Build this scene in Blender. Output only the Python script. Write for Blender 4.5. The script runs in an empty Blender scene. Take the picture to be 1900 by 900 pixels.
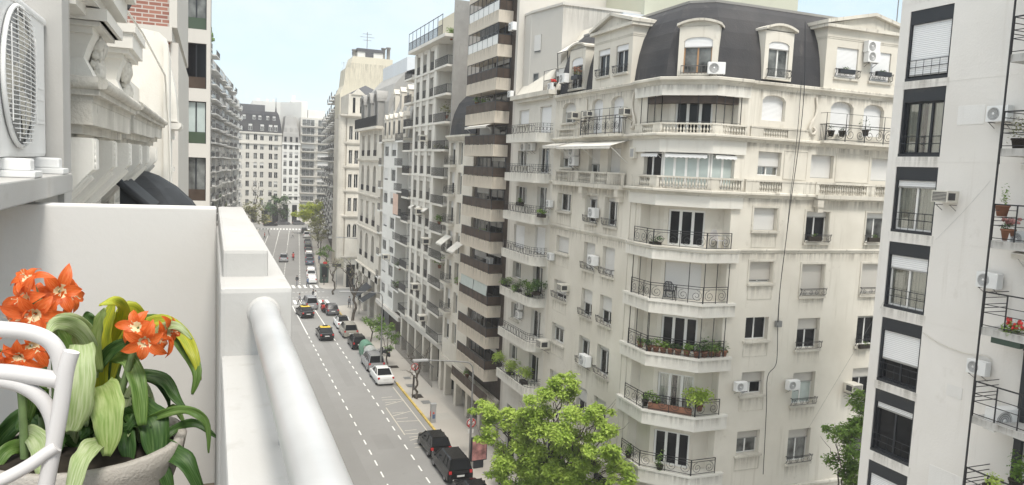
import bpy, bmesh, math, random
from mathutils import Vector, Matrix
R = math.radians
SC = bpy.context.scene
COL = SC.collection
rnd = random.Random(7)

# ------------------------------------------------------------------ camera
CAM_F, EYE = 1400.0, 21.5                      # focal length in photo pixels, eye height above the road
AX = Vector((0.92893527, 0.00532775, 0.37020384))    # world X (across the street) seen in camera axes (right, down, ahead)
AY = Vector((-0.36752925, -0.10755344, 0.92377189))  # world Y (along the street)
AZ = Vector((0.04473833, -0.99418503, -0.09795208))  # world Z (up)
cam_d = bpy.data.cameras.new('camera')
cam = bpy.data.objects.new('camera', cam_d)
COL.objects.link(cam)
cam_d.sensor_fit = 'HORIZONTAL'
cam_d.sensor_width = 36.0
cam_d.lens = 36.0 * CAM_F / 1900.0
cam_d.clip_start = 0.05
cam_d.clip_end = 5000.0
mw = Matrix.Identity(4)
for i, a in enumerate((AX, AY, AZ)):
    mw[i][0], mw[i][1], mw[i][2] = a[0], -a[1], -a[2]
mw[0][3], mw[1][3], mw[2][3] = 0.0, 0.0, EYE
cam.matrix_world = mw
SC.camera = cam

# ------------------------------------------------------------------ sky, sun, exposure
SUN_EL, SUN_AZ = R(58), R(178)                 # soft high sun behind the camera, azimuth from +Y towards +X
world = bpy.data.worlds.new('World')
SC.world = world
world.use_nodes = True
wn, wl = world.node_tree.nodes, world.node_tree.links
wn.clear()
w_out = wn.new('ShaderNodeOutputWorld')
w_bg = wn.new('ShaderNodeBackground')
sky = wn.new('ShaderNodeTexSky')
sky.sky_type = 'NISHITA'
sky.sun_disc = False
sky.sun_elevation = SUN_EL
sky.sun_rotation = SUN_AZ
sky.air_density = 1.5
sky.dust_density = 0.4
tc = wn.new('ShaderNodeTexCoord')
mp = wn.new('ShaderNodeMapping')
mp.inputs['Scale'].default_value = (1.0, 1.0, 2.6)
cn = wn.new('ShaderNodeTexNoise')
cn.inputs['Scale'].default_value = 2.3
cn.inputs['Detail'].default_value = 7.0
cn.inputs['Roughness'].default_value = 0.62
cr = wn.new('ShaderNodeValToRGB')
cr.color_ramp.elements[0].position = 0.36
cr.color_ramp.elements[0].color = (0.15, 0.15, 0.15, 1)
cr.color_ramp.elements[1].position = 0.66
cr.color_ramp.elements[1].color = (0.95, 0.95, 0.95, 1)
cm = wn.new('ShaderNodeMixRGB')
cm.inputs['Color2'].default_value = (4.8, 5.3, 5.6, 1)
wl.new(tc.outputs['Generated'], mp.inputs['Vector'])
wl.new(mp.outputs['Vector'], cn.inputs['Vector'])
wl.new(cn.outputs['Fac'], cr.inputs['Fac'])
wl.new(cr.outputs['Color'], cm.inputs['Fac'])
bl = wn.new('ShaderNodeMixRGB')                  # thin high overcast keeps the low sky pale blue instead of yellow-white
bl.inputs['Fac'].default_value = 0.72
bl.inputs['Color2'].default_value = (3.25, 4.45, 5.45, 1)
wl.new(sky.outputs['Color'], bl.inputs['Color1'])
wl.new(bl.outputs['Color'], cm.inputs['Color1'])
sz = wn.new('ShaderNodeSeparateXYZ')            # bright deck added overhead, out of view, to light the facades; thins towards horizon
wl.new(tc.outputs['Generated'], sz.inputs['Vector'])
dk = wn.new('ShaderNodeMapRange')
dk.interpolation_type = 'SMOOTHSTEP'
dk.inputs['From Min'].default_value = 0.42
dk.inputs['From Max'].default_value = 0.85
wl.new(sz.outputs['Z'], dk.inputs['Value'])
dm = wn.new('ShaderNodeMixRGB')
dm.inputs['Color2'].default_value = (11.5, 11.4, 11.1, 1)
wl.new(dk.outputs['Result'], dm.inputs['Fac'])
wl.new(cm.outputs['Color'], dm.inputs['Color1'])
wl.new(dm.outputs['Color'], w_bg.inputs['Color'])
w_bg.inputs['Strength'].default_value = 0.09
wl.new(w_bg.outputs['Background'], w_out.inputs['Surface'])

sun_d = bpy.data.lights.new('sun', 'SUN')
sun_d.energy = 1.5
sun_d.angle = R(14)
sun_d.color = (1.0, 0.95, 0.87)
sun = bpy.data.objects.new('sun', sun_d)
COL.objects.link(sun)
sd = Vector((math.sin(SUN_AZ) * math.cos(SUN_EL), math.cos(SUN_AZ) * math.cos(SUN_EL), math.sin(SUN_EL)))
sun.rotation_euler = (-sd).to_track_quat('-Z', 'Y').to_euler()

SC.view_settings.view_transform = 'Standard'
SC.view_settings.look = 'None'
SC.view_settings.gamma = 1.0
SC.view_settings.exposure = 1.1
SC.cycles.max_bounces = 5
SC.cycles.diffuse_bounces = 3
SC.cycles.glossy_bounces = 2
SC.cycles.transparent_max_bounces = 10

# ------------------------------------------------------------------ materials
def _new(name):
    m = bpy.data.materials.new(name)
    m.use_nodes = True
    nt = m.node_tree
    return m, nt.nodes, nt.links, nt.nodes['Principled BSDF']

def plain(name, col, rough=0.6, metal=0.0, spec=0.4, var=0.0, vscale=3.0):
    m, n, l, b = _new(name)
    b.inputs['Base Color'].default_value = (*col, 1)
    b.inputs['Roughness'].default_value = rough
    b.inputs['Metallic'].default_value = metal
    b.inputs['Specular IOR Level'].default_value = spec
    if var > 0:
        g = n.new('ShaderNodeNewGeometry')
        t = n.new('ShaderNodeTexNoise')
        t.inputs['Scale'].default_value = vscale
        t.inputs['Detail'].default_value = 4
        r = n.new('ShaderNodeValToRGB')
        r.color_ramp.elements[0].position = 0.3
        r.color_ramp.elements[1].position = 0.7
        r.color_ramp.elements[0].color = (*[c * (1 - var) for c in col], 1)
        r.color_ramp.elements[1].color = (*[min(1, c * (1 + var)) for c in col], 1)
        l.new(g.outputs['Position'], t.inputs['Vector'])
        l.new(t.outputs['Fac'], r.inputs['Fac'])
        l.new(r.outputs['Color'], b.inputs['Base Color'])
    return m

def plaster(name, col, stain=(0.30, 0.27, 0.22), amount=0.5, rough=0.85, scale=1.0, bump=0.15):
    """painted render: broad tone change, vertical rain streaks, grime patches, fine grain"""
    m, n, l, b = _new(name)
    b.inputs['Roughness'].default_value = rough
    b.inputs['Specular IOR Level'].default_value = 0.25
    g = n.new('ShaderNodeNewGeometry')
    def noise(sx, sy, sz, det, rg=0.55):
        mpn = n.new('ShaderNodeMapping')
        mpn.inputs['Scale'].default_value = (sx * scale, sy * scale, sz * scale)
        t = n.new('ShaderNodeTexNoise')
        t.inputs['Scale'].default_value = 1.0
        t.inputs['Detail'].default_value = det
        t.inputs['Roughness'].default_value = rg
        l.new(g.outputs['Position'], mpn.inputs['Vector'])
        l.new(mpn.outputs['Vector'], t.inputs['Vector'])
        return t
    def ramp(t, p0, p1, v0, v1):
        r = n.new('ShaderNodeMapRange')
        r.inputs['From Min'].default_value = p0
        r.inputs['From Max'].default_value = p1
        r.inputs['To Min'].default_value = v0
        r.inputs['To Max'].default_value = v1
        l.new(t.outputs['Fac'], r.inputs['Value'])
        return r
    broad = ramp(noise(.35, .35, .35, 4), .3, .7, 0.0, 0.35 * amount)
    streak = ramp(noise(3.0, 3.0, .18, 4, .6), .52, .78, 0.0, 0.55 * amount)
    grime = ramp(noise(1.1, 1.1, .8, 8, .7), .56, .75, 0.0, 0.6 * amount)
    a = n.new('ShaderNodeMath'); a.operation = 'MAXIMUM'
    l.new(broad.outputs[0], a.inputs[0]); l.new(streak.outputs[0], a.inputs[1])
    c = n.new('ShaderNodeMath'); c.operation = 'MAXIMUM'
    l.new(a.outputs[0], c.inputs[0]); l.new(grime.outputs[0], c.inputs[1])
    mx = n.new('ShaderNodeMixRGB')
    mx.inputs['Color1'].default_value = (*col, 1)
    mx.inputs['Color2'].default_value = (*stain, 1)
    l.new(c.outputs[0], mx.inputs['Fac'])
    l.new(mx.outputs['Color'], b.inputs['Base Color'])
    bp = n.new('ShaderNodeBump')
    bp.inputs['Strength'].default_value = bump
    bp.inputs['Distance'].default_value = 0.02
    fine = noise(14, 14, 14, 5, .6)
    l.new(fine.outputs['Fac'], bp.inputs['Height'])
    l.new(bp.outputs['Normal'], b.inputs['Normal'])
    return m

def ridged(name, col, period, rough=0.5, axis='Z', depth=0.6):
    """horizontal slats / corrugation as bump and a thin dark joint"""
    m, n, l, b = _new(name)
    b.inputs['Roughness'].default_value = rough
    g = n.new('ShaderNodeNewGeometry')
    w = n.new('ShaderNodeTexWave')
    w.wave_type = 'BANDS'
    w.bands_direction = axis
    w.inputs['Scale'].default_value = 0.314 / period
    w.inputs['Distortion'].default_value = 0.0
    l.new(g.outputs['Position'], w.inputs['Vector'])
    r = n.new('ShaderNodeValToRGB')
    r.color_ramp.elements[0].position = 0.0
    r.color_ramp.elements[0].color = (*[c * .72 for c in col], 1)
    r.color_ramp.elements[1].position = 0.35
    r.color_ramp.elements[1].color = (*col, 1)
    l.new(w.outputs['Fac'], r.inputs['Fac'])
    l.new(r.outputs['Color'], b.inputs['Base Color'])
    bp = n.new('ShaderNodeBump')
    bp.inputs['Strength'].default_value = depth
    bp.inputs['Distance'].default_value = 0.01
    l.new(w.outputs['Fac'], bp.inputs['Height'])
    l.new(bp.outputs['Normal'], b.inputs['Normal'])
    return m

def drips(name, col, strength):
    """rain marks: a thin film of dirt broken into vertical runs that thin out downwards along its own UV"""
    m, n, l, b = _new(name)
    b.inputs['Base Color'].default_value = (*col, 1); b.inputs['Roughness'].default_value = .9; b.inputs['Specular IOR Level'].default_value = .1
    g = n.new('ShaderNodeNewGeometry'); mpn = n.new('ShaderNodeMapping'); mpn.inputs['Scale'].default_value = (5.5, 5.5, .5)
    t = n.new('ShaderNodeTexNoise'); t.inputs['Scale'].default_value = 1.0; t.inputs['Detail'].default_value = 6; t.inputs['Roughness'].default_value = .65
    r = n.new('ShaderNodeMapRange'); r.inputs['From Min'].default_value = .42; r.inputs['From Max'].default_value = .72; r.inputs['To Max'].default_value = strength
    uv = n.new('ShaderNodeUVMap'); s = n.new('ShaderNodeSeparateXYZ'); mu = n.new('ShaderNodeMath'); mu.operation = 'MULTIPLY'
    tr = n.new('ShaderNodeBsdfTransparent'); mx = n.new('ShaderNodeMixShader')
    l.new(g.outputs['Position'], mpn.inputs[0]); l.new(mpn.outputs[0], t.inputs['Vector']); l.new(t.outputs['Fac'], r.inputs['Value'])
    l.new(uv.outputs[0], s.inputs[0]); l.new(s.outputs['Y'], mu.inputs[0]); l.new(r.outputs[0], mu.inputs[1])
    l.new(mu.outputs[0], mx.inputs['Fac']); l.new(tr.outputs[0], mx.inputs[1]); l.new(b.outputs['BSDF'], mx.inputs[2])
    l.new(mx.outputs[0], n['Material Output'].inputs['Surface'])
    return m

def see_through(name, tint, gloss, alpha_fac):
    """thin sheet glass: mostly clear with a sky reflection"""
    m = bpy.data.materials.new(name)
    m.use_nodes = True
    n, l = m.node_tree.nodes, m.node_tree.links
    n.clear()
    o = n.new('ShaderNodeOutputMaterial')
    tr = n.new('ShaderNodeBsdfTransparent'); tr.inputs['Color'].default_value = (*tint, 1)
    gl = n.new('ShaderNodeBsdfGlossy'); gl.inputs['Roughness'].default_value = gloss
    fr = n.new('ShaderNodeFresnel'); fr.inputs['IOR'].default_value = 1.5
    ad = n.new('ShaderNodeMath'); ad.operation = 'ADD'; ad.inputs[1].default_value = alpha_fac
    mx = n.new('ShaderNodeMixShader')
    l.new(fr.outputs[0], ad.inputs[0]); l.new(ad.outputs[0], mx.inputs['Fac'])
    l.new(tr.outputs[0], mx.inputs[1]); l.new(gl.outputs[0], mx.inputs[2])
    l.new(mx.outputs[0], o.inputs['Surface'])
    return m

def leafy(name, dark, light, scale=1.5, trans=0.25, rough=0.55):
    m, n, l, b = _new(name)
    b.inputs['Roughness'].default_value = rough
    b.inputs['Specular IOR Level'].default_value = 0.25
    g = n.new('ShaderNodeNewGeometry')
    t = n.new('ShaderNodeTexNoise'); t.inputs['Scale'].default_value = scale; t.inputs['Detail'].default_value = 6
    t.inputs['Roughness'].default_value = .7
    r = n.new('ShaderNodeValToRGB')
    r.color_ramp.elements[0].position = .32; r.color_ramp.elements[0].color = (*dark, 1)
    r.color_ramp.elements[1].position = .68; r.color_ramp.elements[1].color = (*light, 1)
    l.new(g.outputs['Position'], t.inputs['Vector']); l.new(t.outputs['Fac'], r.inputs['Fac'])
    l.new(r.outputs['Color'], b.inputs['Base Color'])
    if trans > 0:
        td = n.new('ShaderNodeBsdfTranslucent')
        l.new(r.outputs['Color'], td.inputs['Color'])
        mx = n.new('ShaderNodeMixShader'); mx.inputs['Fac'].default_value = trans
        l.new(b.outputs['BSDF'], mx.inputs[1]); l.new(td.outputs[0], mx.inputs[2])
        l.new(mx.outputs[0], n['Material Output'].inputs['Surface'])
    return m

def brick(name, c1, c2, mortar):
    m, n, l, b = _new(name)
    b.inputs['Roughness'].default_value = .9
    g = n.new('ShaderNodeNewGeometry')
    s = n.new('ShaderNodeSeparateXYZ'); cb = n.new('ShaderNodeCombineXYZ')
    ad = n.new('ShaderNodeMath'); ad.operation = 'ADD'
    l.new(g.outputs['Position'], s.inputs[0])
    l.new(s.outputs['X'], ad.inputs[0]); l.new(s.outputs['Y'], ad.inputs[1])
    l.new(ad.outputs[0], cb.inputs['X']); l.new(s.outputs['Z'], cb.inputs['Y'])
    t = n.new('ShaderNodeTexBrick')
    t.inputs['Color1'].default_value = (*c1, 1); t.inputs['Color2'].default_value = (*c2, 1)
    t.inputs['Mortar'].default_value = (*mortar, 1)
    t.inputs['Scale'].default_value = 1.0
    t.inputs['Brick Width'].default_value = .25; t.inputs['Row Height'].default_value = .085
    t.inputs['Mortar Size'].default_value = .012
    l.new(cb.outputs[0], t.inputs['Vector']); l.new(t.outputs['Color'], b.inputs['Base Color'])
    return m

M = {}
M['cream'] = plaster('cream_render', (.71, .675, .60), (.34, .30, .23), .95)
M['cream_trim'] = plaster('cream_trim', (.70, .665, .585), (.20, .18, .15), 1.5, scale=1.6)
M['band'] = plaster('smooth_band', (.71, .69, .635), (.40, .36, .30), .7)
M['white_wall'] = plaster('white_render', (.70, .675, .62), (.36, .33, .27), .9)
M['r0_wall'] = plaster('white_coarse_render', (.75, .725, .69), (.44, .40, .34), .7, bump=.35)
M['gray_wall'] = plaster('grey_side_wall', (.58, .555, .51), (.34, .31, .27), .4)
M['rough_gray'] = plaster('rough_grey_wall', (.34, .33, .31), (.13, .125, .12), 1.1, scale=2.2, bump=.5)
M['yellow_wall'] = plaster('pale_yellow_wall', (.64, .59, .47), (.40, .36, .29), .7)
M['blue_wall'] = plaster('pale_blue_wall', (.62, .65, .68), (.5, .49, .46), .6)
M['green_wall'] = plaster('pale_green_wall', (.52, .52, .42), (.40, .39, .32), .5)
M['stone'] = plaster('old_stone', (.66, .62, .545), (.27, .24, .19), .9, scale=1.4)
M['stone_far'] = plaster('far_stone', (.60, .575, .52), (.34, .31, .27), .6, scale=.5)
M['far_white'] = plaster('far_white', (.71, .70, .665), (.42, .40, .36), .6, scale=.5)
M['orn_white'] = plaster('ornate_white', (.82, .80, .75), (.36, .32, .25), .7, scale=3.0)
M['orn_dirty'] = plaster('ornate_weathered', (.76, .73, .66), (.15, .135, .11), 1.5, scale=5.0, bump=.4)
M['balcony_white'] = plaster('balcony_paint', (.50, .495, .48), (.30, .275, .24), 1.0, scale=4.0, bump=.07)
M['balcony_wall'] = plaster('balcony_inner_wall', (.68, .675, .665), (.50, .43, .31), .5, scale=2.2, bump=.05)
M['gloss_white'] = plain('gloss_white_paint', (.43, .43, .425), .34, var=.10, vscale=7)
M['brown_slab'] = plaster('beige_slab', (.60, .54, .455), (.40, .35, .28), .35)
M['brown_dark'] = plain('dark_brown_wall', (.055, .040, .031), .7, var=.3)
M['brown_rail'] = plain('smoked_panel', (.075, .055, .043), .55, spec=.12, var=.25, vscale=1.5)
M['slate'] = plaster('slate_roof', (.026, .028, .034), (.17, .155, .143), .95, rough=.8, scale=.8, bump=.6)
M['slate_far'] = plaster('far_slate', (.085, .087, .095), (.17, .16, .15), .6, rough=.8)
M['lead'] = plaster('lead_roof', (.36, .35, .33), (.2, .19, .18), .9, rough=.7)
M['iron'] = plain('black_iron', (.022, .022, .024), .5)
M['iron_soft'] = plain('grey_iron', (.09, .085, .08), .55)
M['frame'] = plain('white_frame', (.74, .735, .71), .45)
M['frame_gray'] = plain('grey_frame', (.30, .295, .28), .5)
M['frame_black'] = plain('black_frame', (.022, .025, .03), .45)
M['wood'] = plain('wood_frame', (.42, .24, .12), .5, var=.2)
M['glass'] = plain('dark_glass', (.008, .009, .011), .05, spec=.22)
M['glass_mid'] = plain('curtained_glass', (.13, .135, .13), .12, spec=.3, var=.85, vscale=1.6)
M['clear'] = see_through('window_glass', (.96, .97, .965), .02, .03)
M['sea_glass'] = plain('frosted_glass', (.44, .50, .48), .18, spec=.5, var=.06)
M['curtain'] = ridged('curtain_cloth', (.76, .74, .66), .11, .9, 'X', .9)
M['curtain_y'] = ridged('curtain_cloth_side', (.78, .755, .66), .11, .9, 'Y', .9)
M['shutter'] = ridged('roller_shutter', (.68, .67, .645), .05, .5)
M['shutter_white'] = ridged('white_roller_shutter', (.80, .80, .80), .06, .45)
M['shutter_beige'] = ridged('beige_roller_shutter', (.54, .515, .47), .05, .55)
M['awning'] = plain('awning_cloth', (.66, .63, .57), .85, var=.08)
M['awning_dark'] = plain('dark_awning_cloth', (.027, .03, .034), .75, var=.35, vscale=5)
M['asphalt'] = plaster('asphalt', (.27, .265, .255), (.185, .18, .17), 1.0, rough=.9, scale=.7, bump=.2)
M['pavement'] = plaster('pavement_tiles', (.46, .43, .385), (.30, .28, .25), .7, rough=.9, scale=.9)
M['kerb'] = plaster('kerb_stone', (.44, .42, .38), (.28, .26, .23), .6)
M['paint_white'] = plain('road_paint', (.74, .73, .70), .7, var=.08)
M['paint_faded'] = plain('faded_road_paint', (.50, .465, .39), .8, var=.1)
M['paint_yellow'] = plain('yellow_kerb_paint', (.56, .40, .10), .7, var=.25, vscale=2)
M['bark'] = plain('bark', (.085, .07, .055), .9, var=.35, vscale=4)
M['drip'] = drips('rain_marks', (.19, .165, .13), .6); M['drip_soft'] = drips('soft_rain_marks', (.30, .27, .22), .5)
M['leaf_bright'] = leafy('spring_leaves', (.25, .38, .045), (.52, .64, .15), .9, .42)
M['leaf_mid'] = leafy('street_leaves', (.08, .17, .03), (.25, .37, .075), 1.2, .32)
M['leaf_dark'] = leafy('dark_leaves', (.03, .075, .02), (.10, .18, .045), 2.5, .2)
M['leaf_olive'] = leafy('olive_leaves', (.15, .16, .06), (.30, .29, .12), .7, .3)
M['leaf_yellow'] = leafy('yellow_green_leaves', (.34, .42, .03), (.60, .64, .06), .6, .4)
M['ac'] = plain('ac_casing', (.74, .74, .73), .45, var=.05)
M['ac_beige'] = plain('ac_casing_aged', (.62, .59, .52), .5, var=.1)
M['ac_dark'] = plain('ac_grille_dark', (.05, .05, .052), .5)
M['ac_gray'] = plain('ac_grille_grey', (.34, .34, .34), .5)
M['tyre'] = plain('tyre', (.018, .018, .018), .8)
M['rim'] = plain('wheel_rim', (.42, .42, .43), .35, metal=.6)
M['tail'] = plain('tail_light', (.45, .025, .025), .25)
M['plate'] = plain('number_plate', (.62, .62, .60), .5)
M['terracotta'] = plain('terracotta', (.25, .115, .07), .8, var=.2)
M['concrete'] = plaster('concrete_pot', (.50, .47, .43), (.2, .18, .15), .9, scale=8, bump=.5)
M['soil'] = plain('soil', (.028, .022, .016), .95, var=.5, vscale=30)
M['chair'] = plain('white_chair_paint', (.60, .58, .57), .35)
M['steel'] = plain('street_steel', (.20, .20, .195), .5)
M['skin'] = plain('skin', (.48, .30, .22), .6)
M['hair'] = plain('dark_hair', (.03, .022, .018), .7)
M['red'] = plain('red_plastic', (.52, .03, .025), .4)
M['tile'] = plain('floor_tile', (.17, .14, .11), .8, var=.4, vscale=12)
M['brick'] = brick('red_brick', (.33, .155, .115), (.25, .11, .085), (.45, .41, .37))

# ------------------------------------------------------------------ mesh builder
class MB:
    def __init__(s):
        s.v, s.f, s.m, s.sm = [], [], [], []
    def add(s, verts, faces, m=0, smooth=False):
        o = len(s.v)
        s.v.extend([tuple(p) for p in verts])
        for f in faces:
            s.f.append([i + o for i in f]); s.m.append(m); s.sm.append(smooth)
        return s
    def box(s, x0, x1, y0, y1, z0, z1, m=0):
        v = [(x0, y0, z0), (x1, y0, z0), (x1, y1, z0), (x0, y1, z0), (x0, y0, z1), (x1, y0, z1), (x1, y1, z1), (x0, y1, z1)]
        return s.add(v, [(0, 3, 2, 1), (4, 5, 6, 7), (0, 1, 5, 4), (1, 2, 6, 5), (2, 3, 7, 6), (3, 0, 4, 7)], m)
    def cbox(s, x0, x1, y0, y1, z0, z1, c=.02, m=0):
        """box with bevelled edges"""
        bm = bmesh.new()
        bmesh.ops.create_cube(bm, size=1)
        for v in bm.verts:
            v.co = Vector(((x0 + x1) / 2 + v.co.x * (x1 - x0), (y0 + y1) / 2 + v.co.y * (y1 - y0), (z0 + z1) / 2 + v.co.z * (z1 - z0)))
        bmesh.ops.bevel(bm, geom=bm.edges[:], offset=c, segments=2, affect='EDGES', profile=.6)
        s.add([v.co[:] for v in bm.verts], [[v.index for v in f.verts] for f in bm.faces] if not bm.verts.index_update() else [], m)
        bm.free()
        return s
    def quad(s, a, b, c, d, m=0):
        return s.add([a, b, c, d], [(0, 1, 2, 3)], m)
    def prism(s, pts, z0, z1, m=0):
        """plan polygon extruded in z (counter-clockwise seen from above)"""
        n = len(pts)
        v = [(p[0], p[1], z0) for p in pts] + [(p[0], p[1], z1) for p in pts]
        f = [tuple(range(n - 1, -1, -1)), tuple(range(n, 2 * n))] + [(i, (i + 1) % n, n + (i + 1) % n, n + i) for i in range(n)]
        return s.add(v, f, m)
    def slab(s, pts, y0, y1, m=0):
        """x-z outline extruded in y"""
        n = len(pts)
        v = [(p[0], y0, p[1]) for p in pts] + [(p[0], y1, p[1]) for p in pts]
        f = [tuple(range(n)), tuple(range(2 * n - 1, n - 1, -1))] + [(i, n + i, n + (i + 1) % n, (i + 1) % n) for i in range(n)]
        return s.add(v, f, m)
    def tube(s, pts, r, n=6, m=0, cap=True, smooth=True):
        pts = [Vector(p) for p in pts]
        rs = r if isinstance(r, (list, tuple)) else [r] * len(pts)
        rings, prev = [], None
        for i, p in enumerate(pts):
            t = (pts[min(i + 1, len(pts) - 1)] - pts[max(i - 1, 0)])
            t = t.normalized() if t.length > 1e-9 else Vector((0, 0, 1))
            if prev is None:
                u = t.orthogonal().normalized()
            else:
                u = prev - t * prev.dot(t)
                u = u.normalized() if u.length > 1e-6 else t.orthogonal().normalized()
            prev = u
            w = t.cross(u)
            rings.append([p + (u * math.cos(2 * math.pi * k / n) + w * math.sin(2 * math.pi * k / n)) * rs[i] for k in range(n)])
        v = [q for ring in rings for q in ring]
        f = []
        for i in range(len(rings) - 1):
            for k in range(n):
                f.append((i * n + k, i * n + (k + 1) % n, (i + 1) * n + (k + 1) % n, (i + 1) * n + k))
        s.add(v, f, m, smooth)
        if cap:
            s.add(rings[0], [tuple(range(n - 1, -1, -1))], m)
            s.add(rings[-1], [tuple(range(n))], m)
        return s
    def lathe(s, prof, n=12, c=(0, 0, 0), m=0, axis='z', smooth=True):
        v = []
        for (r, h) in prof:
            for k in range(n):
                a = 2 * math.pi * k / n
                x, y = r * math.cos(a), r * math.sin(a)
                q = (x, y, h) if axis == 'z' else ((h, x, y) if axis == 'x' else (x, h, y))
                v.append((q[0] + c[0], q[1] + c[1], q[2] + c[2]))
        f = []
        for i in range(len(prof) - 1):
            for k in range(n):
                a, b2, c2, d = i * n + k, i * n + (k + 1) % n, (i + 1) * n + (k + 1) % n, (i + 1) * n + k
                f.append((a, d, c2, b2) if axis == 'y' else (a, b2, c2, d))
        s.add(v, f, m, smooth)
        return s
    def ball(s, c, r, n=8, k=6, m=0, sq=(1, 1, 1), rough=0, rg=rnd):
        prof = [(math.sin(math.pi * i / k), -math.cos(math.pi * i / k)) for i in range(k + 1)]
        o = len(s.v)
        s.lathe([(max(p, 1e-4), h) for p, h in prof], n, (0, 0, 0), m)
        for i in range(o, len(s.v)):
            q = s.v[i]
            e = r * (1 + rg.uniform(-rough, rough))
            s.v[i] = (c[0] + q[0] * e * sq[0], c[1] + q[1] * e * sq[1], c[2] + q[2] * e * sq[2])
        return s
    def mesh(s, name, mats):
        me = bpy.data.meshes.new(name)
        me.from_pydata(s.v, [], s.f)
        for mm in (mats if isinstance(mats, (list, tuple)) else [mats]):
            me.materials.append(M[mm] if isinstance(mm, str) else mm)
        me.polygons.foreach_set('material_index', s.m)
        me.polygons.foreach_set('use_smooth', s.sm)
        me.update()
        return me
    def build(s, name, mats, parent=None, loc=(0, 0, 0), rz=0):
        return put(name, s.mesh(name, mats), parent, loc, rz)

def wmat(o):
    """world matrix of a freshly linked object (turns about z only)"""
    m = Matrix.Translation(o.location) @ Matrix.Rotation(o.rotation_euler[2], 4, 'Z')
    return wmat(o.parent) @ m if o.parent else m

def put(name, me, parent=None, loc=(0, 0, 0), rz=0):
    """link one object; loc and rz are in world axes, re-expressed in its parent's axes"""
    o = bpy.data.objects.new(name, me)
    COL.objects.link(o)
    L = Vector(loc)
    if parent is not None:
        o.parent = parent
        w = wmat(parent)
        L = w.inverted() @ L
        rz = rz - w.to_euler().z
    o.location = L
    o.rotation_euler = (0, 0, rz)
    return o

def sub(name, me, parent, loc=(0, 0, 0)):
    """child in its parent's own (possibly turned) axes"""
    o = bpy.data.objects.new(name, me)
    COL.objects.link(o)
    o.parent = parent
    o.location = loc
    return o

def thing(name, label, cat, loc=(0, 0, 0), rz=0, group=None):
    o = bpy.data.objects.new(name, None)
    COL.objects.link(o)
    o.empty_display_size = .2
    o.location = loc
    o.rotation_euler = (0, 0, rz)
    return tag(o, label, cat, group)

def tag(o, label, cat, group=None):
    o['label'] = label
    o['category'] = cat
    if group:
        o['group'] = group
    return o

def struct(o, kind='structure'):
    o['kind'] = kind
    return o

def dup(t, loc, rz=None, label=None):
    r = t.copy(); COL.objects.link(r)
    r.location = loc
    if rz is not None:
        r.rotation_euler = (0, 0, rz)
    if label:
        r['label'] = label
    for ch in t.children:
        c = ch.copy(); COL.objects.link(c); c.parent = r
        for g in ch.children:
            d = g.copy(); COL.objects.link(d); d.parent = c
    return r

# photo ray -> point on a vertical / horizontal plane of the street
def _ray(x, y):
    v = Vector(((x - 950) / CAM_F, (y - 450) / CAM_F, 1))
    return Vector((AX.dot(v), AY.dot(v), AZ.dot(v)))
def on_x(x, y, X):
    r = _ray(x, y); t = X / r.x
    return Vector((X, r.y * t, EYE + r.z * t))
def on_y(x, y, Y):
    r = _ray(x, y); t = Y / r.y
    return Vector((r.x * t, Y, EYE + r.z * t))
def on_z(x, y, z=0.0):
    r = _ray(x, y); t = (z - EYE) / r.z
    return Vector((r.x * t, r.y * t, z))

def stain(parent, pts, z, h, mat='drip', name='rain_stain', down=True):
    """a film of rain marks hanging below a ledge along a plan polyline (already set a few mm proud of the wall)"""
    v, f, uv = [], [], []
    for (x, y) in pts:
        v += [(x, y, z - h), (x, y, z)]; uv += [(0, 0 if down else 1), (0, 1 if down else 0)]
    for i in range(len(pts) - 1): f.append((2 * i, 2 * i + 2, 2 * i + 3, 2 * i + 1))
    me = bpy.data.meshes.new(name); me.from_pydata(v, [], f); me.materials.append(M[mat])
    ul = me.uv_layers.new(name='UVMap')
    for lp in me.loops: ul.data[lp.index].uv = uv[lp.vertex_index]
    me.update()
    return put(name, me, parent)

class Face:
    """a facade: local x runs right as seen from outside, local y runs inward, z up"""
    def __init__(s, x, y, deg):
        s.o = Vector((x, y, 0)); s.a = R(deg)
        s.ux = Vector((math.cos(s.a), math.sin(s.a), 0)); s.uy = Vector((-math.sin(s.a), math.cos(s.a), 0))
    def w(s, x, y=0, z=0):
        return s.o + s.ux * x + s.uy * y + Vector((0, 0, z))
    def build(s, mb, name, mats, parent=None, x=0, y=0, z=0):
        return mb.build(name, mats, parent, s.w(x, y, z), s.a)
    def put(s, name, me, parent=None, x=0, y=0, z=0):
        return put(name, me, parent, s.w(x, y, z), s.a)

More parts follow.
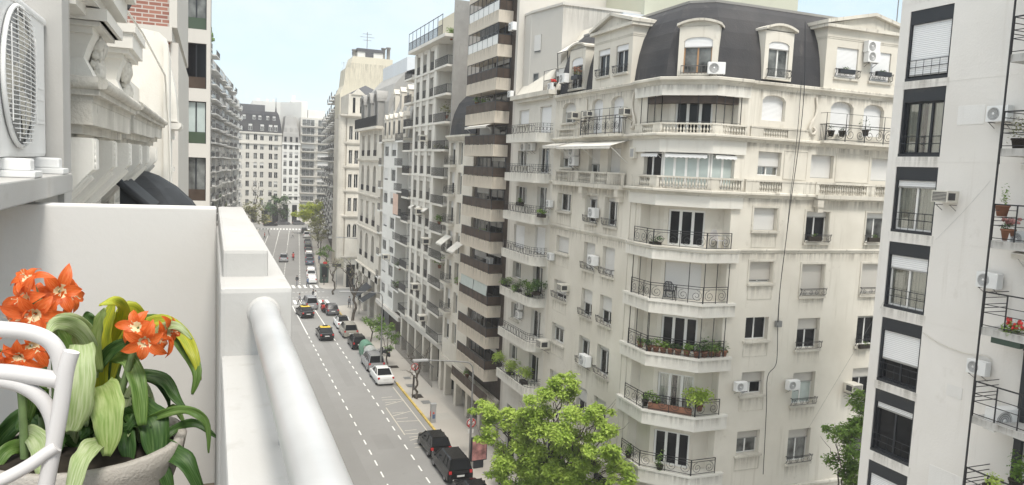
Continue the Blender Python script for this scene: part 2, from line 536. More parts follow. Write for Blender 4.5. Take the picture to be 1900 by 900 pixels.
def wall_mb(L, z0, z1, ops, depth=.25, back=8.0, x0=0.0, close=True, mb=None, m=0):
    """wall sheet with real openings and reveals, plus the block behind it"""
    mb = mb or MB()
    ops = [o for o in ops if o[1] > x0 and o[0] < L]
    xs = sorted({round(v, 4) for v in [x0, L] + [a for o in ops for a in o[:2]]})
    zs = sorted({round(v, 4) for v in [z0, z1] + [a for o in ops for a in o[2:4]]})
    for i in range(len(xs) - 1):
        run = None
        for j in range(len(zs) - 1):
            cx, cz = (xs[i] + xs[i + 1]) / 2, (zs[j] + zs[j + 1]) / 2
            hole = any(o[0] < cx < o[1] and o[2] < cz < o[3] for o in ops)
            if not hole:
                mb.quad((xs[i], 0, zs[j]), (xs[i + 1], 0, zs[j]), (xs[i + 1], 0, zs[j + 1]), (xs[i], 0, zs[j + 1]), m)
    for (a, b, c, d) in [o[:4] for o in ops]:
        mb.quad((a, 0, c), (a, depth, c), (b, depth, c), (b, 0, c), m)
        mb.quad((a, 0, d), (b, 0, d), (b, depth, d), (a, depth, d), m)
        mb.quad((a, 0, c), (a, 0, d), (a, depth, d), (a, depth, c), m)
        mb.quad((b, 0, c), (b, depth, c), (b, depth, d), (b, 0, d), m)
    if close:
        mb.quad((x0, 0, z0), (x0, 0, z1), (x0, back, z1), (x0, back, z0), m)
        mb.quad((L, 0, z0), (L, back, z0), (L, back, z1), (L, 0, z1), m)
        mb.quad((x0, 0, z1), (L, 0, z1), (L, back, z1), (x0, back, z1), m)
        mb.quad((x0, back, z0), (x0, back, z1), (L, back, z1), (L, back, z0), m)
    return mb

CACHE = {}
def cached(key, fn):
    if key not in CACHE:
        CACHE[key] = fn()
    return CACHE[key]

def spiral(mb, cx, cz, r, y, turns=1.6, start=0.0, hand=1, m=0, t=.012, n=18):
    pts = []
    for i in range(n + 1):
        k = i / n
        a = start + hand * 2 * math.pi * turns * k
        q = r * (1 - .82 * k)
        pts.append((cx + q * math.cos(a), y, cz + q * math.sin(a)))
    mb.tube(pts, t, 4, m, cap=False)

def scroll_rail(mb, L, h, y=0.0, x0=0.0, z0=0.0, cell=.62, t=.014, posts=True):
    """a wrought iron panel of spirals between two rails, along x"""
    b = t * 1.1
    mb.box(x0, x0 + L, y - b, y + b, z0 + h - b * 2, z0 + h)
    mb.box(x0, x0 + L, y - b * .8, y + b * .8, z0 + h * .84 - b, z0 + h * .84 + b * .5)
    mb.box(x0, x0 + L, y - b * .8, y + b * .8, z0 + .06, z0 + .06 + b * 1.6)
    n = max(1, round(L / cell)); c = L / n
    for i in range(n + 1):
        if posts and (i % 2 == 0 or i == n):
            q = min(max(x0 + i * c, x0 + b), x0 + L - b)
            mb.box(q - b, q + b, y - b, y + b, z0, z0 + h)
    for i in range(n):
        cx = x0 + (i + .5) * c
        r = min(c * .46, (h * .8 - .06) * .47)
        spiral(mb, cx, z0 + .07 + (h * .80 - .07) * .5, r, y, 1.7, math.pi / 2 if i % 2 == 0 else math.pi / 2, 1 if i % 2 == 0 else -1, t=t * .85)
    return mb

def bar_rail(mb, L, h, y=0.0, x0=0.0, z0=0.0, step=.13, t=.011):
    mb.box(x0, x0 + L, y - .02, y + .02, z0 + h - .035, z0 + h)
    mb.box(x0, x0 + L, y - .015, y + .015, z0 + .05, z0 + .08)
    n = max(2, round(L / step))
    for i in range(n + 1):
        q = x0 + min(max(L * i / n, t), L - t)
        mb.box(q - t, q + t, y - t, y + t, z0, z0 + h - .03)
    return mb

def baluster_prof(h):
    return [(.05, 0), (.05, .06 * h), (.03, .10 * h), (.03, .16 * h), (.06, .30 * h), (.066, .40 * h), (.05, .52 * h), (.026, .68 * h), (.022, .80 * h), (.035, .86 * h), (.05, .92 * h), (.05, h)]

# ------------------------------------------------------------------ windows
def add_window(bld, F, x0, x1, z0, z1, depth=.22, leaves=2, frame='frame', glass='glass', shut=0.0, shutmat='shutter',
               sill=True, guard=False, curtain=False, surround=False, wallmat='cream_trim', gbox=False, panel=False, fw=.055):
    """window > pane, shutter, curtain, sill, surround, guard; origin at the middle of the sill"""
    w, h = round(x1 - x0, 2), round(z1 - z0, 2)
    def k_frame():
        mb = MB()
        mb.box(-w / 2, -w / 2 + fw, 0, .07, 0, h); mb.box(w / 2 - fw, w / 2, 0, .07, 0, h)
        mb.box(-w / 2 + fw, w / 2 - fw, 0, .07, 0, fw); mb.box(-w / 2 + fw, w / 2 - fw, 0, .07, h - fw, h)
        for i in range(1, leaves):
            q = -w / 2 + w * i / leaves
            mb.box(q - fw * .7, q + fw * .7, .002, .068, fw, h - fw)
        return mb.mesh('window', frame)
    o = F.put('window', cached(('fr', w, h, leaves, frame, fw), k_frame), bld, (x0 + x1) / 2, depth, z0)
    gl = 'clear' if curtain else glass
    sub('pane', cached(('pn', w, h, gl), lambda: MB().box(-w / 2 + .01, w / 2 - .01, .03, .05, .01, h - .01).mesh('pane', gl)), o)
    if curtain:
        cmat = 'curtain_y' if abs(math.sin(F.a)) > .8 else 'curtain'
        def k_cur():
            mb = MB(); n = 14
            for s in (-1, 1):
                xa, xb = s * w * .49, s * w * (.03 if s > 0 else .10)
                pts = [(xa + (xb - xa) * i / n, .10 + (.025 if i % 2 else -.025)) for i in range(n + 1)]
                for i in range(n):
                    a, b = pts[i], pts[i + 1]
                    mb.quad((a[0], a[1], .03), (b[0], b[1], .03), (b[0], b[1], h), (a[0], a[1], h))
            mb.quad((-w / 2, .45, 0), (w / 2, .45, 0), (w / 2, .45, h), (-w / 2, .45, h), 1)
            return mb.mesh('curtain', [cmat, 'glass'])
        sub('curtain', cached(('cu', w, h, cmat), k_cur), o)
    if shut > 0:
        def k_sh():
            mb = MB()
            mb.box(-w / 2 + .015, w / 2 - .015, -.05, -.02, h * (1 - shut), h - .005)
            mb.box(-w / 2 + .015, w / 2 - .015, -.06, -.012, h * (1 - shut) - .05, h * (1 - shut), 1)
            return mb.mesh('shutter', [shutmat, 'frame_gray'])
        sub('shutter', cached(('sh', w, h, round(shut, 2), shutmat), k_sh), o)
    if sill:
        def k_si():
            mb = MB()
            mb.box(-w / 2 - .13, w / 2 + .13, -depth - .13, -depth - .003, -.13, -.02)
            mb.box(-w / 2, w / 2, -depth - .003, -.01, -.03, .002)
            if panel:
                for (a, b, c, d) in ((-w / 2 - .05, w / 2 + .05, -.20, -.17), (-w / 2 - .05, w / 2 + .05, -.85, -.82), (-w / 2 - .05, -w / 2 - .02, -.82, -.20), (w / 2 + .02, w / 2 + .05, -.82, -.20)):
                    mb.box(a, b, -depth - .018, -depth - .002, c, d)
            return mb.mesh('sill', wallmat)
        sub('sill', cached(('si', w, depth, wallmat, panel), k_si), o)
    if surround:
        def k_su():
            mb = MB(); y0, y1, t = -depth - .035, -depth - .002, .13
            mb.box(-w / 2 - t, -w / 2 - .03, y0, y1, 0, h + .03); mb.box(w / 2 + .03, w / 2 + t, y0, y1, 0, h + .03)
            mb.box(-w / 2 - t, w / 2 + t, y0, y1, h + .03, h + t)
            return mb.mesh('surround', wallmat)
        sub('surround', cached(('su', w, h, depth, wallmat), k_su), o)
    if guard:
        def k_gu():
            mb = MB(); gw, gy = w + .10, -depth - .17
            scroll_rail(mb, gw, .42, gy, -gw / 2, -.02, .40, .012, posts=False)
            for s in (-1, 1):
                mb.tube([(s * gw / 2, gy + .12, 0), (s * (gw / 2 + .06), gy + .03, .12), (s * (gw / 2), gy, .25), (s * (gw / 2 + .07), gy, .42)], .016, 4, 0)
                mb.box(s * gw / 2 - .012, s * gw / 2 + .012, gy, -depth + .02, .36, .39)
            return mb.mesh('guard', 'iron')
        sub('guard', cached(('gu', w, depth), k_gu), o)
    return o

def simple_window(bld, F, x0, x1, z0, z1, depth=.18, leaves=2, frame='frame', glass='glass', shut=0.0, rail=0.0, shutmat='shutter'):
    """a far window small in the picture: frame, glass, shutter in one mesh"""
    w, h = round(x1 - x0, 2), round(z1 - z0, 2)
    def k():
        mb = MB(); f = .05
        mb.box(-w / 2, -w / 2 + f, 0, .06, 0, h); mb.box(w / 2 - f, w / 2, 0, .06, 0, h)
        mb.box(-w / 2 + f, w / 2 - f, 0, .06, 0, f); mb.box(-w / 2 + f, w / 2 - f, 0, .06, h - f, h)
        for i in range(1, leaves):
            q = -w / 2 + w * i / leaves
            mb.box(q - f * .6, q + f * .6, .002, .058, f, h - f)
        mb.quad((-w / 2, .03, 0), (w / 2, .03, 0), (w / 2, .03, h), (-w / 2, .03, h), 1)
        if shut > 0:
            mb.box(-w / 2 + .01, w / 2 - .01, -.04, -.01, h * (1 - shut), h - .005, 2)
        if rail > 0:
            n = max(3, int(w / .14))
            mb.box(-w / 2, w / 2, -depth - .03, -depth - .005, rail - .04, rail, 3)
            for i in range(n + 1):
                q = -w / 2 + .015 + (w - .03) * i / n
                mb.box(q - .012, q + .012, -depth - .03, -depth - .01, 0, rail - .04, 3)
        return mb.mesh('window', [frame, glass, shutmat, 'iron'])
    return F.put('window', cached(('sw', w, h, depth, leaves, frame, glass, round(shut, 2), rail, shutmat), k), bld, (x0 + x1) / 2, depth, z0)

def arch_filler(bld, F, x0, x1, zs, zt, depth=.22, mat='cream', name='arch'):
    """turns the square head of an opening into a segmental arch"""
    mb = MB(); n = 8
    hw = (x1 - x0) / 2; rise = zt - zs
    arc = [(x0 + (x1 - x0) * i / n, zs + rise * math.sqrt(max(0, 1 - ((2 * i / n - 1)) ** 2)) ** .9) for i in range(n + 1)]
    for i in range(n):
        (a, za), (b, zb) = arc[i], arc[i + 1]
        mb.quad((a, 0, za), (b, 0, zb), (b, 0, zt + .001), (a, 0, zt + .001))
        mb.quad((a, 0, za), (a, depth, za), (b, depth, zb), (b, 0, zb))
    return F.build(mb, name, mat, bld, 0, 0.001, 0)
# ------------------------------------------------------------------ ground, road, pavements, markings
BEND = math.tan(R(5.8))
def kx(y):                                      # right kerb line of the bent far street
    return 16.95 + max(0, y - 128) * BEND

mb = MB(); mb.quad((-2500, -1500, -.05), (2500, -1500, -.05), (2500, 4000, -.05), (-2500, 4000, -.05))
struct(mb.build('ground', 'asphalt'))
mb = MB()
mb.quad((-60, -60, 0), (110, -60, 0), (110, 300, 0), (-60, 300, 0))
struct(mb.build('road', 'asphalt'))

PZ = .13
def pavement(name, poly):
    mb = MB(); mb.prism(poly, -.04, PZ)
    struct(mb.build(name, 'pavement'))
    kb = MB()
    n = len(poly)
    for i in range(n):
        a, b = Vector(poly[i]), Vector(poly[(i + 1) % n])
        d = (b - a).normalized(); nn = Vector((-d.y, d.x))
        p = [a - nn * .012, b - nn * .012, b + nn * .16, a + nn * .16]
        kb.prism([q[:] for q in p], -.03, PZ + .006)
    struct(kb.build('kerb', 'kerb'))
pavement('pavement', [(18.4, 27.2), (60, 27.2), (60, 111.8), (18.4, 111.8), (17.3, 111.2), (16.9, 110.2), (16.9, 28.7), (17.3, 27.6)])
pavement('pavement', [(16.9, -40), (60, -40), (60, 20.8), (18.4, 20.8), (17.3, 20.4), (16.9, 19.3)])
pavement('pavement', [(18.4, 126.6), (70, 126.6), (70, 234.6), (29.3, 234.6), (28.2, 234.2), (27.7, 233), (16.95, 128.3), (17.4, 127)])
pavement('pavement', [(-40, -40), (2.3, -40), (2.3, 110.2), (.9, 111.8), (-40, 111.8)])
pavement('pavement', [(-40, 126.6), (.9, 126.6), (2.3, 128.2), (13.1, 233), (11.7, 234.6), (-40, 234.6)])
pavement('pavement', [(-60, 257.5), (110, 257.5), (110, 299), (-60, 299)])

mk = MB(); Z = .005
def stripe(x0, y0, x1, y1, w, m=0):
    a, b = Vector((x0, y0)), Vector((x1, y1))
    d = (b - a).normalized(); n = Vector((-d.y, d.x)) * w / 2
    mk.add([(*(a - n), Z), (*(b - n), Z), (*(b + n), Z), (*(a + n), Z)], [(0, 1, 2, 3)], m)
for X, ys in ((11.08, 92.0), (13.87, 95.5), (8.28, 92.0), (5.5, 92)):
    y = -10.0 + (.35 if X > 12 else 0)
    while y < ys:
        stripe(X, y, X, y + 1.0, .11); y += 2.12
    stripe(X, ys + 1.8, X, 112.6, .12)
stripe(2.6, 112.8, 14.0, 112.8, .35)
for i in range(15):
    stripe(3.2 + i * .95, 114.2, 3.2 + i * .95, 117.4, .46)
for i in range(15):
    stripe(3.4 + i * .95, 128.6, 3.4 + i * .95, 131.6, .46)
for i in range(22):
    stripe(3.0 + i * .66, 124.6, 3.35 + i * .66, 124.6, .22)
    stripe(3.0 + i * .66, 121.0 - 1.5, 3.35 + i * .66, 119.5, .16)
for off, y0 in ((3.2, 133), (6.0, 134), (8.8, 135), (11.5, 135)):
    y = y0
    while y < 192:
        stripe(kx(y) - off, y, kx(y + 1) - off, y + 1.1, .13); y += 2.1
    stripe(kx(193) - off, 193, kx(233) - off, 233, .13)
for i in range(17):
    x = 12.9 + i * .92
    stripe(x, 235.6, x + .35, 239.6, .48)
for k in range(9):                                # worn hatching beside the kerb
    y = 54.2 + k * 1.5
    if k in (3, 6):
        continue
    stripe(14.5, y, 16.3, y + (.9 if k % 2 else -.2), .10, 1)
    stripe(14.6, y + .7, 15.6, y + .75, .09, 1)
stripe(16.35, 52, 16.35, 70, .10, 1); stripe(14.4, 57, 14.4, 64, .09, 1)
struct(mk.build('road_markings', ['paint_white', 'paint_faded']))
mb = MB(); mb.box(16.86, 17.03, 53.6, 71.0, .0, PZ + .012); mb.box(16.86, 17.03, 96.5, 109, .0, PZ + .012)
struct(mb.build('kerb_paint', 'paint_yellow'))
mb = MB()                                         # earth squares and covers let into the pavement
for (x, y, sx, sy, m) in ((17.8, 66.2, .9, 1.2, 0), (17.9, 76.6, 1, 1, 0), (18.1, 64.3, .8, 1.0, 1), (18.0, 69.6, .8, 1.0, 1), (18.3, 72.2, .7, .9, 1), (18.9, 67.6, 1.5, 2.2, 2), (18.5, 60.2, 1.3, 1.7, 2), (18.9, 52.5, 1.2, 2.4, 2), (18.3, 47.5, 1, 1.2, 1), (18.4, 84, 1.2, 1.4, 1), (18.2, 39, 1.1, 1.1, 0)):
    mb.quad((x - sx / 2, y - sy / 2, PZ + .006), (x + sx / 2, y - sy / 2, PZ + .006), (x + sx / 2, y + sy / 2, PZ + .006), (x - sx / 2, y + sy / 2, PZ + .006), m)
struct(mb.build('pavement_patches', ['soil', 'steel', 'kerb']))
mb = MB()
for (x, y, sx, sy) in ((8, 66, 4.2, 60), (12.6, 84, .9, 26), (9.5, 104, 3, 9), (15.2, 40, 1.6, 14), (12.4, 56, 1.3, 3.2)):
    mb.quad((x - sx / 2, y - sy / 2, .0025), (x + sx / 2, y - sy / 2, .0025), (x + sx / 2, y + sy / 2, .0025), (x - sx / 2, y + sy / 2, .0025))
M['patch'] = plaster('asphalt_repair', (.25, .245, .235), (.18, .175, .165), .9, rough=.9, scale=.8)
struct(mb.build('road_repairs', 'patch'))
# ------------------------------------------------------------------ cream corner building with the dark mansard
B1 = thing('apartment_building', 'cream corner apartment building with dark mansard roof, pedimented dormers and rounded balcony bay', 'building', (24, 35, 0))
LF = Face(20.4, 44.4, -90)       # street side
RF = Face(23.45, 30.1, 0)        # side street side; local x = X - 23.45
rows_z = {1: (7.25, 8.8), 2: (10.15, 11.82), 3: (13.06, 14.66), 4: (15.82, 17.4), 5: (18.58, 20.12), 6: (20.95, 22.86), 7: (23.68, 25.64)}
low_z = {1: (7.5, 8.72), 2: (10.62, 11.8), 3: (13.44, 14.6), 4: (16.35, 17.4), 5: (18.98, 20.08), 6: (21.7, 22.86), 7: (24.45, 25.66)}
wins = []   # (face, x0, x1, z0, z1, opts)
A_, B_, C_ = (1.05, 2.88), (4.92, 6.30), (7.22, 8.60)
W = lambda F, xx, zz, **k: wins.append((F, xx[0], xx[1], zz[0], zz[1], k))
# far single column of the street side
W(LF, A_, low_z[7], leaves=2, shut=.45, arch=.28, glass='glass_mid')
W(LF, A_, low_z[6], leaves=3, shut=.5, glass='glass_mid')
W(LF, A_, low_z[5], leaves=2, curtain=True, panel=True, surround=True)
W(LF, A_, low_z[4], leaves=1, shut=.94, shutmat='shutter', panel=True)
W(LF, A_, low_z[3], leaves=2, shut=.72, guard=True, panel=True)
W(LF, A_, low_z[2], leaves=3, curtain=True, shut=.22, panel=True)
W(LF, A_, low_z[1], leaves=2, shut=.5, panel=True)
for i, C2 in enumerate((B_, C_)):
    W(LF, C2, rows_z[7], leaves=2, shut=.97, shutmat='shutter_white', arch=.28, sill=False)
    W(LF, C2, (21.0, 22.84), leaves=2, shut=(.5, 1)[i] * .96, glass='glass_mid', sill=False)
    W(LF, C2, rows_z[5], leaves=2, curtain=True, guard=True, surround=True, shut=.12)
    W(LF, C2, rows_z[4], leaves=2, shut=.96, shutmat='shutter', guard=True)
    W(LF, C2, rows_z[3], leaves=2, shut=.52, shutmat='shutter', guard=True)
    W(LF, C2, rows_z[2], leaves=2, curtain=True, shut=.14, guard=True)
    W(LF, C2, rows_z[1], leaves=2, shut=.55, guard=True)
# side street side
D_, E_, F_ = (1.38, 2.8), (4.68, 6.16), (8.74, 10.3)
W(RF, D_, (24.38, 25.6), leaves=1, shut=.985, shutmat='shutter_white', arch=.26, sill=False)
W(RF, D_, low_z[6], leaves=2, curtain=True, shut=.6, shutmat='shutter', sill=False)
W(RF, D_, low_z[5], leaves=1, shut=.985, panel=True, surround=True)
W(RF, D_, low_z[4], leaves=2, shut=.86, shutmat='shutter_beige', panel=True, surround=True)
W(RF, D_, low_z[3], leaves=2, panel=True)
W(RF, D_, low_z[2], leaves=2, shut=.46, shutmat='shutter_beige', panel=True)
W(RF, D_, low_z[1], leaves=2, shut=.34, shutmat='shutter_beige', glass='glass_mid', panel=True)
for i, C2 in enumerate((E_, F_)):
    W(RF, (5.68, 7.18) if i == 0 else (7.88, 9.28), (23.96, 25.62), leaves=1, shut=.985, shutmat='shutter_white', arch=.3, sill=False)
    W(RF, C2, low_z[6], leaves=2, curtain=True, shut=.97, shutmat='shutter', sill=False)
    W(RF, C2, (18.42, 19.97), leaves=2, shut=.16, guard=True, surround=True, glass='glass' if i == 0 else 'glass_mid')
    W(RF, C2, (15.63, 17.26), leaves=1, shut=.93, shutmat='shutter_beige', guard=True, surround=True)
    W(RF, C2, (12.83, 14.45), leaves=2, shut=(.36, .06)[i], shutmat='shutter_beige', guard=True)
    W(RF, C2, (9.85, 11.58), leaves=2, shut=.3, shutmat='shutter_beige', guard=True, glass='sea_glass' if i == 0 else 'glass')
    W(RF, C2, (6.72, 8.52), leaves=2, shut=.28, shutmat='shutter_beige', guard=True, glass='glass_mid')
# attic windows of the two pavilions
W(LF, (5.5, 6.82), (26.86, 28.34), leaves=2, shut=.2, guard=True, shutmat='shutter_white')
W(LF, (7.5, 8.82), (26.86, 28.34), leaves=2, shut=.2, guard=True, shutmat='shutter_white')
W(RF, (5.74, 7.16), (26.82, 28.30), leaves=1, shut=.985, shutmat='shutter_white', guard=True)
W(RF, (8.04, 9.4), (26.82, 28.30), leaves=1, shut=.985, shutmat='shutter_white', guard=True)

GUT = 26.0
opsL = [w[1:5] for w in wins if w[0] is LF and w[4] < 26.2]
opsR = [w[1:5] for w in wins if w[0] is RF and w[4] < 26.2]
# ground floor: shop fronts on the street side, arched doors on the side street
shopL = [(.8, 3.2, .3, 4.6), (4.4, 6.6, .3, 4.6), (7.2, 9.8, .3, 4.6)]
shopR = [(1.2, 2.9, .15, 3.9), (4.5, 6.3, .15, 4.3), (8.6, 10.2, .15, 3.9)]
mb = wall_mb(11.0, 0, GUT, opsL + shopL, .26, 9, close=False)
LF.build(mb, 'wall', 'cream', B1)
mb = wall_mb(14.5, 0, GUT, opsR + shopR, .26, 9, close=False)
mb.quad((14.5, 0, 0), (14.5, 14, 0), (14.5, 14, GUT), (14.5, 0, GUT))
RF.build(mb, 'wall', 'cream', B1)
for F, S in ((LF, shopL), (RF, shopR)):
    for a in S:
        simple_window(B1, F, a[0], a[1], a[2], a[3], .26, 2, 'frame_black', 'glass')
for (F, x0, x1, z0, z1, k) in wins:
    a = k.pop('arch', 0)
    wall2 = k.get('surround', False)
    pav = z0 > 26.2
    add_window(B1, F, x0, x1, z0, z1, depth=.10 if pav else .26, **k)
    if a:
        arch_filler(B1, F, x0, x1, z1 - a, z1, .26, 'cream')
# back and top of the block
mb = MB()
mb.quad((20.4, 44.4, 0), (20.4, 44.4, GUT), (38, 44.4, GUT), (38, 44.4, 0))
mb.build('party_wall', 'gray_wall', B1)

# --- the bay: loggia walls behind, bands in front
def back_wall(pts, z0, z1, name, holes=None, mat='cream'):
    for i in range(len(pts) - 1):
        a, b = Vector(pts[i]), Vector(pts[i + 1])
        ang = math.degrees(math.atan2((b - a).y, (b - a).x))
        F = Face(a.x, a.y, ang)
        ops = (holes or {}).get(i, [])
        mbw = wall_mb((b - a).length, z0, z1, ops, .12, .2, close=False)
        F.build(mbw, name, mat, B1)
        for (x0, x1, c, d) in ops:
            yield i, F, x0, x1, c, d
plan = [(20.4, 33.4), (20.95, 33.4), (20.95, 32.1), (22.4, 30.65), (23.45, 30.65), (23.45, 30.1)]
loggia = {1: (6.76, 8.95), 2: (9.76, 11.95), 3: (12.69, 14.66), 4: (15.38, 17.34), 5: (18.02, 20.1), 7: (23.4, 25.35)}
holes = {2: []}
for f, (za, zb) in loggia.items():
    holes[2].append((.22, 2.02, za + .03, min(za + 1.82, zb - .12)))
holes[2].append((.3, 1.9, .3, 3.9))
for i, F, x0, x1, c, d in back_wall(plan, 0, GUT, 'loggia_wall', holes):
    fl = [k for k, v in loggia.items() if abs(v[0] + .03 - c) < .02]
    f = fl[0] if fl else 0
    if f == 4:
        add_window(B1, F, x0, x1, c, d, .12, 1, shut=.985, shutmat='shutter', sill=False, fw=.08)
    else:
        add_window(B1, F, x0, x1, c, d, .12, 3, curtain=(f in (2,)), sill=False, fw=.10)
bay = [(20.2, 34.35), (20.2, 31.79), (22.05, 29.93), (23.98, 29.93)]
def inset(pts, d):
    """move the three bay faces outward (d>0) or inward; keeps the ends on the walls"""
    k = d * math.tan(R(22.5))
    return [(20.2 - d, 34.35), (20.2 - d, 31.79 - k), (22.05 - k, 29.93 - d), (23.98, 29.93 - d)]
def ring(d):
    p = inset(bay, d)
    return [(20.6, 34.35)] + p + [(23.98, 30.4), (22.6, 31.2), (21.1, 32.7)]
def bay_band(z0, z1, d=0.0, name='band', mat='band', full=True):
    mb = MB(); mb.prism(ring(d), z0, z1)
    return mb.build(name, mat, B1)
slabs = {1: (5.96, 6.76), 2: (9.0, 9.76), 3: (11.98, 12.69), 4: (14.69, 15.38), 5: (17.37, 18.02)}
railing_of = {}
for f, (za, zb) in slabs.items():
    mb = MB()
    mb.prism(ring(0), za, zb - .12)
    mb.prism(ring(.06), zb - .12, zb)
    bal = mb.build('balcony', 'band', B1)
    ra = MB()
    p = inset(bay, -.04)
    tmp = []
    for i in range(3):
        a, b = Vector(p[i]), Vector(p[i + 1])
        if i == 0: a = Vector((a.x, 33.65))
        if i == 2: b = Vector((23.5, b.y))
        L = (b - a).length
        s2 = MB(); scroll_rail(s2, L, .82, 0, 0, 0, .60, .014)
        ang = math.atan2((b - a).y, (b - a).x)
        ra.add([(a.x + q[0] * math.cos(ang) - q[1] * math.sin(ang), a.y + q[0] * math.sin(ang) + q[1] * math.cos(ang), q[2] + zb) for q in s2.v], s2.f)
    rl = ra.build('railing', 'iron', bal, (0, 0, 0))
    railing_of[f] = rl
# thin cable posts (netting frames) of floors 4, 3 and 5
for f in (3, 4):
    za, zb = loggia[f]
    for (x, y) in ((20.26, 33.6), (20.26, 32.9), (20.26, 31.85), (21.55, 30.48) if f == 4 else (20.3, 31.8), (22.1, 29.99), (22.8, 29.97), (23.5, 29.97)):
        mb = MB(); mb.box(x - .014, x + .014, y - .014, y + .014, za, zb); mb.build('net_post', 'iron', B1)
# floor 6: glazed sun room on the bay line with white frames, balustrade in front
g6 = inset(bay, -.38)
for i, n in ((0, 2), (1, 4), (2, 2)):
    a, b = Vector(g6[i]), Vector(g6[i + 1])
    if i == 0: a = Vector((a.x, 33.7))
    if i == 2: b = Vector((23.6, b.y))
    F = Face(a.x, a.y, math.degrees(math.atan2((b - a).y, (b - a).x)))
    add_window(B1, F, .03, (b - a).length - .03, 20.95, 22.62, .0, n, glass='glass' if i == 0 else 'sea_glass', sill=False, fw=.085)
mb = MB(); mb.prism(ring(-.30), 20.8, 20.95); mb.build('sunroom_base', 'band', B1)
bay_band(22.62, 23.30, -.06, 'band')
bay_band(20.02, 20.62, 0.0, 'band')
bay_band(25.34, 25.86, 0.0, 'band')

def profile_along(name, pts, prof, mat, parent, close_ends=True):
    """moulding: sweep (outward, z) profile along a plan polyline, outward = right hand side of travel"""
    mb = MB(); P = [Vector(p) for p in pts]
    nrm = []
    for i in range(len(P)):
        ds = []
        if i > 0: ds.append((P[i] - P[i - 1]).normalized())
        if i < len(P) - 1: ds.append((P[i + 1] - P[i]).normalized())
        ns = [Vector((d.y, -d.x)) for d in ds]
        n = sum(ns, Vector((0, 0)))
        n = n.normalized()
        n = n / max(.3, n.dot(ns[0]))
        nrm.append(n)
    k = len(prof)
    for i in range(len(P)):
        for (o, z) in prof:
            q = P[i] + nrm[i] * o
            mb.v.append((q.x, q.y, z))
    for i in range(len(P) - 1):
        for j in range(k - 1):
            mb.f.append([i * k + j, (i + 1) * k + j, (i + 1) * k + j + 1, i * k + j + 1]); mb.m.append(0); mb.sm.append(False)
    mb.f.append(list(range(k - 1, -1, -1))); mb.m.append(0); mb.sm.append(False)
    e = (len(P) - 1) * k
    mb.f.append([e + j for j in range(k)]); mb.m.append(0); mb.sm.append(False)
    return mb.build(name, mat, parent)
# outer outline of the building from far end of the street side round to the side street
outline = [(20.4, 44.38), (20.4, 34.35), (20.2, 34.35)] + bay[1:3] + [(23.98, 29.93), (23.98, 30.1), (37.9, 30.1)]
smooth_line = [(20.4, 44.38), (20.4, 34.4), (20.2, 34.2), (20.2, 31.79), (22.05, 29.93), (23.9, 29.93), (24.1, 30.1), (37.9, 30.1)]
def cornice(z0, z1, out, mat='cream_trim', pts=smooth_line):
    h = z1 - z0
    profile_along('cornice', pts, [(-.05, z0), (.03, z0), (.05, z0 + .25 * h), (out * .6, z0 + .5 * h), (out, z0 + .6 * h), (out, z1 - .03), (out * .8, z1), (-.05, z1)], mat, B1)
cornice(17.84, 18.06, .10)
cornice(20.56, 20.86, .24)
cornice(23.26, 23.54, .24)
cornice(25.84, 26.2, .22)
cornice(5.2, 5.55, .16)

# balustrades of floors 6 and 7 (parapet with runs of balusters)
def parapet(a, b, z0, h, runs, out=.12, name='parapet'):
    """a-b plan points; runs = [(s0, s1)] stretches filled with balusters"""
    a, b = Vector(a), Vector(b); d = b - a; L = d.length
    F = Face(a.x, a.y, math.degrees(math.atan2(d.y, d.x)))
    mb = MB(); t = .14
    mb.box(0, L, 0, t, 0, .10 * h); mb.box(-.01, L + .01, -.02, t + .02, h * .86, h)
    edge = [0] + [v for r in runs for v in r] + [L]
    for i in range(0, len(edge), 2):
        if edge[i + 1] - edge[i] > .02:
            mb.box(edge[i], edge[i + 1], .005, t - .005, .10 * h, .86 * h)
    for (s0, s1) in runs:
        n = max(2, round((s1 - s0) / .155))
        for i in range(n):
            x = s0 + (i + .5) * (s1 - s0) / n
            mb.lathe([(r * .9, z) for r, z in [(rr, .10 * h + zz) for rr, zz in baluster_prof(.76 * h)]], 6, (x, t / 2, 0))
    return F.build(mb, name, 'cream_trim', B1, 0, 0, z0)
for z0 in (20.86, 23.54):
    h = .62 if z0 < 21 else .5
    p = inset(bay, -.0)
    parapet((p[0][0] + .02, 34.2), p[1], z0, h, [(.75, 1.75)])
    parapet(p[1], p[2], z0, h, [(.12, 2.5)] if z0 > 21 else [(.12, 2.45)])
    parapet(p[2], (23.9, p[2][1]), z0, h, [(.45, 1.75)])
parapet((20.12, 43.4), (20.12, 35.0), 20.86, .66, [(.15, 1.7), (3.2, 4.75), (5.25, 6.7)])
parapet((24.1, 29.96), (28.4, 29.96), 20.86, .62, [(.8, 2.2)])
parapet((28.4, 29.90), (37.5, 29.90), 20.86, .62, [(.2, 3.4), (4.0, 6.6), (7.2, 8.6)])
parapet((24.2, 30.0), (27.9, 30.0), 23.54, .52, [(.75, 2.25)])
parapet((20.3, 43.9), (20.3, 40.9), 23.54, .52, [(.4, 2.4)])
# little ledges that carry the floor-6 balconies of the pavilions
mb = MB()
mb.box(19.96, 20.42, 35.0, 43.4, 20.62, 20.845); mb.build('ledge', 'cream_trim', B1)
mb = MB(); mb.box(28.4, 37.4, 29.72, 30.12, 20.66, 20.85); mb.build('ledge', 'cream_trim', B1)
for (x0, x1, y0, y1) in ((20.0, 20.4, 35.2, 35.6), (20.0, 20.4, 39.4, 39.8), (28.5, 28.9, 29.78, 30.1)):
    mb = MB(); mb.box(x0, x1, y0, y1, 20.22, 20.625); mb.box(x0 + .08, x1, y0 + .05, y1 - .05, 19.95, 20.222); mb.build('ledge_bracket', 'stone', B1)
